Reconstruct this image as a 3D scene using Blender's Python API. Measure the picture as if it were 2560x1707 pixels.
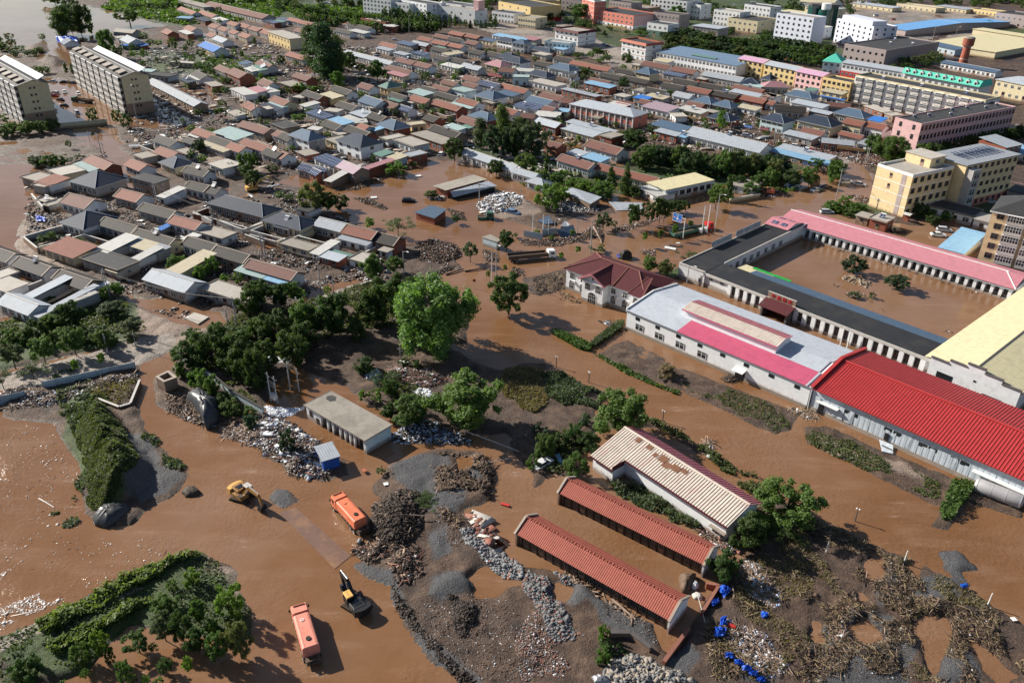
import bpy,math,random
import numpy as np
from mathutils import Matrix,Vector

# ---------------------------------------------------------------- camera, light, exposure
HC = 88.0
FPX = 2009.1
PITCH = math.radians(29.188)
ROLL = math.radians(1.0439)
SUN_AZ = 152.0      # direction the sun stands in, degrees from +x, counterclockwise
SUN_EL = 31.0
sc = bpy.context.scene
for o in list(bpy.data.objects):
    bpy.data.objects.remove(o)
C = bpy.data.collections.new('scene')
sc.collection.children.link(C)
cp,sp,cr,sr = math.cos(PITCH),math.sin(PITCH),math.cos(ROLL),math.sin(ROLL)
RIGHT = np.array([cr,sr * sp,sr * cp])
UP = np.array([-sr,cr * sp,cr * cp])
FWD = np.array([0,cp,-sp])
cd = bpy.data.cameras.new('camera')
cam = bpy.data.objects.new('camera',cd)
C.objects.link(cam)
cd.sensor_width = 36
cd.lens = 36 * FPX / 2560
cd.clip_start = 1
cd.clip_end = 20000
M = Matrix(((RIGHT[0],UP[0],-FWD[0],0),(RIGHT[1],UP[1],-FWD[1],0),(RIGHT[2],UP[2],-FWD[2],HC),(0,0,0,1)))
cam.matrix_world = M
sc.camera = cam
W = bpy.data.worlds.new('World')
sc.world = W
W.use_nodes = True
nt = W.node_tree
bg = nt.nodes['Background']
sky = nt.nodes.new('ShaderNodeTexSky')
sky.sky_type = 'NISHITA'
sky.sun_disc = False
sky.sun_elevation = math.radians(SUN_EL)
sky.sun_rotation = math.radians(90 - SUN_AZ)
sky.altitude = 100
nt.links.new(sky.outputs[0],bg.inputs[0])
bg.inputs[1].default_value = 0.058
sl = bpy.data.lights.new('sun','SUN')
sl.energy = 5.0
sl.angle = math.radians(0.6)
sl.color = (1.0,0.93,0.82)
so = bpy.data.objects.new('sun',sl)
C.objects.link(so)
sa,se = math.radians(SUN_AZ),math.radians(SUN_EL)
sv = Vector((math.cos(sa) * math.cos(se),math.sin(sa) * math.cos(se),math.sin(se)))
so.rotation_euler = sv.to_track_quat('Z','Y').to_euler()
so.location = (-300,100,300)
sc.view_settings.view_transform = 'Standard'
sc.view_settings.look = 'None'
sc.view_settings.exposure = 0.66
sc.view_settings.gamma = 1
sc.cycles.max_bounces = 5
sc.cycles.diffuse_bounces = 2
sc.cycles.glossy_bounces = 2
sc.cycles.transparent_max_bounces = 4

rng = random.Random(7)
nrs = np.random.RandomState(11)

# ---------------------------------------------------------------- survey: photo point -> place on a level plane
ORG = {'a': 0,'b': 640,'c': 1280,'d': 1900}
ROW = {'0': 0,'1': 420,'2': 840,'3': 1267}
KT = 660 / 2352.0
def tp(t,x,y):
    """tile coordinates -> full survey coordinates (t = 'v' is the overview)"""
    if t == 'v':
        return x * 2560 / 2352,y * 2560 / 2352
    if t == 'n':
        return x,y
    if t == 'w':
        return 1380 + x / 6.5333,600 + y / 6.5333
    if t == 'e':
        return 2150 + x / 5.7366,370 + y / 5.7366
    if t == 'f':
        return x / 5.6,100 + y / 5.6
    return ORG[t[0]] + x * KT,ROW[t[1]] + y * KT
def at(px,py,z=0.0):
    d = RIGHT * (px - 1280) + UP * (853.5 - py) + FWD * FPX
    k = (z - HC) / d[2]
    return Vector((d[0] * k,d[1] * k,z))
def A(t,x,y,z=0.0):
    return at(*tp(t,x,y),z)
def proj(x,y,z):
    v = np.array([x,y,z - HC])
    c = v @ FWD
    return 1280 + FPX * (v @ RIGHT) / c,853.5 - FPX * (v @ UP) / c

# ---------------------------------------------------------------- mesh builder
class MB:
    def __init__(s):
        s.v = []; s.f = []; s.m = []; s.mats = []
    def mi(s,m):
        if m not in s.mats: s.mats.append(m)
        return s.mats.index(m)
    def add(s,vs,fs,m):
        b = len(s.v); s.v += [tuple(v) for v in vs]; i = s.mi(m)
        for f in fs: s.f.append([b + k for k in f]); s.m.append(i)
        return s
    def hexa(s,p,m):
        """8 points: bottom ring 0-3 (ccw from above), top ring 4-7"""
        return s.add(p,[(3,2,1,0),(4,5,6,7),(0,1,5,4),(1,2,6,5),(2,3,7,6),(3,0,4,7)],m)
    def box(s,x0,y0,z0,x1,y1,z1,m):
        return s.hexa([(x0,y0,z0),(x1,y0,z0),(x1,y1,z0),(x0,y1,z0),(x0,y0,z1),(x1,y0,z1),(x1,y1,z1),(x0,y1,z1)],m)
    def rbox(s,x0,y0,z0,x1,y1,z1,b,m):
        """box with bevelled top and vertical edges"""
        def ring(e,z): return [(x0 + e + b,y0 + e,z),(x1 - e - b,y0 + e,z),(x1 - e,y0 + e + b,z),(x1 - e,y1 - e - b,z),(x1 - e - b,y1 - e,z),(x0 + e + b,y1 - e,z),(x0 + e,y1 - e - b,z),(x0 + e,y0 + e + b,z)]
        r = [ring(0,z0),ring(0,z1 - b),ring(b * .35,z1 - b * .35),ring(b,z1)]
        return s.loft(r,m)
    def loft(s,rings,m,cap=True,closed=True):
        n = len(rings[0]); vs = [p for r in rings for p in r]; fs = []
        for i in range(len(rings) - 1):
            for j in range(n if closed else n - 1):
                k = (j + 1) % n
                fs.append((i * n + j,i * n + k,(i + 1) * n + k,(i + 1) * n + j))
        if cap and closed:
            fs.append(tuple(range(n - 1,-1,-1))); fs.append(tuple((len(rings) - 1) * n + j for j in range(n)))
        return s.add(vs,fs,m)
    def cyl(s,p0,p1,r0,r1,m,n=8,cap=True):
        p0 = Vector(p0); p1 = Vector(p1); d = (p1 - p0)
        if d.length < 1e-6: return s
        d.normalize()
        u = d.orthogonal().normalized(); w = d.cross(u)
        ring = lambda p,r: [tuple(p + (u * math.cos(2 * math.pi * k / n) + w * math.sin(2 * math.pi * k / n)) * r) for k in range(n)]
        return s.loft([ring(p0,r0),ring(p1,r1)],m,cap)
    def tube(s,pts,rs,m,n=6):
        for i in range(len(pts) - 1): s.cyl(pts[i],pts[i + 1],rs[i],rs[i + 1],m,n)
        return s
    def prism_x(s,poly,x0,x1,m):
        """poly in (y,z), extruded along x"""
        return s.loft([[(x0,y,z) for y,z in poly],[(x1,y,z) for y,z in poly]],m)
    def prism_y(s,poly,y0,y1,m):
        return s.loft([[(x,y0,z) for x,z in poly],[(x,y1,z) for x,z in poly]],m)
    def prism_z(s,poly,z0,z1,m):
        return s.loft([[(x,y,z0) for x,y in poly],[(x,y,z1) for x,y in poly]],m)
    def slope(s,x0,x1,ya,za,yb,zb,th,m,ribs=0,rh=.05):
        """roof slab between line y=ya,z=za and y=yb,z=zb; optional raised ribs running up the slope"""
        n = Vector((0,-(zb - za),(yb - ya))).normalized()
        if n.z < 0: n = -n
        o = n * th
        lo = [(x0,ya,za),(x1,ya,za),(x1,yb,zb),(x0,yb,zb)]
        s.hexa(lo + [(p[0],p[1] + o.y,p[2] + o.z) for p in lo],m)
        if ribs:
            k = int((x1 - x0) / ribs); o2 = n * (th + rh); w = ribs * .2
            for i in range(k):
                x = x0 + (i + .5) * ribs
                a = [(x - w,ya,za),(x + w,ya,za),(x + w,yb,zb),(x - w,yb,zb)]
                b = [(x - w * .4,ya,za),(x + w * .4,ya,za),(x + w * .4,yb,zb),(x - w * .4,yb,zb)]
                s.add([(p[0],p[1] + o.y * .96,p[2] + o.z * .96) for p in a] + [(p[0],p[1] + o2.y,p[2] + o2.z) for p in b],
                      [(4,5,6,7),(0,1,5,4),(1,2,6,5),(2,3,7,6),(3,0,4,7)],m)
        return s
    def xf(s,M):
        s.v = [tuple(M @ Vector(v)) for v in s.v]; return s
    def mesh(s,name,smooth=False):
        me = bpy.data.meshes.new(name)
        me.from_pydata(s.v,[],s.f)
        for m in s.mats: me.materials.append(mat(m))
        me.polygons.foreach_set('material_index',s.m)
        if smooth: me.polygons.foreach_set('use_smooth',[True] * len(s.f))
        me.update()
        return me
    def build(s,name,parent=None,smooth=False,loc=None):
        o = bpy.data.objects.new(name,s.mesh(name,smooth))
        C.objects.link(o)
        if parent is not None: o.parent = parent
        if loc is not None: o.location = loc
        return o

def inst(me,name,parent=None,loc=(0,0,0),rz=0,sca=(1,1,1),rot=None):
    o = bpy.data.objects.new(name,me)
    C.objects.link(o); o.parent = parent; o.location = loc
    o.rotation_euler = rot if rot else (0,0,rz); o.scale = sca
    return o
AUTO = []      # (object, description, category, survey x, survey y, group)
LAND = []      # (phrase, survey x, survey y)
def thing(name,loc,rz=0,label=None,cat=None,group=None,auto=None,rot=None):
    o = bpy.data.objects.new(name,None); C.objects.link(o)
    o.location = loc; o.rotation_euler = rot if rot else (0,0,rz); o.empty_display_size = 1
    meta(o,label,cat,group,auto)
    return o
def meta(o,label=None,cat=None,group=None,auto=None,kind=None,at_=None):
    if label: o['label'] = label
    if cat: o['category'] = cat
    if group: o['group'] = group
    if kind: o['kind'] = kind
    if auto:
        l = at_ if at_ is not None else o.location
        x,y = proj(*l); AUTO.append((o,auto,cat,x,y,group))
    return o
def landmark(phrase,p):
    x,y = proj(*p); LAND.append((phrase,x,y))

# ---------------------------------------------------------------- materials
_M = {}
DEF = {}
def nodes(name):
    m = bpy.data.materials.new(name); m.use_nodes = True
    t = m.node_tree; b = t.nodes['Principled BSDF']
    return m,t,b
def N(t,kind,**kw):
    n = t.nodes.new('ShaderNode' + kind)
    for k,v in kw.items():
        if k.startswith('i_'):
            n.inputs[int(k[2:]) if k[2:].isdigit() else k[2:].replace('_',' ')].default_value = v
        else: setattr(n,k,v)
    return n
def ramp(t,fac,stops):
    r = t.nodes.new('ShaderNodeValToRGB'); el = r.color_ramp.elements
    while len(el) < len(stops): el.new(0.5)
    for e,(p,c) in zip(el,stops):
        e.position = p; e.color = (*c,1) if len(c) == 3 else c
    t.links.new(fac,r.inputs[0]); return r.outputs[0]
def mixc(t,fac,a,b,mode='MIX'):
    n = t.nodes.new('ShaderNodeMix'); n.data_type = 'RGBA'; n.blend_type = mode
    for s,v in ((n.inputs[0],fac),(n.inputs[6],a),(n.inputs[7],b)):
        if hasattr(v,'default_value'): t.links.new(v,s)
        else: s.default_value = v if not isinstance(v,tuple) else ((*v,1) if len(v) == 3 else v)
    return n.outputs[2]
def mth(t,op,a,b=0.0,c=0.0,clamp=False):
    n = t.nodes.new('ShaderNodeMath'); n.operation = op; n.use_clamp = clamp
    for s,v in zip(n.inputs,(a,b,c)):
        if hasattr(v,'default_value'): t.links.new(v,s)
        else: s.default_value = v
    return n.outputs[0]
def noise(t,vec,scale,detail=4,rough=.6,out=0):
    n = t.nodes.new('ShaderNodeTexNoise'); n.inputs['Scale'].default_value = scale
    n.inputs['Detail'].default_value = detail; n.inputs['Roughness'].default_value = rough
    if vec is not None: t.links.new(vec,n.inputs['Vector'])
    return n.outputs[out]
def bump(t,h,b,strength=.4,dist=.1):
    n = t.nodes.new('ShaderNodeBump'); n.inputs['Strength'].default_value = strength; n.inputs['Distance'].default_value = dist
    t.links.new(h,n.inputs['Height']); t.links.new(n.outputs[0],b.inputs['Normal'])
def mat(name):
    if name in _M: return _M[name]
    kind,col,*p = DEF[name]
    m,t,b = nodes(name)
    co = N(t,'TexCoord').outputs['Object']
    oi = N(t,'ObjectInfo')
    col = tuple(col)
    dark = tuple(c * .55 for c in col)
    lite = tuple(min(1,c * 1.3) for c in col)
    mud = (.20,.12,.075)
    P = p[0] if p else {}
    b.inputs['Roughness'].default_value = P.get('r',.7)
    b.inputs['Metallic'].default_value = P.get('m',0)
    b.inputs['Specular IOR Level'].default_value = P.get('s',.35)
    nz = noise(t,co,P.get('ns',.8),5,.65)
    base = ramp(t,nz,[(.25,tuple(c * P.get('lo',.78) for c in col)),(.5,col),(.8,tuple(min(1,c * P.get('hi',1.12)) for c in col))])
    rv = mth(t,'MULTIPLY_ADD',oi.outputs['Random'],P.get('rv',.25),1 - P.get('rv',.25) / 2)
    if kind == 'wall':           # rendered wall: flood line of mud at the foot, streaks
        sep = N(t,'SeparateXYZ'); t.links.new(co,sep.inputs[0])
        g = N(t,'NewGeometry'); s2 = N(t,'SeparateXYZ'); t.links.new(g.outputs['Position'],s2.inputs[0])
        sm = noise(t,co,1.7,5,.7)
        lvl = mth(t,'ADD',s2.outputs[2],mth(t,'MULTIPLY',sm,-1.6))
        f = mth(t,'MULTIPLY',mth(t,'SUBTRACT',P.get('fl',.35),lvl,clamp=True),1.6,clamp=True)
        base = mixc(t,mth(t,'MULTIPLY',f,.75),base,mud)
        mp = N(t,'Mapping'); t.links.new(co,mp.inputs[0]); mp.inputs['Scale'].default_value = (3,3,.25)
        st = noise(t,mp.outputs[0],1.2,4,.7)
        base = mixc(t,mth(t,'MULTIPLY',mth(t,'SUBTRACT',st,.56,clamp=True),1.3,clamp=True),base,dark)
        bump(t,noise(t,co,6,3),b,.15,.03)
    elif kind == 'brick':
        bt = N(t,'TexBrick'); bt.inputs['Scale'].default_value = 2.6
        mp = N(t,'Mapping'); t.links.new(co,mp.inputs[0]); mp.inputs['Rotation'].default_value = (math.pi / 2,0,0)
        t.links.new(mp.outputs[0],bt.inputs[0])
        bt.inputs['Color1'].default_value = (*col,1); bt.inputs['Color2'].default_value = (*dark,1); bt.inputs['Mortar'].default_value = (*lite,1)
        base = mixc(t,.6,base,bt.outputs[0])
    elif kind == 'tile':         # clay or cement tiles: courses down the slope, rolls across
        sep = N(t,'SeparateXYZ'); t.links.new(co,sep.inputs[0])
        px,py = P.get('px',.30),P.get('py',.42)
        fx = mth(t,'FRACT',mth(t,'DIVIDE',sep.outputs[0],px))
        fy = mth(t,'FRACT',mth(t,'DIVIDE',mth(t,'ADD',sep.outputs[1],sep.outputs[2]),py))
        ex = mth(t,'SUBTRACT',1,mth(t,'MULTIPLY',mth(t,'ABSOLUTE',mth(t,'SUBTRACT',fx,.5)),2))
        hgt = mth(t,'ADD',mth(t,'POWER',ex,.6),mth(t,'MULTIPLY',fy,-.7))
        gap = mth(t,'MAXIMUM',mth(t,'GREATER_THAN',fy,.86),mth(t,'LESS_THAN',ex,.2))
        vor = N(t,'TexWhiteNoise'); vor.noise_dimensions = '2D'
        cb = N(t,'CombineXYZ')
        t.links.new(mth(t,'FLOOR',mth(t,'DIVIDE',sep.outputs[0],px)),cb.inputs[0])
        t.links.new(mth(t,'FLOOR',mth(t,'DIVIDE',mth(t,'ADD',sep.outputs[1],sep.outputs[2]),py)),cb.inputs[1])
        t.links.new(cb.outputs[0],vor.inputs['Vector'])
        base = mixc(t,mth(t,'MULTIPLY',vor.outputs[0],.45),base,lite)
        base = mixc(t,mth(t,'MULTIPLY',gap,P.get('gap',.55)),base,dark)
        st = noise(t,co,.35,5,.7)
        base = mixc(t,mth(t,'MULTIPLY',mth(t,'SUBTRACT',st,.5,clamp=True),P.get('moss',1.6),clamp=True),base,P.get('stain',tuple(c * .45 for c in col)))
        bump(t,hgt,b,.6,P.get('bd',.06))
    elif kind == 'sheet':        # profiled metal sheet, ribs run up the slope (local y)
        sep = N(t,'SeparateXYZ'); t.links.new(co,sep.inputs[0])
        px = P.get('px',.45)
        fx = mth(t,'FRACT',mth(t,'DIVIDE',sep.outputs[1 if P.get('axis') == 'y' else 0],px))
        ex = mth(t,'SUBTRACT',1,mth(t,'MULTIPLY',mth(t,'ABSOLUTE',mth(t,'SUBTRACT',fx,.5)),4),clamp=True)
        fw = mth(t,'FRACT',mth(t,'DIVIDE',sep.outputs[0],1.1))
        lap = mth(t,'LESS_THAN',fw,.05)
        base = mixc(t,mth(t,'MULTIPLY',ex,.22),base,lite)
        base = mixc(t,mth(t,'MULTIPLY',lap,.3),base,dark)
        mp = N(t,'Mapping'); t.links.new(co,mp.inputs[0]); mp.inputs['Scale'].default_value = (1.3,.3,.3)
        st = noise(t,mp.outputs[0],1.1,5,.75)
        base = mixc(t,mth(t,'MULTIPLY',mth(t,'SUBTRACT',st,.52,clamp=True),P.get('dirt',2.0),clamp=True),base,P.get('stain',(.25,.2,.16)))
        if P.get('bd',.05) > 0: bump(t,ex,b,.5,P.get('bd',.05))
    elif kind == 'solar':
        sep = N(t,'SeparateXYZ'); t.links.new(co,sep.inputs[0])
        gx = mth(t,'LESS_THAN',mth(t,'FRACT',mth(t,'DIVIDE',sep.outputs[0],1.1)),.10)
        gy = mth(t,'LESS_THAN',mth(t,'FRACT',mth(t,'DIVIDE',mth(t,'ADD',sep.outputs[1],sep.outputs[2]),1.9)),.07)
        base = mixc(t,mth(t,'MAXIMUM',gx,gy),base,(.4,.42,.47))
        b.inputs['Roughness'].default_value = .25
    elif kind == 'flatroof':     # bitumen or concrete with stains, seams and puddle marks
        s1 = noise(t,co,.22,6,.7); s2_ = noise(t,co,1.6,6,.7)
        base = mixc(t,mth(t,'MULTIPLY',mth(t,'SUBTRACT',s1,.48,clamp=True),3.5,clamp=True),base,P.get('stain',dark))
        base = mixc(t,mth(t,'MULTIPLY',mth(t,'SUBTRACT',s2_,.6,clamp=True),4,clamp=True),base,lite)
        sep = N(t,'SeparateXYZ'); t.links.new(co,sep.inputs[0])
        seam = mth(t,'LESS_THAN',mth(t,'FRACT',mth(t,'DIVIDE',sep.outputs[0],1.0)),.06)
        base = mixc(t,mth(t,'MULTIPLY',seam,P.get('seam',.25)),base,dark)
        bump(t,s2_,b,.3,.05)
    elif kind == 'plain':
        if P.get('bump'): bump(t,noise(t,co,P.get('bs',8),4),b,P['bump'],.05)
    elif kind == 'bark':
        bump(t,noise(t,co,12,4),b,.6,.05)
    elif kind == 'leaf':
        cmix = mixc(t,1.0,base,oi.outputs['Color'],'MULTIPLY')
        base = cmix
        b.inputs['Roughness'].default_value = .6
        out = t.nodes['Material Output']
        tr = N(t,'BsdfTranslucent'); ms = N(t,'MixShader'); ms.inputs[0].default_value = .4
        t.links.new(mixc(t,1.0,base,(1.5,1.6,.6),'MULTIPLY'),tr.inputs[0])
        t.links.new(b.outputs[0],ms.inputs[1]); t.links.new(tr.outputs[0],ms.inputs[2]); t.links.new(ms.outputs[0],out.inputs[0])
    elif kind == 'glass':
        b.inputs['Roughness'].default_value = .12; b.inputs['Specular IOR Level'].default_value = .6
    if kind != 'leaf' and P.get('rv',.25) > 0:
        hs = N(t,'HueSaturation'); t.links.new(rv,hs.inputs['Value']); t.links.new(base,hs.inputs['Color']); base = hs.outputs[0]
    t.links.new(base,b.inputs['Base Color'])
    _M[name] = m
    return m
DEF.update({
 'white': ('wall',(.72,.735,.75),dict(fl=.6)),'whiteclean': ('wall',(.80,.82,.84),dict(fl=.3,rv=.03,lo=.92)),
 'grey': ('wall',(.36,.35,.34)),'cream': ('wall',(.62,.54,.36)),'yellow': ('wall',(.66,.50,.24)),'pinkwall': ('wall',(.66,.42,.42)),
 'rosewall': ('wall',(.60,.20,.15)),'beige': ('wall',(.74,.58,.34),dict(rv=.05,fl=.1)),'brownwall': ('wall',(.30,.20,.15)),'taupe': ('wall',(.36,.30,.29)),
 'bluegrey': ('wall',(.42,.50,.56)),'paleblue': ('wall',(.55,.68,.72)),'purplewhite': ('wall',(.62,.65,.75),dict(rv=.04)),
 'brick': ('brick',(.28,.09,.055)),'mudwall': ('wall',(.27,.20,.155),dict(fl=.8)),'darkwood': ('plain',(.045,.035,.03)),
 'tile_red': ('tile',(.155,.07,.056),dict(moss=1.8,stain=(.13,.07,.06))),'tile_orange': ('tile',(.225,.088,.062),dict(moss=1.2,stain=(.2,.09,.06))),
 'tile_shed': ('tile',(.33,.088,.060),dict(px=.33,py=.46,moss=.9,rv=.04,gap=.75,bd=.09)),'tile_grey': ('tile',(.030,.027,.025),dict(moss=1.4,stain=(.055,.047,.037))),
 'tile_maroon': ('tile',(.085,.016,.020),dict(px=.36,py=.4,moss=.3,rv=0,gap=.35)),
 'sheet_navy': ('sheet',(.020,.034,.064),dict(dirt=.5)),'sheet_grey': ('sheet',(.30,.33,.37),dict(dirt=1.2)),'sheet_light': ('sheet',(.36,.40,.45),dict(dirt=1.2)),
 'sheet_white': ('sheet',(.48,.48,.46),dict(dirt=1.5)),'sheet_blue': ('sheet',(.13,.32,.58),dict(dirt=.7)),'sheet_sky': ('sheet',(.20,.36,.52),dict(dirt=.6)),'sheet_bright': ('sheet',(.03,.16,.50),dict(dirt=.4)),
 'sheet_pink': ('sheet',(.50,.20,.24),dict(dirt=.6,rv=.05)),'sheet_lilac': ('sheet',(.50,.30,.42),dict(dirt=.5)),'sheet_teal': ('sheet',(.11,.21,.18),dict(dirt=.7)),
 'sheet_mint': ('sheet',(.08,.48,.36),dict(dirt=.2)),'sheet_yellow': ('sheet',(.60,.54,.34),dict(dirt=.5,rv=.05)),'sheet_cyan': ('sheet',(.30,.40,.40),dict(dirt=.8)),
 'sheet_red': ('sheet',(.40,.040,.040),dict(dirt=1.0,bd=0,rv=0,stain=(.3,.02,.02),r=.5)),'sheet_magenta': ('sheet',(.48,.085,.16),dict(dirt=.5,rv=0)),'sheet_silver': ('sheet',(.42,.46,.52),dict(dirt=.9,rv=0,stain=(.42,.25,.25))),
 'sheet_bone': ('sheet',(.58,.51,.44),dict(dirt=2.6,bd=0,rv=0,stain=(.47,.17,.16))),'sheet_faded': ('sheet',(.46,.17,.19),dict(dirt=.9,bd=0,rv=0,stain=(.5,.42,.36))),
 'panel': ('sheet',(.50,.56,.62),dict(dirt=.8,px=1.0,bd=.03,rv=0)),'concrete': ('flatroof',(.33,.30,.26),dict(stain=(.2,.17,.14))),'concrete_light': ('flatroof',(.42,.39,.35),dict(stain=(.33,.29,.24))),
 'concrete_slab': ('plain',(.30,.26,.22),dict(bump=.3)),'bitumen': ('flatroof',(.045,.045,.048),dict(stain=(.075,.073,.07))),'bitumen_black': ('flatroof',(.025,.026,.030),dict(stain=(.05,.048,.045),rv=0)),
 'solar': ('solar',(.03,.045,.10)),'trim': ('plain',(.55,.53,.50)),'trimwhite': ('plain',(.75,.75,.74),dict(rv=.05)),'mortar': ('plain',(.36,.30,.25)),
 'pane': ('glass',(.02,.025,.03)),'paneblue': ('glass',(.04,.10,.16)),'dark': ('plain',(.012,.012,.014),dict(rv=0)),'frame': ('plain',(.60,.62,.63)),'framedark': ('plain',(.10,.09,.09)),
 'greenglass': ('glass',(.01,.07,.06)),'redpaint': ('plain',(.50,.03,.03)),'redsign': ('plain',(.45,.02,.03)),'bluesign': ('plain',(.01,.13,.50)),'bluepaint': ('plain',(.02,.10,.42)),'whitepaint': ('plain',(.75,.76,.77),dict(r=.35)),
 'truckorange': ('plain',(.72,.20,.10),dict(r=.45,rv=.04,lo=.62,hi=1.05,ns=.9)),'truckpink': ('plain',(.72,.27,.20),dict(r=.5,rv=0,lo=.68,hi=1.05,ns=.9)),'diggeryellow': ('plain',(.72,.42,.12),dict(r=.5)),'blacksteel': ('plain',(.015,.016,.02),dict(r=.5)),
 'rubber': ('plain',(.02,.019,.018)),'muddysteel': ('plain',(.10,.07,.05)),'rust': ('plain',(.20,.09,.05)),'steel': ('plain',(.32,.33,.35),dict(r=.45,m=.5)),'polesteel': ('plain',(.42,.42,.42)),'woodpole': ('plain',(.14,.12,.10)),
 'bark': ('bark',(.07,.05,.038)),'leaf': ('leaf',(1,1,1),dict(lo=.75,hi=1.2,ns=1.5)),'blacksheet': ('plain',(.05,.053,.06),dict(r=.38,bump=.5,bs=1.5)),
 'tarp': ('plain',(.015,.09,.50),dict(r=.45)),'plastic': ('plain',(.62,.64,.68)),'rubble': ('plain',(.23,.22,.21)),'rubblered': ('plain',(.26,.11,.08)),'timber': ('plain',(.30,.21,.15)),'straw': ('plain',(.28,.21,.12)),'drift': ('plain',(.09,.06,.045)),
 'foam': ('plain',(.62,.56,.52)),'carsilver': ('plain',(.5,.52,.55),dict(r=.3)),'carblack': ('plain',(.02,.02,.025),dict(r=.3)),'carred': ('plain',(.35,.03,.03),dict(r=.3)),'carblue': ('plain',(.15,.22,.35),dict(r=.3)),
 'green': ('plain',(.02,.30,.05)),'greentruck': ('plain',(.05,.14,.10)),'yellowsign': ('plain',(.65,.40,.03)),'rock': ('plain',(.28,.22,.16),dict(bump=.6)),'ashrock': ('plain',(.17,.17,.175),dict(bump=.5)),'ceramic': ('plain',(.34,.10,.06),dict(bump=.2)),
 'silver': ('plain',(.50,.49,.50),dict(r=.5,m=.2,lo=.85)),'fencegrey': ('sheet',(.36,.45,.52),dict(dirt=1.0,px=.8)),'lampwhite': ('plain',(.75,.75,.72)),
})
# ---------------------------------------------------------------- terrain and flood water
def WP(pts,t='v'):
    return np.array([A(t,x,y)[:2] for x,y in pts])
def hashn(ix,iy,seed):
    h = (ix.astype(np.int64) * 374761393 + iy.astype(np.int64) * 668265263 + seed * 974634541) & 0x7fffffff
    h = ((h ^ (h >> 13)) * 1274126177) & 0x7fffffff
    return ((h ^ (h >> 16)) & 0xffff) / 65535.0
def vnoise(x,y,s,seed=1):
    x = x / s; y = y / s
    ix = np.floor(x); iy = np.floor(y); fx = x - ix; fy = y - iy
    fx = fx * fx * (3 - 2 * fx); fy = fy * fy * (3 - 2 * fy)
    a = hashn(ix,iy,seed); b = hashn(ix + 1,iy,seed); c = hashn(ix,iy + 1,seed); d = hashn(ix + 1,iy + 1,seed)
    return (a * (1 - fx) + b * fx) * (1 - fy) + (c * (1 - fx) + d * fx) * fy
def fbm(x,y,s,o=4,seed=1):
    r = 0; a = .5
    for k in range(o):
        r = r + a * (vnoise(x,y,s,seed + k * 7) - .5) * 2; s /= 2.1; a *= .5
    return r
def sdist(P,X,Y):
    """signed distance, positive inside polygon P (n,2)"""
    d2 = np.full(X.shape,1e18); ins = np.zeros(X.shape,bool); n = len(P)
    for i in range(n):
        ax,ay = P[i]; bx,by = P[(i + 1) % n]
        ex,ey = bx - ax,by - ay; wx,wy = X - ax,Y - ay
        t = np.clip((wx * ex + wy * ey) / (ex * ex + ey * ey + 1e-12),0,1)
        d2 = np.minimum(d2,(wx - ex * t) ** 2 + (wy - ey * t) ** 2)
        c = ((ay > Y) != (by > Y)) & (X < (bx - ax) * (Y - ay) / (by - ay + 1e-12) + ax)
        ins ^= c
    return np.where(ins,1,-1) * np.sqrt(d2)
def ss(a,b,x):
    t = np.clip((x - a) / (b - a),0,1); return t * t * (3 - 2 * t)
def region(P,X,Y,w,jag=1.5,js=6,seed=3):
    """soft mask of a polygon with a ragged edge"""
    out = np.zeros(X.shape); m = w + jag * 2
    k = (X > P[:,0].min() - m) & (X < P[:,0].max() + m) & (Y > P[:,1].min() - m) & (Y < P[:,1].max() + m)
    if k.any():
        x,y = X[k],Y[k]
        d = sdist(P,x,y) + jag * fbm(x,y,js,4,seed) + jag * .7 * fbm(x,y,js * 3.1,3,seed + 50)
        out[k] = ss(-w / 2,w / 2,d)
    return out
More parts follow.
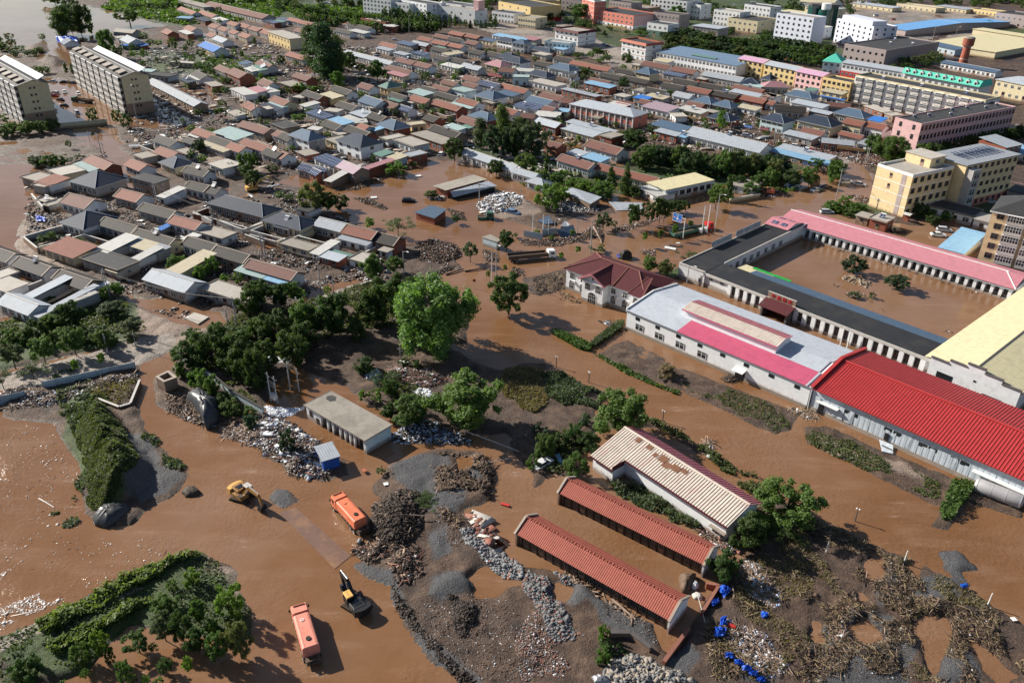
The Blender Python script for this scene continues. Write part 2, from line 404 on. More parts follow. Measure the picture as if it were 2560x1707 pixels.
LANDS = [
 ([(612,1150),(630,1118),(665,1125),(690,1150),(650,1172)],.12,1,.5),
 ([(-700,330),(30,330),(60,370),(150,350),(240,330),(300,430),(330,470),(520,470),(640,420),(700,400),(800,420),(960,370),(1100,370),(1200,420),(1330,440),(1490,450),(1640,430),(1800,400),(1990,370),(2010,460),(1880,480),(1960,500),(2100,520),(2352,560),(2900,640),(3400,-100),(2600,-180),(1000,-230),(-700,-150),(-500,100)],.30,6,3),
 ([(0,640),(60,600),(30,560),(60,480),(60,400),(150,360),(235,345),(300,440),(520,470),(640,420),(700,430),(760,480),(830,520),(930,560),(1050,590),(1060,620),(940,640),(860,640),(760,650),(700,680),(520,720),(420,740),(300,690),(200,720),(0,730),(-300,730),(-300,560)],.30,4,2),
 ([(-200,780),(0,740),(150,700),(280,680),(420,745),(600,690),(700,690),(820,650),(950,640),(1080,700),(1070,790),(930,800),(760,790),(700,830),(640,880),(600,950),(560,940),(520,960),(470,980),(430,970),(365,930),(355,870),(390,850),(405,800),(330,785),(200,810),(0,855),(-200,900)],.38,3,1.5),
 ([(-200,900),(0,860),(320,780),(400,770),(410,800),(330,835),(200,865),(100,890),(0,900),(-200,960)],.16,3,.6),
 ([(700,790),(830,775),(930,760),(1040,790),(1100,830),(1170,850),(1200,825),(1290,850),(1390,910),(1370,960),(1500,960),(1640,1045),(1830,1160),(1830,1200),(1740,1210),(1700,1090),(1500,980),(1380,985),(1310,1090),(1230,1110),(1190,1060),(1160,1000),(1000,1010),(900,1000),(860,930),(800,900),(740,870),(690,850)],.28,3,2),
 ([(560,960),(620,930),(700,1000),(790,1060),(800,1090),(740,1110),(660,1080),(580,1010)],.35,3,1),
 ([(0,890),(60,880),(130,880),(200,850),(320,835),(315,930),(330,990),(400,1050),(432,1090),(390,1140),(300,1205),(225,1205),(190,1160),(185,1060),(120,980),(0,960)],.35,3,1),
 ([(-200,1560),(0,1462),(100,1420),(250,1340),(380,1290),(460,1268),(500,1285),(550,1310),(540,1345),(585,1400),(580,1470),(520,1480),(430,1460),(300,1430),(250,1480),(200,1540),(120,1568),(0,1640),(-200,1700)],.5,2.5,1),
 ([(820,1292),(850,1255),(870,1200),(850,1140),(880,1060),(1000,1030),(1100,1030),(1140,1090),(1130,1150),(1060,1170),(1080,1235),(1150,1290),(1200,1300),(1250,1305),(1330,1330),(1400,1395),(1520,1420),(1520,1490),(1540,1500),(1590,1410),(1650,1330),(1720,1250),(1770,1180),(1830,1165),(1960,1228),(2130,1305),(2240,1360),(2352,1440),(2700,1640),(2500,1800),(1200,1800),(1095,1568),(1000,1500),(950,1430),(925,1385),(900,1350)],.42,3,1.6),
 ([(1370,812),(1440,775),(1560,840),(1700,895),(1850,945),(1830,990),(1780,1005),(1600,915),(1500,880),(1390,830)],.10,2,.8),
 ([(1840,975),(1900,975),(2050,1040),(2230,1110),(2200,1170),(2140,1155),(1960,1070),(1850,1015)],.12,2,.8),
 ([(2140,1210),(2185,1110),(2240,1120),(2352,1165),(2352,1195),(2220,1150),(2180,1220)],.3,1.2,.5),
 ([(1500,645),(1560,610),(1660,565),(1672,575),(1560,640),(1510,660)],.2,1.2,.3),
 ([(955,560),(1000,545),(1040,560),(1060,590),(1020,615),(960,610)],.3,2,1),
 ([(1110,450),(1180,440),(1240,470),(1400,470),(1420,490),(1330,500),(1250,530),(1150,500),(1090,480)],.3,2,1.5),
 ([(1200,640),(1320,610),(1310,660),(1240,680),(1210,670)],.25,2,1),
 ([(-400,350),(60,330),(200,300),(215,330),(240,345),(150,365),(60,385),(-100,380)],.3,3,1),
]
WATERS = [  # flooded hollows inside the land
 [(-300,400),(60,378),(150,372),(70,400),(80,455),(55,500),(50,545),(20,590),(-300,620)],
 [(165,285),(215,290),(262,298),(275,330),(300,395),(310,430),(288,425),(262,372),(235,335),(180,315)],
 [(110,180),(190,190),(290,285),(145,285)],
 [(350,227),(400,258),(470,290),(440,310),(350,292),(290,290)],
 [(392,204),(440,205),(500,227),(535,250),(515,280),(450,258),(430,230)],
 [(-500,60),(-100,20),(60,-20),(130,0),(150,60),(200,75),(215,20),(250,40),(300,65),(240,82),(210,90),(160,110),(190,130),(150,160),(60,120),(0,100),(-400,200)],
 [(0,20),(130,0),(380,60),(300,70),(150,62),(0,50)],
 [(629,130),(670,135),(735,152),(760,186),(700,185),(650,160)],
 [(2130,500),(2250,510),(2270,560),(2190,590),(2080,545)],
 [(1560,565),(1850,480),(2400,640),(2352,800),(2200,790),(1700,660),(1600,640)],
 [(1290,320),(1340,325),(1330,345),(1290,340)],
 [(300,690),(400,680),(520,720),(540,745),(460,750),(330,715)],
 [(820,1150),(870,1160),(860,1190)],
]
HEAPS = [  # (outline, height) heaps of gravel, spoil and drift
 ([(215,935),(258,945),(300,1000),(348,1080),(335,1135),(270,1165),(235,1172),(205,1130),(190,1060),(182,985)],4.6,4.5),
 ([(300,1000),(360,1060),(428,1090),(390,1140),(330,1160)],1.2,6),
 ([(150,905),(210,900),(250,960),(215,1000),(150,980)],1.2,5),
 ([(960,1385),(985,1335),(1030,1308),(1085,1318),(1098,1345),(1060,1375),(1000,1390)],1.9,5),
 ([(815,1298),(860,1298),(905,1325),(890,1345),(850,1330)],.7,3),
 ([(860,1160),(920,1140),(975,1160),(970,1215),(935,1265),(880,1260),(860,1210)],1.5,4),
 ([(985,1230),(1020,1215),(1030,1270),(1000,1290)],1.0,3),
 ([(900,1345),(930,1385),(990,1440),(1040,1400),(1090,1410),(1100,1450),(1010,1475),(1080,1560),(1000,1520),(950,1450),(905,1390)],.9,3),
 ([(1860,1500),(1900,1440),(1960,1410),(2060,1420),(2090,1490),(2080,1600),(1850,1600)],1.3,7),
 ([(2130,1530),(2180,1490),(2240,1500),(2270,1568),(2140,1600)],1.0,5),
 ([(2160,1275),(2200,1268),(2240,1305),(2220,1340),(2180,1310)],.9,4),
 ([(1345,1370),(1430,1400),(1480,1440),(1500,1480),(1440,1470),(1380,1430)],.9,4),
 ([(2010,1330),(2040,1300),(2060,1340),(2020,1400)],.6,3),
 ([(60,110),(100,100),(110,120),(70,128)],2,5),([(90,143),(120,130),(150,145),(130,155)],4,6),
 ([(1560,1568),(1600,1500),(1660,1480),(1690,1568)],.8,5),
]
PITS = [  # pools left in the mud, bottom right
 [(1975,1290),(2010,1270),(2040,1300),(2020,1340),(1985,1350)],[(2080,1300),(2110,1290),(2120,1330),(2095,1340)],[(1970,1350),(2010,1380),(1985,1400),(1960,1390)],
 [(2130,1400),(2180,1410),(2190,1480),(2140,1550),(2110,1500),(2105,1430)],[(2230,1470),(2290,1500),(2352,1560),(2300,1568),(2240,1510)],[(2200,1310),(2250,1310),(2240,1345)],[(1860,1425),(1890,1420),(1895,1470),(1860,1480)],
 [(1080,1330),(1120,1300),(1180,1310),(1200,1340),(1130,1370),(1090,1370)],[(1270,1330),(1320,1345),(1310,1400),(1270,1370)],[(1040,1050),(1090,1040),(1100,1070),(1060,1085)],[(1160,1060),(1190,1090),(1180,1130),(1140,1120)],
 [(1840,1330),(1870,1340),(1860,1370)],[(1940,1440),(1985,1400),(2035,1470),(1990,1485),(1950,1470)],
]
GRAVEL = [
 [(890,1075),(960,1045),(1030,1045),(1050,1085),(1085,1100),(1060,1150),(1020,1190),(940,1140)],[(1070,1060),(1100,1030),(1130,1060),(1090,1110)],
 HEAPS[3][0],HEAPS[4][0],HEAPS[6][0],HEAPS[8][0],HEAPS[9][0],HEAPS[10][0],HEAPS[11][0],HEAPS[12][0],[(1310,1290),(1360,1300),(1410,1350),(1395,1380),(1330,1360)],[(1410,1400),(1520,1420),(1525,1470),(1490,1495),(1430,1430)],
 [(1290,1310),(1340,1330),(1350,1380),(1320,1400),(1280,1370)],[(1700,1500),(1760,1480),(1800,1568),(1700,1568)],[(250,975),(330,1000),(365,1070),(430,1090),(390,1140),(310,1170),(290,1080)],[(2090,1340),(2190,1320),(2200,1400),(2130,1400)],[(600,1130),(655,1120),(680,1150),(640,1175)],
 [(900,1345),(935,1400),(1000,1480),(1095,1568),(1060,1568),(960,1470),(890,1370)],[(1580,1480),(1600,1500),(1560,1560),(1540,1520)],[(2130,1480),(2060,1568),(1860,1568),(1900,1440)],
]
GREEN = [
 [(-900,-120),(3000,-120),(3000,-50),(2300,-20),(1500,-40),(900,10),(400,-20),(-800,-100)],[(1240,0),(1900,0),(1760,60),(1400,110)],
 [(330,-60),(1000,-60),(930,60),(640,40),(420,60),(300,20)],[(230,20),(380,0),(420,60),(300,60)],[(1880,470),(1960,455),(2050,480),(2010,510),(1900,490)],[(2240,62),(2400,45),(2400,95),(2260,82)],[(1400,120),(1900,60),(1960,160),(1540,110)],
 [(0,1440),(250,1330),(460,1268),(560,1400),(540,1568),(0,1568)],[(0,735),(300,690),(330,780),(0,850)],[(2000,380),(2100,500),(2350,520),(2300,400)],[(1560,380),(1950,350),(1900,440),(1650,440)],[(1000,330),(1600,380),(1560,460),(1200,430)],[(300,110),(520,130),(500,190),(330,160)],
 [(1520,640),(1660,568),(1670,576),(1560,640)],[(130,900),(210,900),(330,1060),(250,1190),(190,1100)],
]
PAVED = [
 [(1000,40),(1250,60),(1420,110),(1900,230),(1700,190),(1180,90)],
 [(1960,5),(2270,20),(2200,60),(2070,120),(1990,90),(1900,40)],[(2270,40),(2400,20),(2180,100),(2080,130)],[(1180,30),(1280,40),(1440,130),(1900,230),(1880,250),(1400,150),(1160,60)],LANDS[4][0],[(1740,470),(1830,420),(1960,400),(2010,430),(1900,460)],
 [(150,1400),(300,1350),(330,1360),(60,1470),(0,1510),(0,1480)],[(1840,330),(1990,350),(1960,395),(1800,360)],[(700,650),(790,640),(830,680),(730,690)],
]
PALE = [[(60,480),(140,500),(150,640),(90,640),(30,560)],[(280,690),(440,700),(480,760),(330,800)],[(1080,440),(1180,440),(1250,490),(1120,510)],[(330,790),(440,760),(470,800),(350,870)],[(0,1440),(120,1420),(260,1340),(240,1380),(60,1470),(0,1500)],[(440,1290),(560,1310),(560,1400),(480,1400)],[(1850,980),(2100,1090),(1900,1050)],[(330,330),(520,300),(620,420),(420,400)],[(1900,380),(2010,400),(1960,460)]]
for L in (LANDS,): L[:] = [(WP(p),h,w,j) for p,h,w,j in L]
WATERS = [WP(p) for p in WATERS]; HEAPS = [(WP(p),h,w) for p,h,w in HEAPS]; PITS = [WP(p) for p in PITS]
GRAVEL = [WP(p) if not isinstance(p,np.ndarray) else p for p in GRAVEL]; GREEN = [WP(p) for p in GREEN]
PAVED = [WP(p) if not isinstance(p,np.ndarray) else p for p in PAVED]; PALE = [WP(p) for p in PALE]
def terrain(X,Y):
    X = np.asarray(X,float); Y = np.asarray(Y,float)
    z = np.full(X.shape,-.5)
    m = np.zeros(X.shape)
    for i,(P,h,w,j) in enumerate(LANDS):
        k = region(P,X,Y,w,j,7,3 + i)
        z = np.maximum(z,-.5 + k * (h + .5)); m = np.maximum(m,k)
    n1 = fbm(X,Y,14,5,21); n2 = fbm(X,Y,3.2,4,5)
    amp = np.where(z > .2,.34,.14)
    z = z + m * (n1 * amp * .9 + n2 * .12) - m * np.where((Y > 165) & (z > .2) & (z < .36),.17,0)
    near = ss(260,160,Y)
    z = z + m * near * (np.abs(fbm(X,Y,5.5,5,77)) * 1.0 - .15 + .35 * np.clip(fbm(X,Y,11,4,78),0,1)) * (z > -.1)
    for P in WATERS:
        k = region(P,X,Y,4,3,8,9); z = z * (1 - k) + k * (-.4 + .25 * n2)
    for P,h,w in HEAPS:
        kk = np.zeros(X.shape); b = (X > P[:,0].min() - 6) & (X < P[:,0].max() + 6) & (Y > P[:,1].min() - 6) & (Y < P[:,1].max() + 6)
        if b.any():
            d = sdist(P,X[b],Y[b]) + .8 * fbm(X[b],Y[b],4,3,31)
            kk[b] = np.clip((d + .6) / w,0,1) ** .85
            z = np.maximum(z,np.where(kk > 0,kk * h * (1 + .25 * fbm(X,Y,2.5,3,4)),-9))
    for P in PITS:
        k = region(P,X,Y,1.6,1.4,3,13); z = z * (1 - k) + k * -.25
    return z
def classes(X,Y):
    out = []
    for L,j in ((GRAVEL,1.6),(GREEN,3),(PAVED,.4),(PALE,3)):
        r = np.zeros(X.shape)
        for P in L: r = np.maximum(r,region(P,X,Y,3.2 if j > 1 else 1.2,j,4,17))
        out.append(r)
    return out
def TZ(x,y): return float(terrain(np.array([x]),np.array([y]))[0])
def axis(segs):
    out = []
    for a,b,s0,s1 in segs:
        x = a
        while x < b:
            out.append(x); u = (x - a) / (b - a); x += s0 + (s1 - s0) * u
    out.append(segs[-1][1]); return np.array(out)
xs = np.concatenate([-axis([(140,300,.8,3),(300,3600,3,160)])[::-1],axis([(-139.4,140,.62,.62)])[:-1],axis([(140,300,.8,3),(300,3600,3,160)])])
ys = axis([(40,200,.5,.62),(200,460,.62,3.2),(460,1000,3.2,12),(1000,5200,12,260)])
gx,gy = np.meshgrid(xs,ys)
gz = terrain(gx.ravel(),gy.ravel())
far = ss(900,1300,gy.ravel()) ; gz = gz * (1 - far) + far * .35
gz = np.maximum(gz,-.6)
cl = classes(gx.ravel(),gy.ravel())
nx,ny = len(xs),len(ys)
me = bpy.data.meshes.new('ground')
co = np.stack([gx.ravel(),gy.ravel(),gz],1).astype(np.float32)
me.vertices.add(nx * ny); me.vertices.foreach_set('co',co.ravel())
i = np.arange((nx - 1) * (ny - 1)); r_,c_ = i // (nx - 1),i % (nx - 1); v0 = r_ * nx + c_
quads = np.stack([v0,v0 + 1,v0 + 1 + nx,v0 + nx],1)
me.loops.add(len(i) * 4); me.loops.foreach_set('vertex_index',quads.ravel())
me.polygons.add(len(i)); me.polygons.foreach_set('loop_start',np.arange(len(i)) * 4)
me.polygons.foreach_set('use_smooth',np.ones(len(i),bool))
me.update(); me.validate()
at_ = me.color_attributes.new('soil','FLOAT_COLOR','POINT')
at_.data.foreach_set('color',np.stack(cl,1).astype(np.float32).ravel())
m,t,b = nodes('ground_soil')
tc = N(t,'TexCoord').outputs['Object']
va = N(t,'Attribute'); va.attribute_name = 'soil'
sepc = N(t,'SeparateColor'); t.links.new(va.outputs['Color'],sepc.inputs[0])
big = noise(t,tc,.05,6,.62); mid = noise(t,tc,.35,6,.68); fin = noise(t,tc,2.6,5,.7); vf = noise(t,tc,9,3,.7)
mudc = ramp(t,mid,[(.3,(.034,.021,.015)),(.46,(.078,.046,.031)),(.6,(.135,.084,.057)),(.78,(.22,.15,.108))])
mudc = mixc(t,mth(t,'MULTIPLY',mth(t,'SUBTRACT',big,.5,clamp=True),3,clamp=True),mudc,(.060,.048,.042))
mudc = mixc(t,mth(t,'MULTIPLY',mth(t,'SUBTRACT',fin,.55,clamp=True),3,clamp=True),mudc,(.18,.125,.092))
mudc = mixc(t,mth(t,'MULTIPLY',mth(t,'SUBTRACT',.43,fin,clamp=True),5,clamp=True),mudc,(.022,.015,.012))
grc = ramp(t,vf,[(.3,(.030,.030,.033)),(.5,(.082,.082,.087)),(.72,(.20,.20,.21))])
grn = ramp(t,fin,[(.3,(.018,.035,.010)),(.5,(.05,.085,.02)),(.7,(.13,.14,.055))])
pav = ramp(t,mid,[(.35,(.24,.20,.17)),(.6,(.36,.31,.27)),(.75,(.44,.39,.34))])
pal = ramp(t,fin,[(.35,(.17,.12,.095)),(.55,(.33,.25,.20)),(.75,(.48,.41,.36))])
def brk(f,n,k=1.6): return mth(t,'MULTIPLY_ADD',mth(t,'SUBTRACT',mth(t,'ADD',f,n),1.0),k,.5,clamp=True)
col = mixc(t,brk(va.outputs['Alpha'],mid),mudc,pal)
col = mixc(t,brk(sepc.outputs[1],mid),col,grn)
col = mixc(t,brk(mth(t,'MULTIPLY',sepc.outputs[2],1.25),mid,4),col,pav)
col = mixc(t,brk(sepc.outputs[0],mth(t,'ADD',mth(t,'MULTIPLY',mid,.55),mth(t,'MULTIPLY',fin,.45)),3.2),col,grc)
gp = N(t,'NewGeometry'); sz = N(t,'SeparateXYZ'); t.links.new(gp.outputs['Position'],sz.inputs[0])
wet = mth(t,'SUBTRACT',1,mth(t,'MULTIPLY',sz.outputs[2],5,clamp=True),clamp=True)
col = mixc(t,mth(t,'MULTIPLY',wet,.45),col,(.055,.036,.026))
t.links.new(col,b.inputs['Base Color'])
t.links.new(mth(t,'SUBTRACT',.82,mth(t,'ADD',mth(t,'MULTIPLY',wet,.4),mth(t,'MULTIPLY',big,.2))),b.inputs['Roughness'])
b.inputs['Specular IOR Level'].default_value = .45
bump(t,mth(t,'ADD',mth(t,'MULTIPLY',mid,1.0),mth(t,'ADD',mth(t,'MULTIPLY',fin,.6),mth(t,'MULTIPLY',vf,.25))),b,1.0,.6)
me.materials.append(m)
ground = bpy.data.objects.new('ground',me); C.objects.link(ground); ground['kind'] = 'structure'
wm = MB(); wm.add([(-3600,30,0),(3600,30,0),(3600,5200,0),(-3600,5200,0)],[(0,1,2,3)],'rubber')
m,t,b = nodes('flood_water')
tc = N(t,'TexCoord').outputs['Object']
n1 = noise(t,tc,.035,6,.6); n2 = noise(t,tc,.16,5,.6)
wc = ramp(t,n1,[(.32,(.165,.078,.032)),(.5,(.20,.102,.049)),(.68,(.23,.128,.074))])
mp = N(t,'Mapping'); t.links.new(tc,mp.inputs[0]); mp.inputs['Rotation'].default_value = (0,0,math.radians(40)); mp.inputs['Scale'].default_value = (.25,1.2,1)
stk = noise(t,mp.outputs[0],.25,6,.65)
wc = mixc(t,mth(t,'MULTIPLY',mth(t,'SUBTRACT',stk,.5,clamp=True),1.6,clamp=True),wc,(.31,.195,.13))
wc = mixc(t,mth(t,'MULTIPLY',mth(t,'SUBTRACT',.46,n2,clamp=True),2,clamp=True),wc,(.19,.085,.033))
sl1 = noise(t,tc,.013,5,.62)
wc = mixc(t,mth(t,'MULTIPLY',mth(t,'SUBTRACT',sl1,.47,clamp=True),3,clamp=True),wc,(.28,.18,.127))
foam = noise(t,mp.outputs[0],1.1,6,.75)
wc = mixc(t,mth(t,'MULTIPLY',mth(t,'SUBTRACT',mth(t,'MULTIPLY',foam,mth(t,'ADD',stk,.45)),.62,clamp=True),5,clamp=True),wc,(.42,.31,.24))
t.links.new(wc,b.inputs['Base Color'])
b.inputs['Roughness'].default_value = .06; b.inputs['IOR'].default_value = 1.36
b.inputs['Specular IOR Level'].default_value = .5
calm = noise(t,tc,.06,3,.5)
rip = noise(t,tc,1.3,4,.6); rip2 = noise(t,mp.outputs[0],5.0,3,.6)
hh = mth(t,'MULTIPLY',mth(t,'ADD',rip,mth(t,'MULTIPLY',rip2,.5)),mth(t,'MULTIPLY',mth(t,'SUBTRACT',calm,.38,clamp=True),4,clamp=True))
wp = N(t,'SeparateXYZ'); t.links.new(tc,wp.inputs[0])
flow = mth(t,'SUBTRACT',1,mth(t,'MULTIPLY',mth(t,'SUBTRACT',wp.outputs[1],150),.011,clamp=True),clamp=True)   # calm behind the houses, running in the foreground
bump(t,mth(t,'MULTIPLY',hh,mth(t,'MULTIPLY_ADD',flow,.92,.08)),b,.5,.3)
water = wm.build('flood_water'); water['kind'] = 'structure'
water.data.materials.clear(); water.data.materials.append(m)
# ---------------------------------------------------------------- windows and doors (unit meshes, 1 x 1, facing -y)
def unit_window(kind):
    b = MB()
    if kind == 'plain':
        b.box(-.5,-.5,0,.5,.0,1,'pane')
    elif kind in ('window','windowdark'):
        f = 'frame' if kind == 'window' else 'framedark'
        b.box(-.5,-.6,0,.5,.0,1,'pane')
        for x in (-.5,-.04,.44): b.box(x,-.9,.0,x + .06,-.6,1,f)
        for z in (.0,.62,.94): b.box(-.44,-.8,z,.44,-.6,z + .05,f)
    elif kind == 'shutter': b.box(-.5,-.6,0,.5,0,1,'solar')
    elif kind == 'door':
        b.box(-.5,-.5,0,.5,0,1,'brownwall'); b.box(-.4,-.7,.5,.4,-.5,.92,'pane')
    elif kind == 'arch' or kind == 'arch_frame':
        pts = [(-.5,0),(.5,0)] + [(.5 * math.cos(a),.72 + .28 * math.sin(a)) for a in [i * math.pi / 8 for i in range(9)]]
        if kind == 'arch': b.prism_y(pts,-.5,0,'pane')
        else:
            big = [(x * 1.28,z * 1.1 - .05) for x,z in pts]
            b.prism_y(big,-.45,.0,'whiteclean')
            for x in (-.25,0,.25): b.box(x - .015,-.8,0,x + .015,-.5,.85,'frame')
            b.box(-.5,-.8,.4,.5,-.5,.44,'frame'); b.box(-.5,-.8,.7,.5,-.5,.73,'frame')
    elif kind == 'bay':      # glazed balcony
        b.box(-.5,-5,0,.5,0,.34,'trim'); b.box(-.49,-4.8,.34,.49,0,1,'pane')
        for i in range(7): b.box(-.5 + i * .158,-5,.34,-.47 + i * .158,-4.8,1,'frame')
        b.box(-.5,-5,.68,.5,-4.8,.72,'frame'); b.box(-.52,-5.2,1,.52,0,1.06,'trimwhite')
    return b.mesh('window_' + kind)
_W = {}
def win(root,x,y,z,w,h,face='F',kind='window',name='window',off=0.0):
    if kind not in _W: _W[kind] = unit_window(kind)
    rz = {'F': 0,'R': math.pi / 2,'B': math.pi,'L': -math.pi / 2}[face]
    return inst(_W[kind],name,root,(x,y,z),rz,(w,.12 if kind != 'bay' else .2,h))
SNAP = {}
def frame(p1,p2,h,snap=None):
    """front eave from survey points p1 to p2 at height h -> (centre, angle, length)"""
    a = at(*p1,h); b = at(*p2,h); d = b - a; L = d.length; ang = math.atan2(d.y,d.x)
    if snap is not None:
        s = math.radians(snap); c = (a + b) / 2
        if abs(ang - s) < math.radians(22): ang = s
        a = c - Vector((math.cos(ang),math.sin(ang),0)) * L / 2
    return a,ang,L
class Fr:
    """local frame of a building: origin under the front left eave corner, x along the front, y to the back"""
    def __init__(s,t,x1,y1,x2,y2,h,snap=None):
        s.a,s.ang,s.L = frame(tp(t,x1,y1),tp(t,x2,y2),h,snap); s.h = h; s.t = t
        s.o = Vector((s.a.x,s.a.y,0)); s.ux = Vector((math.cos(s.ang),math.sin(s.ang),0)); s.uy = Vector((-s.ux.y,s.ux.x,0))
    def loc(s,x,y,z=None,t=None):
        p = A(t or s.t,x,y,s.h if z is None else z) - s.o
        return p.dot(s.ux),p.dot(s.uy)
    def w(s,x,y,z=0): return s.o + s.ux * x + s.uy * y + Vector((0,0,z))
def solar_heater(p,rz,z):
    t_ = thing('solar_water_heater',(p.x,p.y,z),rz,auto='rooftop solar water heater',cat='solar heater',group='solar water heaters on the roofs')
    b = MB(); b.cyl((-.8,.55,1.15),(.8,.55,1.15),.23,.23,'trimwhite',8); b.build('water_tank',t_)
    b = MB(); b.slope(-.75,.75,-.6,.1,.5,1.0,.06,'solar'); b.build('solar_panel',t_)
    b = MB()
    for x in (-.7,.7): b.cyl((x,.6,0),(x,.6,1.1),.03,.03,'steel',4); b.cyl((x,-.55,.05),(x,.6,.05),.03,.03,'steel',4)
    b.build('stand',t_)
def block(t,x1,y1,x2,y2,h,d,floors,nf,ns,wall,roof='flat',name='building',label=None,auto=None,cat='building',side='R',wk='window',roofm='bitumen',trim=None,group=None,
          p3=None,rise=2.0,base=None,ww=1.5,wh=1.4,sidewall=None,bays=False,heaters=0,snap=None,parapet=.7,doors=True):
    F = Fr(t,x1,y1,x2,y2,h,snap)
    if p3: d = abs(F.loc(*p3)[1])
    L = F.L
    c = F.w(L / 2,d / 2)
    r = thing(name,(c.x,c.y,0),F.ang,label,cat,group,auto)
    hx,hy = L / 2,d / 2
    b = MB(); b.box(-hx,-hy,-1,hx,hy,h,wall)
    if sidewall: b.box(hx,-hy + .01,-1,hx + .02,hy - .01,h - .01,sidewall)
    b.build('wall',r)
    if base:
        b = MB(); b.box(-hx - .04,-hy - .04,-1,hx + .04,hy + .04,h / floors * .9,base); b.build('ground_floor_cladding',r)
    if trim:
        b = MB()
        for k in range(1,floors + 1):
            z = h * k / floors; b.box(-hx - .08,-hy - .08,z - .18,hx + .08,hy + .08,z - .004,trim)
        b.build('string_course',r)
    b = MB()
    if roof == 'flat':
        b.box(-hx + .25,-hy + .25,h - .1,hx - .25,hy - .25,h + .06,roofm)
        b.build('roof',r)
        b = MB(); pm = trim or wall
        for q in ((-hx,-hy,hx,-hy + .25),(-hx,hy - .25,hx,hy),(-hx,-hy + .25,-hx + .25,hy - .25),(hx - .25,-hy + .25,hx,hy - .25)):
            b.box(q[0],q[1],h,q[2],q[3],h + parapet,pm)
        b.build('parapet',r)
    elif roof == 'slab':
        b.box(-hx - .5,-hy - .5,h,hx + .5,hy + .5,h + .3,roofm); b.build('roof',r)
    elif roof == 'eave':   # flat roof with tiled skirt all round
        b.box(-hx,-hy,h - .05,hx,hy,h + .1,roofm); b.build('roof',r)
        b = MB(); o,q = 1.1,.4
        R0 = [(-hx - o,-hy - o,h - .5),(hx + o,-hy - o,h - .5),(hx + o,hy + o,h - .5),(-hx - o,hy + o,h - .5)]
        R1 = [(-hx,-hy,h + .9),(hx,-hy,h + .9),(hx,hy,h + .9),(-hx,hy,h + .9)]
        R2 = [(-hx + q,-hy + q,h + .85),(hx - q,-hy + q,h + .85),(hx - q,hy - q,h + .85),(-hx + q,hy - q,h + .85)]
        R3 = [(p[0],p[1],h - .02) for p in R2]
        b.loft([R0,R1,R2,R3],trim or 'tile_orange',cap=False); b.build('tiled_eave',r)
    elif roof == 'gable':
        o = .5; b.slope(-hx - o,hx + o,-hy - o,h - o * rise / hy,0,h + rise,.18,roofm); b.slope(-hx - o,hx + o,hy + o,h - o * rise / hy,0,h + rise,.18,roofm); b.build('roof',r)
        b = MB(); b.loft([[(-hx,-hy,h),(-hx,hy,h),(-hx,0,h + rise - .02)],[(hx,-hy,h),(hx,hy,h),(hx,0,h + rise - .02)]],sidewall or wall); b.build('gable',r)
        b = MB(); b.box(-hx - o,-.2,h + rise + .05,hx + o,.2,h + rise + .25,'trim'); b.build('ridge_cap',r)
    elif roof == 'hip':
        o = .6; e = min(hx,hy) * .95; z0 = h - .1
        R0 = [(-hx - o,-hy - o,z0),(hx + o,-hy - o,z0),(hx + o,hy + o,z0),(-hx - o,hy + o,z0)]
        k = hx - e if hx > hy else .01; ky = 0.01 if hx > hy else hy - e
        R1 = [(-k,-ky,h + rise),(k,-ky,h + rise),(k,ky,h + rise),(-k,ky,h + rise)]
        b.loft([R0,R1],roofm); b.build('roof',r)
        b = MB(); b.box(-hx - o + .05,-hy - o + .05,z0 - .2,hx + o - .05,hy + o - .05,z0 - .003,'trimwhite'); b.build('soffit',r)
    elif roof == 'shed':
        b.slope(-hx - .4,hx + .4,-hy - .4,h,hy + .4,h + rise,.15,roofm); b.build('roof',r)
        b = MB(); b.loft([[(-hx,-hy,h - .01),(-hx,hy,h - .01),(-hx,hy,h + rise - .1)],[(hx,-hy,h - .01),(hx,hy,h - .01),(hx,hy,h + rise - .1)]],wall); b.build('gable',r)
    fh = h / floors
    for k in range(floors):
        z = k * fh + fh * .32
        for i in range(nf):
            x = -hx + (i + .5) * L / nf
            if bays: win(r,x,-hy,k * fh + .25,L / nf * .62,fh * .85,'F','bay','glazed_balcony')
            elif k == 0 and doors and i % 3 == 1: win(r,x,-hy,0,ww * 1.1,fh * .75,'F','door','door')
            else: win(r,x,-hy,z,min(ww,L / nf * .75),wh,'F',wk)
        for i in range(ns):
            y = -hy + (i + .5) * d / ns
            if side == 'R': win(r,hx + (.02 if sidewall else 0),y,z,min(ww,d / ns * .7) * .9,wh,'R',wk)
            else: win(r,-hx,y,z,min(ww,d / ns * .7) * .9,wh,'L',wk)
    for i in range(heaters):
        x = -hx + 2 + (L - 4) * (i + .5) / heaters + rng.uniform(-1,1); y = rng.uniform(-hy * .5,hy * .5)
        solar_heater(F.w(x + hx,y + hy),F.ang,h + .1)
    return r,F,d

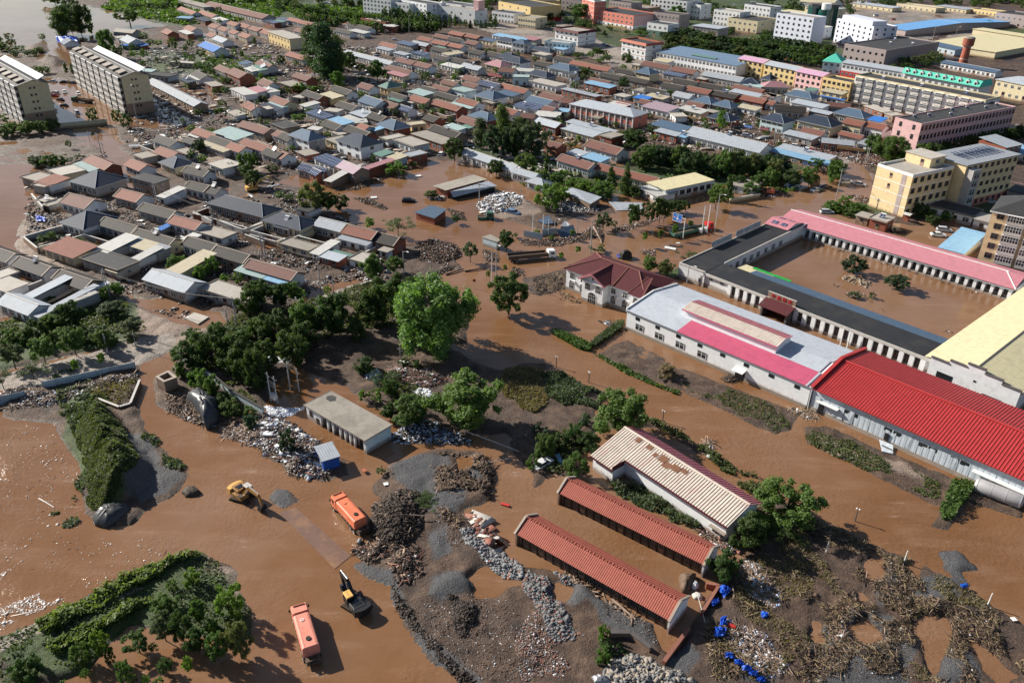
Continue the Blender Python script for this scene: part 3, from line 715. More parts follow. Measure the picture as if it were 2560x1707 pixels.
# ---------------------------------------------------------------- village houses
HKIND = {'r': 'red-brown tiled','o': 'orange tiled','k': 'dark grey tiled','n': 'navy metal-roofed','b': 'sky-blue roofed','B': 'bright blue roofed','g': 'grey metal-roofed','l': 'pale grey metal-roofed','w': 'white-roofed',
         'c': 'flat concrete-roofed','C': 'pale flat-roofed','p': 'pink-roofed','q': 'lilac-roofed','t': 'green-roofed','y': 'cream-roofed','s': 'solar-panelled','a': 'aqua-roofed','d': 'black flat-roofed','v': 'slate-blue roofed'}
HMAT = {'r': 'tile_red','o': 'tile_orange','k': 'tile_grey','n': 'sheet_navy','b': 'sheet_sky','B': 'sheet_bright','g': 'sheet_grey','l': 'sheet_light','w': 'sheet_white','c': 'concrete','C': 'concrete_light',
        'p': 'sheet_pink','q': 'sheet_lilac','t': 'sheet_teal','y': 'sheet_yellow','s': 'solar','a': 'sheet_cyan','d': 'bitumen','v': 'sheet_blue'}
DEF['sheet_slate'] = ('sheet',(.065,.11,.175),dict(dirt=.8)); HMAT['v'] = 'sheet_slate'; DEF['sheet_straw'] = ('sheet',(.44,.39,.28),dict(dirt=1)); HMAT['y'] = 'sheet_straw'; DEF['sheet_rose'] = ('sheet',(.34,.17,.19),dict(dirt=1)); HMAT['p'] = 'sheet_rose'; DEF['sheet_mauve'] = ('sheet',(.36,.27,.32),dict(dirt=1)); HMAT['q'] = 'sheet_mauve'
def house(t,kind,roof,x1,y1,x2,y2,h=3.3,d=6.5,rise=None,wall=None,snap=None,near=False,label=None,yard=0):
    F = Fr(t,x1,y1,x2,y2,h,snap); L = F.L
    c = F.w(L / 2,d / 2)
    roofm = HMAT[roof]
    if wall is None: wall = rng.choice(['white','white','grey','white','bluegrey','mudwall','brick','cream','grey'])
    nm = {'G': 'village_house','H': 'hip_roofed_house','F': 'flat_roofed_outbuilding','S': 'lean_to_shed'}[kind]
    word = {'G': 'gabled house','H': 'hip-roofed house','F': 'outbuilding','S': 'lean-to'}[kind]
    if h > 5: word = 'two-storey ' + ('house' if kind in 'GH' else 'building')
    r = thing(nm,(c.x,c.y,0),F.ang,label,'house' if kind in 'GH' else 'outbuilding',None if label else 'houses and sheds of the flooded village',None if label else HKIND[roof] + ' ' + word)
    hx,hy = L / 2,d / 2; o = .45; i = .35
    rise = rise if rise is not None else {'G': d * .23,'H': d * .26,'F': 0,'S': d * .10}[kind]
    b = MB(); b.box(-hx + i,-hy + i * 1.6,-1,hx - i,hy - i,h + .02,wall)
    if kind == 'G':
        g = 'white' if wall != 'brick' and wall != 'mudwall' and rng.random() < .7 else wall
        zz = h + rise * (1 - i * 1.0 / hy)
        for sx in (-1,1):
            x0 = sx * (hx - i); b.loft([[(x0,-hy + i,h - .1),(x0,hy - i,h - .1),(x0,0,zz - .05)],[(x0 - sx * .3,-hy + i,h - .1),(x0 - sx * .3,hy - i,h - .1),(x0 - sx * .3,0,zz - .05)]],g)
        b.box(hx - i,-hy + i * 1.6 + .02,-1,hx - i + .03,hy - i - .02,h - .02,g)
    b.build('wall',r)
    b = MB()
    if kind == 'G':
        th = .14
        b.slope(-hx,hx,-hy,h,0,h + rise,th,roofm); b.slope(-hx,hx,hy,h,0,h + rise,th,roofm); b.build('roof',r)
        b = MB(); tr = 'mortar' if roof in 'rok' else 'trim'
        b.box(-hx,-.16,h + rise + .04,hx,.16,h + rise + .24,tr); b.build('ridge_cap',r)
        if roof in 'rok' and near:
            b = MB()
            for sx in (-hx,hx - .22):
                b.slope(sx - .02,sx + .24,-hy - .03,h + .14,-.17,h + rise + .16,.1,tr); b.slope(sx - .02,sx + .24,hy + .03,h + .14,.17,h + rise + .16,.1,tr)
            b.build('verge_tiles',r)
    elif kind == 'H':
        e = min(hx,hy) * 1.0; k = max(hx - e,.01); ky = max(hy - e,.01)
        R0 = [(-hx - .3,-hy - .3,h - .05),(hx + .3,-hy - .3,h - .05),(hx + .3,hy + .3,h - .05),(-hx - .3,hy + .3,h - .05)]
        R1 = [(-k,-ky,h + rise),(k,-ky,h + rise),(k,ky,h + rise),(-k,ky,h + rise)]
        b.loft([R0,R1],roofm); b.build('roof',r)
        b = MB(); b.box(-hx - .25,-hy - .25,h - .25,hx + .25,hy + .25,h - .055,'trimwhite')
        b.build('soffit',r)
        b = MB(); b.cyl((-k,0,h + rise),(k,0,h + rise),.07,.07,'trim',5)
        for sx in (-1,1):
            for sy in (-1,1): b.cyl((sx * k,0,h + rise),(sx * (hx + .3),sy * (hy + .3),h),.055,.055,'fencegrey',5)
        b.build('ridge_flashing',r)
    elif kind == 'F':
        b.box(-hx,-hy,h,hx,hy,h + .22,roofm); b.build('roof',r)
        if rng.random() < .6:
            b = MB(); w = .15
            for q in ((-hx,-hy,hx,-hy + w),(-hx,hy - w,hx,hy),(-hx,-hy + w,-hx + w,hy - w),(hx - w,-hy + w,hx,hy - w)): b.box(q[0],q[1],h + .22,q[2],q[3],h + .45,'concrete_slab')
            b.build('parapet',r)
    else:
        b.slope(-hx,hx,-hy,h,hy,h + rise,.08,roofm); b.build('roof',r)
    n = max(1,int(L / 2.6)) if kind in 'GH' else (int(L / 3) if h < 5 else int(L / 3))
    st = max(1,round(h / 3.2)); fh = h / st
    for k in range(st):
        for q in range(n):
            x = -hx + .6 + (q + .5) * (L - 1.2) / n
            if k == 0 and q == n // 2: win(r,x,-hy + i * 1.6,0,1.2,2.2,'F','door','door')
            else: win(r,x,-hy + i * 1.6,k * fh + .9,min(1.9,L / n * .72),fh * .48,'F','window')
    if h > 5 or (near and kind != 'S'):
        for k in range(st): win(r,hx - i + .03,0,k * fh + 1.1,.9,.9,'R','window')
    if yard:
        b = MB(); yl = yard; hh = 2.0
        c2 = F.w(L / 2,-yl / 2)
        y_ = thing('yard_wall',(c2.x,c2.y,0),F.ang,auto='plastered courtyard wall',cat='wall',group='courtyard walls of the village houses')
        wm_ = rng.choice(['grey','mudwall','cream','brick','grey'])
        b.box(-hx + .3,-yl / 2,-1,hx - .3,-yl / 2 + .25,hh,wm_); b.box(-hx + .3,-yl / 2 + .25,-1,-hx + .55,yl / 2,hh,wm_); b.box(hx - .55,-yl / 2 + .25,-1,hx - .3,yl / 2,hh,wm_)
        b.build('masonry',y_)
        b = MB(); b.box(-hx + .22,-yl / 2 - .06,hh,hx - .22,-yl / 2 + .31,hh + .12,'trim'); b.box(-hx + .22,-yl / 2 + .31,hh,-hx + .6,yl / 2,hh + .12,'trim'); b.box(hx - .6,-yl / 2 + .31,hh,hx - .22,yl / 2,hh + .12,'trim')
        b.build('coping',y_)
        b = MB(); b.box(-.9,-yl / 2 - .1,0,.9,-yl / 2 - .003,1.9,rng.choice(['redpaint','rust','bluepaint','rust'])); b.build('gate',y_)
    return r
# ================================================================ large structures, near ground
def root_at(F,name,label,cat,group=None): return thing(name,(F.o.x,F.o.y,0),F.ang,label,cat,group)
def LM(phrase,F,x,y,z=3): landmark(phrase,F.w(x,y,z))
# ---- red roofed panel warehouse
F = Fr('d2',460,460,2352,1280,5.0); Lw,D,hh = 64.0,22.0,5.0
r = root_at(F,'warehouse','long warehouse with bright red ribbed roof and pale buckled panel walls','warehouse')
b = MB(); b.box(.3,.5,.8,Lw,D - .5,hh,'panel'); b.loft([[(.3,.5,hh),(.3,D - .5,hh),(.3,D / 2,hh + 1.95)],[(Lw,.5,hh),(Lw,D - .5,hh),(Lw,D / 2,hh + 1.95)]],'panel')
x = 1.0
while x < Lw:      # buckled wall panels, bottom edge pushed out by the flood
    q = rng.uniform(-.05,.28) if rng.random() < .5 else rng.uniform(-.02,.08)
    b.hexa([(x + .03,.42 - q,.82),(x + .95,.42 - rng.uniform(0,q + .05),.82),(x + .95,.499,.82),(x + .03,.499,.82),(x + .03,.47,hh - 1.2),(x + .95,.47,hh - 1.2),(x + .95,.499,hh - 1.2),(x + .03,.499,hh - 1.2)],'panel')
    x += 1.0
b.build('wall',r)
b = MB(); b.box(.1,.35,-1,Lw,D - .3,.8,'concrete_slab'); b.build('plinth',r)
b = MB()
b.slope(.6,Lw,-.35,hh - .05,D / 2,hh + 2.0,.12,'sheet_red',ribs=.56,rh=.085); b.slope(.6,Lw,D + .35,hh - .05,D / 2,hh + 2.0,.12,'sheet_red',ribs=.56,rh=.085)
b.build('roof',r)
b = MB(); b.slope(.5,Lw,D / 2 - .35,hh + 2.12,D / 2,hh + 2.22,.1,'sheet_red'); b.slope(.5,Lw,D / 2 + .35,hh + 2.12,D / 2,hh + 2.22,.1,'sheet_red'); b.build('ridge_cap',r)
b = MB(); b.slope(-.2,.5,-.45,hh + .45,D / 2,hh + 2.6,.12,'sheet_red'); b.slope(-.2,.5,D + .45,hh + .45,D / 2,hh + 2.6,.12,'sheet_red')
b.loft([[(.42,-.4,hh - .1),(.42,D + .4,hh - .1),(.42,D + .4,hh + .45),(.42,D / 2,hh + 2.6),(.42,-.4,hh + .45)],[(.5,-.4,hh - .1),(.5,D + .4,hh - .1),(.5,D + .4,hh + .45),(.5,D / 2,hh + 2.6),(.5,-.4,hh + .45)]],'sheet_red')
b.build('verge_parapet',r)
for px,py in ((795,690),(1178,858),(1493,995),(1778,1118)):
    x = F.loc(px,py,2.9)[0]
    for dx in (-.85,.85): win(r,x + dx,.5,2.5,1.5,.85,'F','plain')
win(r,Lw - 20,.5,2.5,1.5,.85,'F','plain')
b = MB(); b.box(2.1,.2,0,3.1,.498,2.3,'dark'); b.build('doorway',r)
b = MB(); b.box(1.6,-.5,2.75,6.0,.45,2.88,'trimwhite'); b.build('door_canopy',r)
x = F.loc(1900,1180,3)[0]
b = MB(); b.box(x,-.6,2.7,x + 9,.45,2.83,'trimwhite'); b.build('door_canopy',r)
x = F.loc(1110,930,.8)[0]
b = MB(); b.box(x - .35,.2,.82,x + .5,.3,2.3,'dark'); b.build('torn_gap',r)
b = MB()   # panel fallen out onto the mud
p = MB(); g0 = F.loc(1040,950,.3); g1 = F.loc(1245,1050,.3)
b.hexa([(x - .9,-.1,.5),(x + 1.6,.1,.5),(x + 2.6,-2.0,.15),(x + .9,-2.7,.15),(x - .9,-.1,.6),(x + 1.6,.1,.6),(x + 2.6,-2.0,.27),(x + .9,-2.7,.27)],'panel'); b.box(x + .2,-1.4,.38,x + 2.1,-1.32,.62,'framedark'); b.build('fallen_panel',r)
b = MB(); b.cyl((.25,-.25,.4),(.25,-.25,hh - .3),.1,.1,'trimwhite'); b.build('downpipe',r)
LM('the red-roofed warehouse',F,20,10); RED = F
# ---- silver horizontal tank
F2 = Fr('d2',1885,1400,2300,1560,.1); t_ = thing('storage_tank',(*F2.w(3.6,1.2)[:2],0),F2.ang,'dented silver cylindrical tank lying on its side against the warehouse wall','tank')
b = MB(); n = 20; rad = 1.25
rings = []
for x,k in ((-3.75,.0),(-3.7,.6),(-3.55,.9),(-3.3,1),(-1.1,1),(1.1,1),(3.3,1),(3.55,.9),(3.7,.6),(3.75,.0)):
    rings.append([(x,math.cos(2 * math.pi * j / n) * rad * max(k,.02),rad + .1 + math.sin(2 * math.pi * j / n) * rad * max(k,.02)) for j in range(n)])
b.loft(rings,'silver'); b.build('shell',t_,True)
b = MB()
for x in (-3.3,-1.1,1.1,3.3): b.loft([[(x + dx,math.cos(2 * math.pi * j / n) * (rad + .03),rad + .1 + math.sin(2 * math.pi * j / n) * (rad + .03)) for j in range(n)] for dx in (-.04,.04)],'silver')
b.build('weld_band',t_)
for x in (-2.2,2.2): b = MB(); b.box(x - .2,-.9,-.5,x + .2,.9,.45,'concrete_slab'); b.build('saddle',t_)
# ---- pink and silver roofed hall beside it
F = Fr('n',1567,774.5,2029,969,5.0); L,D,hh = 45.2,19.6,5.0; rz = 6.3
r = root_at(F,'warehouse','long white hall with silver and magenta roof and raised skylight','warehouse')
b = MB(); b.box(.1,.1,-1,L,D - .1,hh,'whiteclean'); b.loft([[(.1,.1,hh),(.1,D - .1,hh),(.1,D / 2,rz - .05)],[(L,.1,hh),(L,D - .1,hh),(L,D / 2,rz - .05)]],'whiteclean'); b.build('wall',r)
b = MB(); b.box(0,0,-1,L - .1,.1,.7,'concrete_slab'); b.build('plinth',r)
def sub(xa,xb,ya,yb,m):     # strip of the roof between two local y lines
    f = lambda y: hh + .05 + (rz - hh) * (1 - abs(y - D / 2) / (D / 2))
    return MB().slope(xa,xb,ya,f(ya),yb,f(yb),.12,m)
b = sub(0,14.0,-.3,D / 2,'sheet_silver'); q = sub(14.0,44.2,5.2,D / 2,'sheet_silver'); b.add(q.v,q.f,'sheet_silver'); q = sub(0,L - .6,D + .3,D / 2,'sheet_silver'); b.add(q.v,q.f,'sheet_silver')
q = sub(44.2,L - .6,-.3,5.2,'sheet_silver'); b.add(q.v,q.f,'sheet_silver'); b.build('roof',r)
sub(14.0,44.2,-.3,5.2,'sheet_magenta').build('magenta_roof_bay',r)
b = MB(); b.box(11.6,5.4,hh,34.4,11.2,7.7,'whiteclean'); b.loft([[(11.6,5.4,7.7),(11.6,11.2,7.7),(11.6,8.3,8.3)],[(34.4,5.4,7.7),(34.4,11.2,7.7),(34.4,8.3,8.3)]],'whiteclean'); mo = b.build('skylight_monitor',r)
b = MB(); b.slope(11.3,34.7,5.0,7.65,8.3,8.35,.1,'sheet_bone',ribs=.5,rh=.06); b.slope(11.3,34.7,11.6,7.65,8.3,8.35,.1,'sheet_faded',ribs=.5,rh=.06); b.build('roof',mo)
b = MB(); b.slope(11.3,34.7,4.93,7.5,5.0,7.75,.05,'sheet_magenta'); b.build('fascia',mo)
b = MB(); b.box(-.15,-.1,hh - .4,.15,D + .1,hh + .5,'trimwhite'); b.loft([[(-.15,-.1,hh + .5),(-.15,D + .1,hh + .5),(-.15,D / 2,rz + .5)],[(.15,-.1,hh + .5),(.15,D + .1,hh + .5),(.15,D / 2,rz + .5)]],'trimwhite'); b.build('end_parapet',r)
for (px,py) in ((1110,1350),(1288,1425),(1472,1505)): win(r,F.loc(px,py,3.8,'c1')[0],.1,3.45,1.15,.75,'F','plain')
for (px,py) in ((1470,10),(1663,90),(1865,177),(2075,268),(2295,367)): win(r,F.loc(px,py,3.8,'c2')[0],.1,3.45,1.15,.75,'F','plain')
for (px,py) in ((85,365),(313,465)): win(r,F.loc(px,py,3.8,'d2')[0],.1,3.45,1.15,.75,'F','plain')
for (px,py,t) in ((1102,1435,'c1'),(1278,1510,'c1'),(1460,97,'c2'),(1648,187,'c2')): win(r,F.loc(px,py,2.0,t)[0],.1,1.15,2.3,1.5,'F','window')
x = F.loc(2010,360,1,'c2')[0]
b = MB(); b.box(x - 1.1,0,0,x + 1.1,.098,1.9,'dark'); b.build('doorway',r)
b = MB(); b.hexa([(x - 1.3,-1.5,2.3),(x + 1.3,-1.5,2.3),(x + 1.3,.09,2.6),(x - 1.3,.09,2.6),(x - 1.3,-1.5,2.4),(x + 1.3,-1.5,2.4),(x + 1.3,.09,2.7),(x - 1.3,.09,2.7)],'trimwhite'); b.build('door_canopy',r)
LM('the hall with magenta roof',F,22,10); HALL = F
# ---- white two-storey house with maroon hipped roof and entrance gable
F = Fr('w',240,450,1510,910,5.9); L,D,hh = 23.3,12.6,5.7; rz = 8.3
r = root_at(F,'villa','white two-storey villa with maroon hipped tile roof and arched windows','house')
b = MB(); b.box(0,0,-1,L,D,hh,'whiteclean'); b.box(6.6,-2.1,-1,13.0,0,hh,'whiteclean'); b.box(20.0,-.9,-1,L - .1,0,hh,'whiteclean'); b.build('wall',r)
b = MB(); b.box(-.08,-.08,-1,6.6,.0,.7,'concrete_slab'); b.box(6.52,-2.18,-1,13.08,-2.1,.7,'concrete_slab'); b.box(13.0,-2.1,-1,13.08,-.08,.7,'concrete_slab'); b.box(13.08,-.08,-1,20,0,.7,'concrete_slab'); b.build('plinth',r)
b = MB(); o = .6; z0 = hh
R0 = [(-o,-o,z0),(L + o,-o,z0),(L + o,D + o,z0),(-o,D + o,z0)]; R1 = [(6.0,D / 2,rz),(L - 6,D / 2,rz),(L - 6,D / 2 + .01,rz),(6.0,D / 2 + .01,rz)]
b.loft([R0,R1],'tile_maroon')
gz = hh + 2.0; gx = 9.8
for sx in (-1,1):
    e = gx + sx * 3.9
    lo = [(e,-2.7,z0 - .02),(gx,-2.7,gz),(gx,5.6,gz + .25),(e,-.55,z0 + .05)]
    b.hexa(lo + [(p[0] + sx * .03,p[1],p[2] + .14) for p in lo],'tile_maroon')
lo = [(19.6,-1.5,z0 - .02),(L + o,-1.5,z0 - .02),(L - 1.6,D / 2 - .6,rz - .5),(20.6,D / 2 - .6,rz - .5)]
b.hexa(lo + [(p[0],p[1],p[2] + .1) for p in lo],'tile_maroon'); b.build('roof',r)
b = MB()
for p,q in (((-o,-o,z0 + .1),(6,D / 2,rz + .05)),((L + o,-o,z0 + .1),(L - 6,D / 2,rz + .05)),((6,D / 2,rz + .05),(L - 6,D / 2,rz + .05)),((-o,D + o,z0 + .1),(6,D / 2,rz + .05)),((gx,-2.7,gz + .15),(gx,5.6,gz + .4)),((gx + 3.9,-2.6,z0 + .15),(gx + 3.9,-.6,z0 + .15)),
             ((14.6,-.6,z0 + .15),(14.3,D / 2,rz + .05)),((19.6,-1.5,z0 + .1),(20.4,D / 2 - .6,rz - .35)),((L + .3,-1.5,z0 + .1),(L - 1.7,D / 2 - .6,rz - .35))): b.cyl(p,q,.13,.13,'rubblered',6)
b.build('hip_tiles',r)
b = MB()
for sx in (-1,1):
    e = gx + sx * 4.0; p = [(e,-2.85,z0 - .15),(gx,-2.85,gz - .1),(gx,-2.7,gz - .1),(e,-2.7,z0 - .15)]
    b.hexa([(e,-2.95,z0 - .2),(gx,-2.95,gz - .05),(gx,-2.6,gz - .05),(e,-2.6,z0 - .2),(e,-2.95,z0 + .2),(gx,-2.95,gz + .3),(gx,-2.6,gz + .3),(e,-2.6,z0 + .2)],'sheet_faded')
b.build('bargeboard',r)
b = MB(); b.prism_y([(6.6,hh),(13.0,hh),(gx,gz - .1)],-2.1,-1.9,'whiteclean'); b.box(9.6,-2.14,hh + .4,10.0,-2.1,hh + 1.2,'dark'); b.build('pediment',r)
b = MB(); b.box(6.3,-2.5,hh - .25,13.3,-2.1,hh,'trimwhite'); b.box(-.3,-.3,hh - .25,6.3,0,hh - .01,'trimwhite'); b.box(13.3,-.3,hh - .25,20,0,hh - .01,'trimwhite'); b.box(20,-1.2,hh - .25,L + .3,-.9,hh - .01,'trimwhite'); b.build('cornice',r)
for x in (1.9,5.3,14.6,18.0): win(r,x,-.02,3.5,1.35,1.35,'F','window')
for x in (8.3,11.5): win(r,x,-2.1,3.4,1.5,1.6,'F','arch_frame','arched_window_surround'); win(r,x,-2.13,3.4,1.5,1.6,'F','arch','arched_window')
for x in (1.8,5.2,14.7,18.0): win(r,x,0,.9,1.35,2.0,'F','arch_frame','arched_window_surround'); win(r,x,-.03,.9,1.35,2.0,'F','arch','arched_window')
win(r,21.6,-.9,3.4,1.4,1.5,'F','arch_frame','arched_window_surround'); win(r,21.6,-.93,3.4,1.4,1.5,'F','arch','arched_window')
win(r,9.8,-2.1,0,2.2,2.9,'F','arch_frame','door_surround'); win(r,9.8,-2.13,0,2.2,2.9,'F','arch','arched_door')
for x in (2.2,5.6,15.3,18.6):
    b = MB(); b.box(x,-.5,2.6,x + .8,-.03,3.15,'trimwhite'); b.box(x + .1,-.53,2.68,x + .6,-.5,3.08,'steel'); b.build('air_conditioner',r)
LM('the maroon-roofed white villa',F,11,5); VILLA = F
# ---- courtyard compound: left wing
F = Fr('c1',1490,850,2265,500,4.0); L,D,hh = 52.0,8.0,3.9
r = root_at(F,'courtyard_wing','white left wing of the flooded courtyard under a flat black roof','building')
b = MB(); b.box(0,-D,-1,L,0,hh,'white'); b.build('wall',r)
b = MB(); b.box(.3,-D + .3,hh - .05,L,-.3,hh + .12,'bitumen_black'); b.build('roof',r)
b = MB(); b.box(-.1,-D,hh,.25,0,hh + .4,'trim'); b.box(.25,-.25,hh,L,0,hh + .4,'trim'); b.box(9,-D - .1,hh,L,-D + .2,hh + .3,'trim'); b.build('parapet',r)
b = MB(); b.box(-.06,-D - .06,-1,0,.06,.7,'concrete_slab'); b.build('plinth',r)
for x in (12,15.5,19,22.5,26,30,34,38): win(r,x,-D,.9,1.6,1.7,'F','window')
win(r,-.0,-D + 1.2,.9,.9,1.2,'L','window')
LM('the black-roofed left courtyard wing',F,20,-4)
for k,(xa,xb) in enumerate(((15,25),(27,41))):
    t_ = thing('roof_fence',(*F.w((xa + xb) / 2,.15)[:2],hh + .3),F.ang,('short' if k == 0 else 'long') + ' blue-grey louvred fence on the outer edge of the black roof','fence')
    h2 = (xb - xa) / 2
    for i in range(int((xb - xa) / 1.6)):
        b = MB(); x = -h2 + i * 1.6; b.box(x + .05,-.03,.1,x + 1.5,.03,1.7,'fencegrey')
        for j in range(7): b.box(x + .05,-.06,.2 + j * .22,x + 1.5,-.03,.25 + j * .22,'steel')
        b.build('panel',t_)
    b = MB()
    for i in range(int((xb - xa) / 1.6) + 1): b.box(-h2 + i * 1.6 - .04,-.05,-.3,-h2 + i * 1.6 + .04,.05,1.8,'steel')
    b.build('posts_and_rail',t_)
F = Fr('c1',1710,930,2290,1170,4.0)
e = A('d2',1530,210,4.0); dd = Vector((e.x,e.y,0)) - F.o; F.ang = math.atan2(dd.y,dd.x); F.ux = dd.normalized(); F.uy = Vector((-F.ux.y,F.ux.x,0)); L = dd.length; D,hh = 8.6,3.7
r = root_at(F,'courtyard_wing','long white front wing with flat black roof and a red-lettered gateway','building')
g0,g1 = F.loc(60,1200,3.0,'d1')[0],F.loc(235,1290,3.0,'d1')[0]
b = MB(); b.box(0,.5,-1,g0,D,hh,'white'); b.box(g1,.5,-1,L,D,hh,'white'); b.box(g0,4.0,-1,g1,D,hh,'brownwall'); b.build('wall',r)
b = MB(); b.box(0,.1,hh,g0,D + .2,hh + .25,'bitumen_black'); b.box(g1,.1,hh,L,D + .2,hh + .25,'bitumen_black'); b.box(g0,1.5,hh,g1,D + .2,hh + .247,'bitumen_black'); b.build('roof',r)
b = MB(); b.box(0,-.15,hh - .35,g0,.1,hh + .3,'trim'); b.box(g1,-.15,hh - .35,L,.1,hh + .3,'trim'); b.build('fascia',r)
x = 7.5
while x < L - .5:
    if not (g0 - 1 < x < g1 + .5): b = MB(); b.box(x,-.1,0,x + 1.0,.499,hh - .35,'whiteclean'); b.build('pilaster',r)
    x += 2.3
x = 8.5
while x < L - 1.5:
    if not (g0 - 2 < x < g1): win(r,x + .65,.5,.8,1.2,2.1,'F','windowdark')
    x += 2.3
for x in (2.0,5.4): win(r,x,.5,2.2,1.1,.7,'F','window')
b = MB(); b.box(-.05,.4,-1,g0 - .5,.5,.6,'concrete_slab'); b.box(g1 + .5,.4,-1,L,.5,.6,'concrete_slab'); b.build('plinth',r)
b = MB(); b.box(g0 - .5,-2.6,0,g0,1.5,3.3,'framedark'); b.box(g1,-2.6,0,g1 + .5,1.5,3.3,'framedark'); b.build('gate_pier',r)
b = MB(); b.slope(g0 - .9,g1 + .9,-3.4,2.7,-.3,3.9,.15,'tile_maroon'); b.slope(g0 - .9,g1 + .9,1.4,3.3,-.3,3.9,.15,'tile_maroon'); b.build('gate_roof',r)
b = MB(); b.box(g0,1.5,0,g1,1.65,2.9,'redpaint'); b.build('gate_door',r)
b = MB(); b.box(g0 - .7,.1,hh + .2,g1 + .7,.35,hh + 1.7,'brownwall'); b.box(g0 - .75,.05,hh + 1.7,g1 + .75,.4,hh + 1.82,'trim'); sg = b.build('gate_signboard',r)
def glyphs(parent,s,size,m,loc,rot,depth=.04,name='lettering',sx=1.0):
    """lettering made of solid strokes"""
    cu = bpy.data.curves.new(name,'FONT'); cu.body = s; cu.size = size; cu.extrude = depth; cu.align_x = 'CENTER'; cu.align_y = 'CENTER'
    ob = bpy.data.objects.new(name,cu); C.objects.link(ob)
    dg = bpy.context.evaluated_depsgraph_get(); me_ = bpy.data.meshes.new_from_object(ob.evaluated_get(dg)); bpy.data.objects.remove(ob)
    me_.materials.clear(); me_.materials.append(mat(m))
    o = bpy.data.objects.new(name,me_); C.objects.link(o); o.parent = parent; o.location = loc; o.rotation_euler = rot; o.scale = (sx,1,1)
    return o
glyphs(sg,'中 鑫 粮 库',1.15,'redsign',((g0 + g1) / 2,.04,hh + .95),(math.pi / 2,0,0))
t_ = thing('blue_canopy',(*F.w(L * .55,D + 2.4)[:2],0),F.ang,'long slate-blue metal canopy along the courtyard edge of the black roof','canopy')
b = MB(); b.slope(-L * .42,L * .45,-2.1,hh + .05,2.1,hh - .35,.08,'sheet_slate'); b.build('sheet_roof',t_)
for i in range(12): b = MB(); x = -L * .41 + i * L * .86 / 11; b.cyl((x,1.9,-.5),(x,1.9,hh - .35),.07,.07,'steel',6); b.build('post',t_)
t_ = thing('green_canopy',(*F.w(L * .2,D + 4.6)[:2],0),F.ang,'narrow torn green sheet roof strip at the canopy corner','canopy')
b = MB(); b.slope(-5.5,5.5,-.5,hh - .2,.5,hh - .1,.06,'green'); b.build('sheet_roof',t_)
for x in (-5,0,5): b = MB(); b.cyl((x,0,-.5),(x,0,hh - .2),.05,.05,'steel',5); b.build('post',t_)
t_ = thing('cream_awning',(*F.w(8,D + 3.2)[:2],0),F.ang,'cream corrugated awning in the corner between the two black roofs','canopy')
b = MB(); b.slope(-4.5,4.5,-2.0,hh - .1,2.2,hh - .4,.08,'sheet_yellow'); b.build('sheet_roof',t_)
for x in (-4.2,4.2): b = MB(); b.cyl((x,2,-.5),(x,2,hh - .4),.07,.07,'steel',5); b.build('post',t_)
LM('the black-roofed front courtyard wing',F,L / 2,4); FRONT = F
F = Fr('d1',380,520,2280,1080,3.5); L,D,hh = 57.9,12.6,3.4
r = root_at(F,'courtyard_wing','long pink-roofed colonnaded wing along the far side of the courtyard','building')
b = MB(); b.box(-7.5,1.6,-1,L,D - .3,hh,'white'); b.build('wall',r)
rz = 4.9; rd = 6.4
b = MB(); b.slope(-7.6,L - .2,-.5,hh,rd,rz,.14,'sheet_pink'); b.slope(-7.6,L - .2,D + .4,hh,rd,rz,.14,'sheet_pink'); b.build('roof',r)
b = MB(); b.box(-7.6,rd - .15,rz + .08,L - 4,rd + .15,rz + .3,'trimwhite'); b.cyl((L,-.3,hh + .2),(L - 4.6,rd,rz + .2),.13,.13,'trimwhite'); b.build('ridge_cap',r)
b = MB(); b.box(-7,-.35,hh - .45,L - .3,-.05,hh - .02,'paleblue'); b.box(-7,-.5,hh - .05,L - .2,-.42,hh + .12,'tile_maroon'); b.build('fascia',r)
x = .3; i = 0
while x < L - 1:
    b = MB(); b.box(x,0,-1,x + .75,.6,hh - .45,'whiteclean'); b.build('column',r)
    win(r,x + 1.35,1.6,.0 if i % 4 == 3 else .8,1.1,2.4 if i % 4 == 3 else 1.7,'F','windowdark')
    x += 2.08; i += 1
b = MB(); b.box(0,.05,-1,L - 1,1.6,.35,'concrete_slab'); b.build('verandah_floor',r)
b = MB(); b.slope(-7.8,-.2,-4.3,hh + 1.9,0,hh + 1.0,.12,'sheet_pink'); b.slope(-7.8,-.2,-4.3,hh + 1.9,-8.6,hh + .9,.12,'sheet_pink'); p = b.build('pavilion_roof',r)
b = MB(); b.box(-7.4,-8.2,hh - .5,-.6,-.2,hh + .9,'white'); b.prism_x([(-8.2,hh + .9),(-.2,hh + .9),(-4.3,hh + 1.85)],-7.4,-.6,'white'); b.build('pavilion_wall',r)
for y in (-6.6,-2.2):
    for dx in (-5.4,-2.6):
        b = MB(); zz = hh + 1.9 - abs(y + 4.3) * .23; s = -.23 if y > -4.3 else .23
        b.hexa([(dx - .9,y - .7,zz - .7 * s + .1),(dx + .9,y - .7,zz - .7 * s + .1),(dx + .9,y + .7,zz + .7 * s + .1),(dx - .9,y + .7,zz + .7 * s + .1),(dx - .9,y - .7,zz - .7 * s + .22),(dx + .9,y - .7,zz - .7 * s + .22),(dx + .9,y + .7,zz + .7 * s + .22),(dx - .9,y + .7,zz + .7 * s + .22)],'solar'); b.build('roof_light',r)
LM('the pink-roofed courtyard wing',F,30,6)
F0 = F
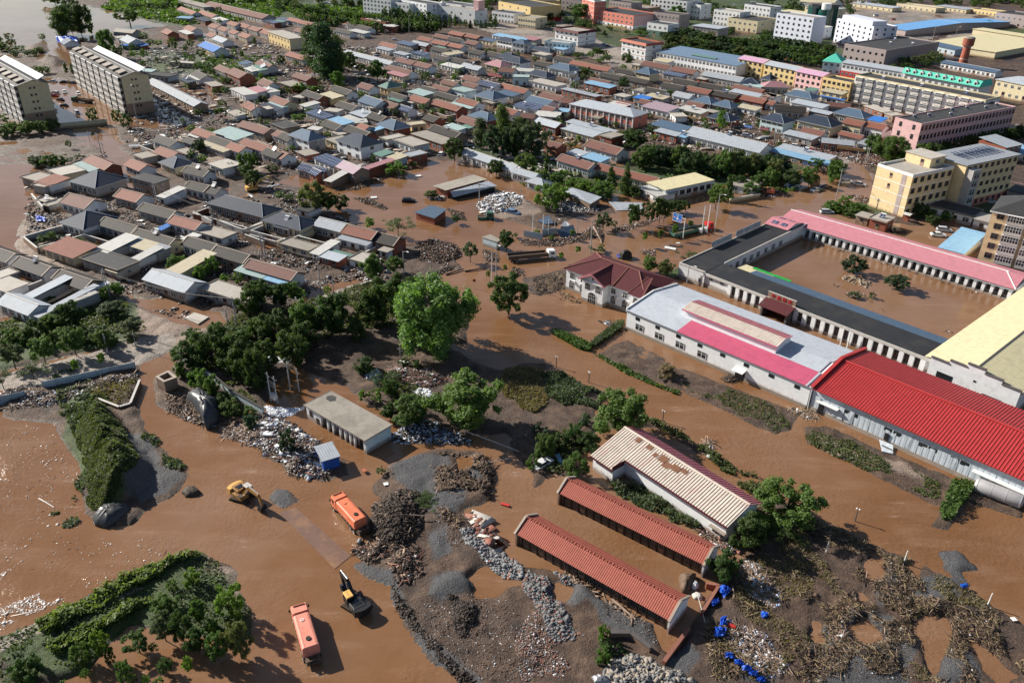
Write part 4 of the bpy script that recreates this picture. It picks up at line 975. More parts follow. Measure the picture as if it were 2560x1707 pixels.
# ---- cream-roofed building with stepped front, right edge
F = Fr('d2',1535,180,2330,490,6.0); L,hh = 17.2,5.6
r = root_at(F,'workshop','white workshop with stepped front gable and huge cream sheet roof','building')
Dp = 62
b = MB(); b.box(0,0,-1,L,Dp,hh - .6,'white')
zs = [(0,3.6,5.9),(3.6,6.9,6.7),(6.9,10.3,7.5),(10.3,13.7,6.7),(13.7,L,5.9)]
for xa,xb,z in zs: b.box(xa,-.3,-1,xb,0,z,'white')
b.build('wall',r)
b = MB()
for xa,xb,z in zs: b.box(xa - .05,-.45,z,xb + .1,.15,z + .25,'framedark')
b.build('coping_tiles',r)
b = MB()
for xa,xb,za,zb in ((-1.4,8.7,hh - .3,7.3),(8.7,L + 1,7.3,hh - .3)):
    b.hexa([(xa,.02,za),(xb,.02,zb),(xb,Dp,zb),(xa,Dp,za),(xa,.02,za + .12),(xb,.02,zb + .12),(xb,Dp,zb + .12),(xa,Dp,za + .12)],'sheet_yellow')
b.build('roof',r)
b = MB(); b.box(8.55,.02,7.38,8.85,Dp,7.5,'framedark'); b.build('ridge_cap',r)
win(r,3.4,-.3,1.6,3.2,1.9,'F','plain'); win(r,12.8,-.3,.8,3.6,1.8,'F','windowdark'); win(r,9,-.3,4.2,.5,.4,'F','plain')
b = MB(); b.box(-.05,-.38,-1,L,-.3,.5,'concrete_slab'); b.build('plinth',r)
LM('the cream-roofed workshop',F,8,10)
# ---- L-shaped white shed with faded red and bone roof
F = Fr('c2',1010,1100,2000,1750,3.8); xa,xb,D,hh = -6.0,21.4,8.6,3.8; rd,rz = 5.2,5.3
r = root_at(F,'shed','L-shaped white shed with ribbed roof fading from red to bone','shed')
b = MB(); b.box(-.2,.4,-1,xb - .4,D - .4,hh,'whiteclean'); b.hexa([(-4.9,-2.7,-1),(-.2,-2.7,-1),(-.2,D - .4,-1),(-4.9,D - .4,-1),(-4.9,-2.7,2.95),(-.2,-2.7,2.95),(-.2,D - .4,hh),(-4.9,D - .4,hh)],'whiteclean')
b.loft([[(xb - .45,.4,hh),(xb - .45,D - .4,hh),(xb - .45,rd,rz - .1)],[(xb - .4,.4,hh),(xb - .4,D - .4,hh),(xb - .4,rd,rz - .1)]],'whiteclean'); b.build('wall',r)
def pl(x,y): return hh + (rz - hh) * (y / rd) if y < rd else rz - (rz - hh) * ((y - rd) / (D - rd))
b = MB(); b.slope(0,xb,-.2,pl(0,-.2),rd,rz,.1,'sheet_bone',ribs=.52,rh=.1)
b.slope(-5.3,0,-3.1,pl(0,-3.1),rd,rz,.1,'sheet_bone',ribs=.52,rh=.1); b.build('roof',r)
b = MB(); b.slope(-5.3,xb,D + .2,hh - .05,rd,rz,.1,'sheet_faded',ribs=.52,rh=.1); b.build('rear_roof',r)
b = MB(); b.slope(-5.3,xb,rd - .25,rz + .12,rd,rz + .22,.06,'sheet_bone'); b.slope(-5.3,xb,rd + .25,rz + .12,rd,rz + .22,.06,'sheet_bone'); b.build('ridge_cap',r)
b = MB(); b.box(-5.3,-3.22,pl(0,-3.1) - .2,0,-3.1,pl(0,-3.1) + .14,'tile_maroon'); b.box(0,-.32,pl(0,-.2) - .2,xb,-.2,pl(0,-.2) + .14,'tile_maroon'); b.box(-.06,-3.1,hh - 1.0,.06,-.2,hh - .05,'tile_maroon'); b.build('gutter',r)
b = MB()
for (x,y,w,h_) in ((-1.6,3.9,.9,1.0),(1.0,3.9,1.0,.9),(3.0,3.3,.8,.8),(4.2,3.2,1.6,1.3),(5.6,2.6,1.4,1.2),(7.0,3.0,1.7,1.2),(8.8,3.6,1.2,.8)):
    z = pl(0,y) + .115; z2 = pl(0,y + h_) + .115
    b.hexa([(x,y,z),(x + w,y,z),(x + w,y + h_,z2),(x,y + h_,z2),(x,y,z + .1),(x + w,y,z + .1),(x + w,y + h_,z2 + .1),(x,y + h_,z2 + .1)],'rust')
b.build('rust_patches',r)
win(r,19.2,.4,.9,1.2,.9,'F','windowdark'); win(r,20.6,.4,.1,.9,1.6,'F','plain')
b = MB(); b.box(18.2,-.3,1.95,21.2,.4,2.1,'concrete_slab'); b.build('door_canopy',r)
LM('the bone-roofed L-shaped shed',F,10,4)
# ---- two long red-tiled sheds
def tile_shed(F,L,D,hh,rise,label,lm):
    r = root_at(F,'farm_shed',label,'shed')
    b = MB(); b.box(.5,.7,-1,L - .4,D - .4,hh - .1,'mudwall'); b.build('wall',r)
    b = MB(); b.slope(.2,L - .25,-.1,hh,D / 2,hh + rise,.14,'tile_shed'); b.slope(.2,L - .25,D + .1,hh,D / 2,hh + rise,.14,'tile_shed'); b.build('roof',r)
    b = MB()
    for i in range(int(L / .55)):
        x = .3 + i * .55; b.rbox(x,D / 2 - .2,hh + rise + .02,x + .46,D / 2 + .2,hh + rise + .24,.08,'tile_shed')
    b.build('ridge_tiles',r)
    for x in (0,L - .3):
        b = MB(); b.slope(x,x + .35,-.25,hh - .05,D / 2,hh + rise + .1,.3,'mortar'); b.slope(x,x + .35,D + .25,hh - .05,D / 2,hh + rise + .1,.3,'mortar'); b.build('gable_coping',r)
    b = MB(); b.loft([[(L - .38,.0,0 - 1),(L - .38,D,-1),(L - .38,D,hh),(L - .38,D / 2,hh + rise),(L - .38,0,hh)],[(L - .1,0,-1),(L - .1,D,-1),(L - .1,D,hh),(L - .1,D / 2,hh + rise),(L - .1,0,hh)]],'white'); b.build('gable_wall',r); b = MB()
    b.loft([[(.1,.0,0 - 1),(.1,D,-1),(.1,D,hh),(.1,D / 2,hh + rise),(.1,0,hh)],[(.4,0,-1),(.4,D,-1),(.4,D,hh),(.4,D / 2,hh + rise),(.4,0,hh)]],'mudwall'); b.build('gable_wall',r)
    n = int(L / 1.5)
    for i in range(n):
        x = 1 + (i + .5) * (L - 2) / n
        if i % 5 == 2: win(r,x,.7,0,.9,1.8,'F','door','door')
        else: win(r,x,.7,.5,1.0,1.3,'F','windowdark')
    b = MB()
    for i in range(n + 1): x = 1 + i * (L - 2) / n; b.box(x - .08,.45,-.5,x + .08,.699,hh - .15,'darkwood')
    b.build('timber_frame',r)
    LM(lm,F,L / 2,2); return r
F = Fr('c3',25,225,1410,1010,2.6); SH1 = F; tile_shed(F,26.9,5.2,2.5,1.45,'long red-tiled farm shed nearest the camera with pale gable ends','the nearest red-tiled shed')
b = MB()   # strip where the plaster eave is stripped
F = Fr('n',1280 + 405 * KT,840 + 1385 * KT,1280 + 1720 * KT,1267 + 515 * KT,2.6); SH2 = F; tile_shed(F,26.3,4.7,2.5,1.35,'second long red-tiled farm shed across the orange flooded yard','the second red-tiled shed')
# ---- flat-roofed concrete hut
F = Fr('b2',440,610,970,920,3.3); L,D,hh = 16.8,6.1,3.0
r = root_at(F,'roadside_hut','flat concrete-roofed white hut with open bays beside the small grove','building')
b = MB(); b.box(0,.1,-1,3.9,D,hh,'white'); b.box(3.9,1.0,-1,L - .2,D,hh,'white'); b.box(L - .2,.1,-1,L,D,hh,'paleblue'); b.build('wall',r)
b = MB(); b.box(-.25,-.2,hh,L + .2,D + .2,hh + .28,'concrete'); b.build('roof_slab',r)
b = MB(); b.box(-.3,-.28,hh + .1,L + .25,-.2,hh + .34,'concrete_slab'); b.box(L + .2,-.2,hh + .1,L + .28,D + .25,hh + .34,'concrete_slab'); b.box(-.3,-.2,hh + .1,-.25,D + .25,hh + .34,'concrete_slab'); b.build('kerb',r)
b = MB(); b.prism_z([(.7,4.6),(1.3,3.8),(2.6,3.7),(3.2,4.6),(2.3,5.5),(1.2,5.4)],hh + .281,hh + .30,'bitumen'); b.build('roof_patch',r)
for x in (4.0,6.1,7.6,9.6,11.0,12.4,13.6,16.3): b = MB(); b.box(x - .18,.1,-1,x + .18,.5,hh,'whiteclean'); b.build('pillar',r)
for x,w in ((5.1,1.5),(6.9,.8),(8.7,1.6),(10.3,.8),(11.7,.8),(13.0,.8),(15.0,1.8)): win(r,x,1.0,.0,w,2.4,'F','windowdark')
win(r,1.3,.1,1.1,.9,1.3,'F','plain'); win(r,3.2,.1,.3,.8,1.3,'F','plain')
LM('the flat-roofed white hut',F,8,3); HUT = F
# ---- blue guard cabin
F = Fr('b2',590,1110,740,1065,2.6); L = 3.1
r = root_at(F,'guard_cabin','bright blue metal cabin with grey corrugated roof in the driftwood','cabin')
b = MB(); b.box(.1,.1,-.5,L - .1,2.2,2.5,'bluepaint'); b.build('body',r)
b = MB(); b.hexa([(-.1,-.2,2.5),(L + .1,-.2,2.5),(L + .1,4.4,2.7),(-.1,4.4,2.7),(-.1,-.2,2.6),(L + .1,-.2,2.6),(L + .1,4.4,2.8),(-.1,4.4,2.8)],'sheet_grey'); b.build('roof',r)
for x,y in ((.1,4.1),(L - .2,4.1)): b = MB(); b.box(x,y,-.5,x + .1,y + .1,2.6,'bluepaint'); b.build('canopy_post',r)
win(r,0.1,1.2,1,.8,.9,'L','window')
LM('the bright blue cabin',F,1.5,1)
# ---- open-topped concrete pump box and the walled reed basin (left)
F = Fr('a2',1390,370,1465,520 - 105,3.2)
p = [A('a2',x,y,3.0) for x,y in ((1388,365),(1460,412),(1575,370),(1500,312))]
c = sum(p,Vector()) / 4; r = thing('pump_shaft',(c.x,c.y,0),0,'square open-topped concrete shaft standing in the brown current','shaft')
q = [v - c for v in p]; inn = [v * .72 for v in q]
b = MB(); b.loft([[(v.x,v.y,-1) for v in q],[(v.x,v.y,3.0) for v in q],[(v.x,v.y,3.0) for v in inn],[(v.x,v.y,.5) for v in inn]],'mudwall',cap=False); b.build('wall',r)
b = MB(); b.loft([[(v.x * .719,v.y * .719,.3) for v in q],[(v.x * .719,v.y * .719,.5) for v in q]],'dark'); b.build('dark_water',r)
b = MB(); b.loft([[(v.x * 1.05,v.y * 1.05,3.0) for v in q],[(v.x * 1.05,v.y * 1.05,3.15) for v in q],[(v.x * .7,v.y * .7,3.15) for v in q],[(v.x * .7,v.y * .7,3.0) for v in q]],'mortar',cap=False); b.build('coping',r)
landmark('the open concrete shaft',(c.x,c.y,2))
def wall_thing(name,pts,h,w,m,label,cat='wall',cop='trim',z0=-1,auto=None,group=None):
    """free-standing wall along world points"""
    c = sum(pts,Vector()) / len(pts); r = thing(name,(c.x,c.y,0),0,label,cat,group,auto)
    b = MB(); b2 = MB()
    for i in range(len(pts) - 1):
        a,e = pts[i] - c,pts[i + 1] - c; d = (e - a); d.z = 0; n = Vector((-d.y,d.x,0)).normalized() * w / 2
        if i: a = a + d.normalized() * (w / 2 + .003)
        Q = [a - n,e - n,e + n,a + n]; b.hexa([(v.x,v.y,z0) for v in Q] + [(v.x,v.y,h) for v in Q],m)
        n *= 1.5; Q = [a - n,e - n,e + n,a + n]
        if cop: b2.hexa([(v.x,v.y,h) for v in Q] + [(v.x,v.y,h + .12) for v in Q],cop)
    b.build('masonry' if m != 'fencegrey' else 'sheet_panels',r)
    if cop: b2.build('coping',r)
    return r
wall_thing('basin_wall',[A('a2',x,y,1.0) for x,y in ((780,520),(1060,630),(1160,600),(1245,390))],1.0,.3,'mudwall','low concrete rim around the triangular reed-covered basin','wall')
b = MB()   # hoardings
def hoarding(pts,label):
    P = [A(*q,0) for q in pts]; c = (P[0] + P[-1]) / 2; d = P[-1] - P[0]; L = d.length; r = thing('hoarding',(c.x,c.y,0),math.atan2(d.y,d.x),label,'fence',None)
    n = max(2,int(L / 2.2))
    for i in range(n):
        b = MB(); x = -L / 2 + i * L / n; b.box(x + .03,-.03,0,x + L / n - .03,.03,1.9,'fencegrey'); b.box(x + .03,-.06,.9,x + L / n - .03,-.03,1.0,'steel'); b.build('panel',r)
    b = MB()
    for i in range(n + 1): x = -L / 2 + i * L / n; b.box(x - .04,.03,-.5,x + .04,.1,2.0,'steel')
    b.build('posts',r)
hoarding((('a2',390,480),('a2',1215,300)),'long blue-grey site hoarding beside the paved road on the left')
hoarding((('a2',-120,640),('a2',240,560)),'short blue-grey hoarding at the left picture edge')
hoarding((('c1',105,610),('c1',270,640)),'blue hoarding stub beside the collapsed blue sheds')
hoarding((('c1',270,600),('c1',400,585)),'second blue hoarding piece joined to the tilted shed')
wall_thing('tiled_wall',[A('a2',x,y,1.5) for x,y in ((1555,120),(1700,240),(1860,330),(2060,500),(2340,660))],2.0,.35,'paleblue','pale green garden wall with dark tile coping under the roadside trees','wall','tile_grey')
wall_thing('parapet_wall',[A('b1',940,1070),A('b1',1080,1030)],1.2,.35,'cream','short cream parapet wall beside the asphalt by the crossroads','wall')
wall_thing('roadside_wall',[A('c1',1935,315),A('c1',2205,265)],1.4,.3,'cream','cream garden wall beside the flooded road near the excavator','wall')
wall_thing('compound_wall',[A('a0',540,1150),A('a0',960,1110)],2.2,.3,'cream','long cream compound wall closing the flooded car park','wall')
wall_thing('ruined_wall',[A('c3',1350,1400,.5),A('c3',1575,1095,.5)],1.0,.35,'brick','broken red brick wall running from the gable of the nearest shed','wall','rubblered')
wall_thing('broken_wall',[A('c3',860,1150,.5),A('c3',1050,1150,.5),A('c3',1230,1290,.5)],1.3,.4,'mudwall','tilted broken masonry wall with perforated coping near the block pile','wall','framedark')
wall_thing('brick_yard_wall',[A('c3',1730,700,.5),A('c3',1840,720,.5),A('c3',1690,960,.5)],1.0,.3,'brick','low red brick yard wall behind the blue tarpaulin','wall','rubblered')
b = MB()
for (x0,y0,x1,y1) in ((60,350,1240,90),(-100,285,1180,20)):
    P0,P1 = A('a2',x0,y0,.2),A('a2',x1,y1,.2); d = (P1 - P0).normalized(); n_ = Vector((-d.y,d.x,0)) * .18
    b.hexa([(v.x,v.y,-.3) for v in (P0 - n_,P1 - n_,P1 + n_,P0 + n_)] + [(v.x,v.y,.36) for v in (P0 - n_,P1 - n_,P1 + n_,P0 + n_)],'concrete_slab')
o = b.build('kerb'); o['kind'] = 'structure'
P = [A('b3',x,y,.1) for x,y in ((210,50),(700,548),(845,432),(350,0))]
b = MB(); b.add([(v.x,v.y,.06) for v in P] + [(v.x,v.y,-.4) for v in P],[(0,1,2,3),(4,5,1,0),(5,6,2,1),(6,7,3,2),(7,4,0,3)],'slabmud')
DEF['slabmud'] = ('flatroof',(.17,.10,.075),dict(stain=(.33,.18,.09),rv=0,ns=.4,r=.45))
o = b.build('road_slab'); o['kind'] = 'structure'
P = [A('a1',x,y,.35) for x,y in ((1640,1335),(1765,1388),(1860,1325),(1730,1285))]; c = sum(P,Vector()) / 4
b = MB(); b.prism_z([(v.x - c.x,v.y - c.y) for v in P],-.2,.25,'concrete_light'); o = b.build('fallen_slab'); o.location = (c.x,c.y,.1); meta(o,'fallen pale concrete slab lying in the brown pool','slab')
DEF['sheet_blue2'] = ('sheet',(.15,.23,.34),dict(dirt=.8))
DEF['sheet_blue'] = ('sheet',(.13,.31,.58),dict(dirt=.4))
# ================================================================ larger town buildings
def BL(*a,**k):
    lm = k.pop('lm',None); r,F,d = block(*a,**k)
    if lm: LM(lm,F,F.L / 2,d / 2,k.get('z',3))
    return r,F,d
def extra(F,r,x0,y0,x1,y1,z0,z1,m,name,rm=None):
    b = MB(); ox,oy = F.L / 2,r['_d'] / 2
    b.box(x0 - ox,y0 - oy,z0,x1 - ox,y1 - oy,z1,m)
    if rm: b.box(x0 - ox - .3,y0 - oy - .3,z1,x1 - ox + .3,y1 - oy + .3,z1 + .3,rm)
    return b.build(name,r)
for i,(x,y,w,fl,wl,rm) in enumerate(((1130,28,50,2,'white','bitumen'),(1190,40,40,2,'cream','concrete'),(1500,30,60,3,'taupe','bitumen'),(1640,24,60,3,'white','concrete'),(1710,12,60,4,'white','bitumen'),(1790,26,70,2,'cream','sheet_yellow'),(1850,14,70,2,'cream','sheet_light'),(1960,8,90,1,'cream','sheet_light'),(2060,10,90,1,'cream','concrete'),(2150,14,70,1,'cream','sheet_light'),(2230,22,60,1,'yellow','concrete'),
  (1430,100,40,2,'white','bitumen'),(1590,60,60,2,'taupe','sheet_light'),(1560,8,50,3,'white','bitumen'),(1400,4,50,3,'taupe','bitumen'),(1830,60,60,2,'white','concrete'),(1010,8,50,3,'white','bitumen'),(880,4,60,3,'white','bitumen'))):
    BL('v',x,y,x + w,y + w * .13,3.6 * fl,14,fl,7,1,wl,roofm=rm,roof='flat' if rm in ('bitumen','concrete') else 'slab',auto={'white': 'white','cream': 'cream','taupe': 'grey-brown','yellow': 'yellow'}[wl] + f' {fl}-storey background building',name='background_building',group='background buildings along the top edge',doors=False)
for (x1,y1,x2,y2,lab,lm,n) in ((990,160,1690,530,'right-hand grey six-storey slab with ribbed balconies and white solar rack','the right-hand grey six-storey slab',8),(-350,300,240,650,'left-hand grey six-storey slab cut by the picture edge','the left-hand grey six-storey slab',8)):
    hh = 16.5
    r,F,d = BL('f',x1,y1,x2,y2,hh,11.5,6,0,0,'taupe',name='apartment_block',label=lab,lm=lm,roof='gable',roofm='bitumen',rise=1.6,sidewall='cream')
    L = F.L; hx,hy = L / 2,d / 2
    b = MB(); b.box(hx + .021,-hy + .1,-1,hx + .06,hy - .1,5.4,'brownwall'); b.build('ground_floor_cladding',r)
    for i in range(n):
        xa = -hx + i * L / n + .8; w = L / n - 2.4
        for k in range(6): win(r,xa + w / 2,-hy,k * 2.75 + .15,w,2.3,'F','bay','balcony')
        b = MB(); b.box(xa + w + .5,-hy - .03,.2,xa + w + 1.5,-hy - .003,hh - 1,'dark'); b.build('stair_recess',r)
        b = MB(); b.slope(xa + .2,xa + w * .8,-hy * .9,hh + .75,-hy * .35,hh + 1.55,.5,'concrete_slab'); b.build('roof_dormer',r)
    for k in range(6):
        for dx in (-1.2,.4):
            if k: win(r,hx + .06,dx - .2,k * 2.75 + 1.0,.8,.9,'R','plain')
    b = MB(); b.slope(-hx + 8,hx - 1.5,hy - 3.2,hh + 1.3,hy - .4,hh + 2.6,.12,'plastic'); b.build('solar_rack',r)
    b = MB()
    for i in range(20): x = -hx + 9 + i * (L - 12) / 19; b.box(x,hy - .6,hh + .2,x + .15,hy - .45,hh + 2.5,'steel')
    b.build('rack_legs',r)
r,F,d = BL('e',760,415,1350,290,13.5,13.0,4,6,0,'beige',trim='trimwhite',label='beige four-storey block with white bands and rooftop stair house',name='apartment_block',lm='the beige four-storey block',roofm='concrete_light',side='L',wk='windowdark',doors=False,ww=1.7,wh=1.7)
hx,hy = F.L / 2,d / 2
b = MB(); b.box(hx - 7.5,-hy + 3.6,13.5,hx - .3,hy - .3,16.5,'beige'); o = b.build('stair_house',r); b = MB(); b.box(hx - 7.8,-hy + 3.3,16.5,hx,hy,16.75,'concrete_light'); b.build('roof_slab',o)
win(o,hx - 4,-hy + 3.6,14.6,1.8,1.3,'F','window'); win(o,hx - 7.5,0,13.6,1.3,2.2,'L','door','door')
for k in (1,2): win(r,-hx,1,k * 3.4 + 4.2,1.0,1.7,'L','door','window')
b = MB(); b.box(-hx - .06,-hy + 2.0,0,-hx - .003,-hy + 3.6,13.4,'taupe'); b.build('recess',r)
r,F,d = BL('e',1535,255,2285,100,15,13.6,5,9,0,'beige',roof='slab',roofm='sheet_grey',label='long beige five-storey block under a grey roof with solar rows',name='apartment_block',lm='the long beige five-storey block',side='L',wk='windowdark',base='rosewall',doors=False)
hx,hy = F.L / 2,d / 2
for i in range(11): b = MB(); x = -8 + i * 1.8; b.slope(x,x + .9,-3.5,15.3,3.5,15.9,.06,'solar'); b.build('solar_panel_row',r)
b = MB(); b.box(-hx + .5,-hy - 2.5,-1,-hx + 4.5,-hy - .003,14,'grey'); o = b.build('lift_tower',r)
for k in range(4): win(o,-hx + 2.5,-hy - 2.5,3 + k * 2.7,2.6,1.8,'F','window')
r,F,d = BL('e',1905,900,2600,1040,16.5,15,6,0,0,'beige',roof='hip',roofm='bitumen',rise=3,label='beige apartment tower with white bay windows at the right edge',name='apartment_block',lm='the beige bay-windowed tower',base='brownwall')
hx,hy = F.L / 2,d / 2
for k in range(1,6):
    win(r,-hx + 2.2,-hy,k * 2.75 + .9,1.8,1.5,'F','windowdark')
    for x in (-hx + 6.0,-hx + 11.0): win(r,x,-hy,k * 2.75 + .2,4.2,2.4,'F','bay','bay_window')
b = MB(); b.box(-hx - .5,-hy - .6,16.2,hx + .5,-hy,16.5,'trimwhite'); b.build('eaves_band',r)
r,F,d = BL('d0',850,680,2010,905,12,13,4,11,0,'white',bays=True,label='cream four-storey block with white balcony bands and black roof',name='apartment_block',lm='the cream balcony block',roofm='bitumen',doors=False,heaters=3,trim='cream')
r,F,d = BL('d0',1440,1115,2280,960,11,12,3,27,2,'pinkwall',label='long pale pink three-storey block with black roof and many narrow windows',name='office_block',lm='the long pink block',side='L',roofm='bitumen',ww=1.3,wh=1.9,doors=False,heaters=7,wk='windowdark',parapet=.5)
for (x1,y1,x2,y2,t,wall,roof,rm,lab,nf) in (
  (2020,525,2235,565,'c0','yellow','gable','sheet_lilac','yellow three-storey block with lilac roof',5),(40,575,320,632,'d0','yellow','gable','sheet_light','yellow three-storey block with pale grey roof',6),
  (325,638,555,685,'d0','pinkwall','gable','sheet_lilac','rose pink three-storey block with lilac roof',5),(560,700,812,750,'d0','yellow','flat','bitumen','yellow block with flat black roof beside the rose one',6)):
    BL(t,x1,y1,x2,y2,8.5,10,3,nf,0,wall,roof=roof,roofm=rm,rise=1.2,label=lab,name='row_block',doors=False,wk='windowdark')
r,F,d = BL('d0',1280,650,1955,775,8.0,11,2,12,0,'white',roof='flat',roofm='concrete',label='terrace with mint green mansard roof and a row of dormers',name='terrace',lm='the mint mansard terrace',doors=False,base='brownwall')
hx,hy = F.L / 2,d / 2
b = MB(); b.slope(-hx - .5,hx + .5,-hy - 1.0,7.9,-hy + 1.2,10.6,.15,'sheet_mint'); b.hexa([(hx,-hy + .4,8),(hx + 1.0,-hy - .8,7.9),(hx + 1.0,hy,7.9),(hx,hy,8),(hx - .9,-hy + 1.2,10.5),(hx - .6,-hy + 1.2,10.7),(hx - .6,hy,10.7),(hx - .9,hy,10.5)],'sheet_mint'); b.build('mansard_roof',r)
for i in range(10):
    x = -hx + 2 + i * (F.L - 4) / 9
    b = MB(); b.box(x - .8,-hy - .6,8.4,x + .8,-hy + 1.2,9.8,'trimwhite'); b.prism_y([(x - 1,9.8),(x + 1,9.8),(x,10.6)],-hy - .7,-hy + 1.2,'trimwhite'); o = b.build('dormer',r); win(o,x,-hy - .6,8.6,1.0,1.1,'F','plain')
BL('d0',735,560,1270,645,7.5,11,2,14,0,'white',roof='gable',roofm='sheet_light',rise=1.0,label='long white terrace with pale roof and coloured shop signs',name='terrace',base='redpaint',doors=False)
r,F,d = BL('d0',565,545,728,562,7,12,2,3,0,'paleblue',roof='hip',roofm='sheet_mint',rise=4,label='small corner block with mint green pyramid roof',name='corner_building',doors=False)
BL('d0',755,400,1125,460,9,60,2,7,0,'taupe',label='big taupe hall with flat black roof and parapet',name='hall',lm='the big taupe hall',doors=False,wk='plain',roofm='bitumen',heaters=3)
BL('d0',1090,240,1300,275,4.2,122,1,0,0,'taupe',roof='gable',roofm='sheet_blue',rise=2.2,label='very long loading shed with bright blue roof on the goods yard',name='loading_shed',lm='the bright blue loading shed')
BL('d0',1500,380,2100,470,4,75,1,0,0,'cream',roof='slab',roofm='sheet_yellow',label='broad cream-roofed market hall near the right edge',name='market_hall',lm='the cream market hall')
BL('d0',1900,262,2352,330,4.5,12,1,0,0,'cream',roof='slab',roofm='sheet_yellow',label='narrow cream-roofed hall behind the market hall',name='market_hall')
BL('d0',1440,385,1740,450,4,8,1,6,0,'bluegrey',roof='shed',roofm='sheet_slate',rise=1,label='slate-blue lean-to shed against the market hall',name='lean_to_shed')
BL('d0',1615,560,2100,650,3.5,7,1,12,0,'white',roof='gable',roofm='sheet_slate',rise=1,label='low slate-blue-roofed row behind the mint terrace',name='low_row')
BL('d0',2110,705,2480,780,8.5,18,2,6,0,'cream',roof='hip',roofm='sheet_light',rise=2,label='cream building with yellow window awnings at the right edge',name='building')
BL('d0',2105,120,2500,170,9,25,2,8,0,'taupe',label='taupe industrial building with white flues, top right',name='factory',wk='window')
r,F,d = BL('d0',150,125,480,172,17,14,5,7,0,'purplewhite',label='left wing of the pale hotel with speckled blue-shaded facade',name='hotel_wing',doors=False,wk='windowdark',roofm='concrete')
r,F,d = BL('d0',690,175,1015,250,15,18,5,7,3,'purplewhite',label='right wing of the pale hotel beside the goods yard',name='hotel_wing',doors=False,wk='windowdark',roofm='concrete',lm='the right hotel wing')
b = MB(); b.box(-F.L / 2 + 1,-6,15,F.L / 2 - 6,5,18,'purplewhite'); b.build('rooftop_storey',r)
p = A('d0',560,330,0); t_ = thing('glass_tower',(p.x,p.y + 4,0),0,'green glass cylinder tower between the two hotel wings','tower'); landmark('the green glass tower',(p.x,p.y,12))
b = MB(); b.cyl((0,0,-1),(0,0,18),5,5,'greenglass',20); b.build('glass_drum',t_); b = MB(); b.cyl((0,0,18),(0,0,22),3.4,3.4,'trimwhite',20); b.build('white_drum',t_); b = MB(); b.box(-9,3,-1,10,12,20,'greenglass'); b.build('glass_wall',t_); b = MB(); b.box(-10,2,20,11,13,21,'framedark'); b.build('roof_slab',t_)
b = MB()
for k in range(6): b.cyl((0,0,2.5 + k * 2.8),(0,0,2.7 + k * 2.8),5.06,5.06,'framedark',20)
b.build('floor_bands',t_)
p = A('d0',1800,590,0); t_ = thing('water_tower',(p.x,p.y,0),0,'red brick water tower with wide drum near the market hall','water tower')
b = MB(); b.cyl((0,0,-1),(0,0,11),2.6,2.1,'ceramic',16); b.build('shaft',t_); b = MB(); b.cyl((0,0,11),(0,0,12),2.1,3.2,'trim',16); b.cyl((0,0,12),(0,0,16),3.2,3.2,'ceramic',16); b.build('drum',t_); b = MB(); b.cyl((0,0,16),(0,0,16.8),3.4,2.4,'concrete_slab',16); b.build('cap',t_)
b = MB(); b.cyl((0,0,4),(0,0,4.4),2.5,2.5,'trim',16); b.build('band',t_); landmark('the brick water tower',(p.x,p.y,10))
r,F,d = BL('c0',520,925,1080,1040,6.0,11.4,2,11,1,'rosewall',roof='hip',roofm='sheet_light',rise=1.8,label='salmon pink two-storey office with pale hipped roof and white pilasters',name='office_building',lm='the salmon pink office',doors=False)
b = MB(); hx,hy = F.L / 2,d / 2
for i in range(12): x = -hx + i * F.L / 11; b.box(x - .25,-hy - .25,-1,x + .25,-hy - .01,5.7,'trimwhite')
b.build('pilasters',r)
b = MB(); b.box(-3,-hy - 4,3,2,-hy - .01,3.3,'concrete_slab'); b.box(-2.8,-hy - 3.8,-1,-2.4,-hy - 3.4,3,'concrete_slab'); b.box(1.4,-hy - 3.8,-1,1.8,-hy - 3.4,3,'concrete_slab'); b.build('porch',r)
BL('c0',385,262,590,297,9,17,3,5,1,'white',roof='eave',trim='tile_maroon',label='white three-storey block with dark red tiled eaves',name='office_building',lm='the dark red-eaved block',roofm='concrete',doors=False)
BL('c0',980,360,1195,405,10,13,3,5,1,'white',roof='eave',trim='ceramic',label='white three-storey block with orange-brown tiled eaves',name='office_building',lm='the orange-eaved block',roofm='bitumen',doors=False)
r,F,d = BL('c0',1290,465,2000,590,6.5,23,2,22,0,'white',roof='shed',roofm='sheet_blue2',rise=1.0,label='long two-storey building with pale blue roof and glazed galleries',name='market_building',lm='the long pale-blue-roofed building',wk='window',doors=False)
BL('c0',290,375,515,400,6,8,2,6,1,'paleblue',label='pale blue two-storey house at the foot of the red-eaved block',name='house',roofm='concrete_light',doors=False)
BL('c0',0,380,110,395,6,8,2,3,1,'white',roof='hip',roofm='sheet_slate',label='white two-storey house with slate-blue hipped roof left of the pale blue house',name='house')
BL('c0',730,95,1085,152,9.5,26,3,9,0,'rosewall',roof='flat',label='pink and white shop block with stepped parapets and black roof',name='shop_block',lm='the pink shop block',roofm='bitumen',sidewall='pinkwall',base='white')
r,F,d = BL('c0',625,-10,735,20,16,10,5,3,0,'rosewall',roof='flat',label='tall pink corner tower of the shop block',name='corner_tower',doors=False,trim='trimwhite')
BL('c0',1205,210,1390,235,7.5,14,2,4,1,'white',label='small white building with green shop front by the park',name='building',base='sheet_teal',lm='the green-fronted white building')
BL('c0',1240,-10,1560,25,13,22,4,9,1,'white',label='white four-storey building cut by the top edge',name='office_building',wk='windowdark',lm='the white four-storey building')
BL('c0',1925,168,2190,203,8,28,2,6,2,'cream',label='cream civic building with arched central pediment',name='civic_building',lm='the cream civic building')
BL('c0',-120,20,165,75,11,30,3,4,0,'yellow',label='yellow shopping hall with red shop signs, top edge',name='shopping_hall',base='redpaint',lm='the yellow shopping hall')
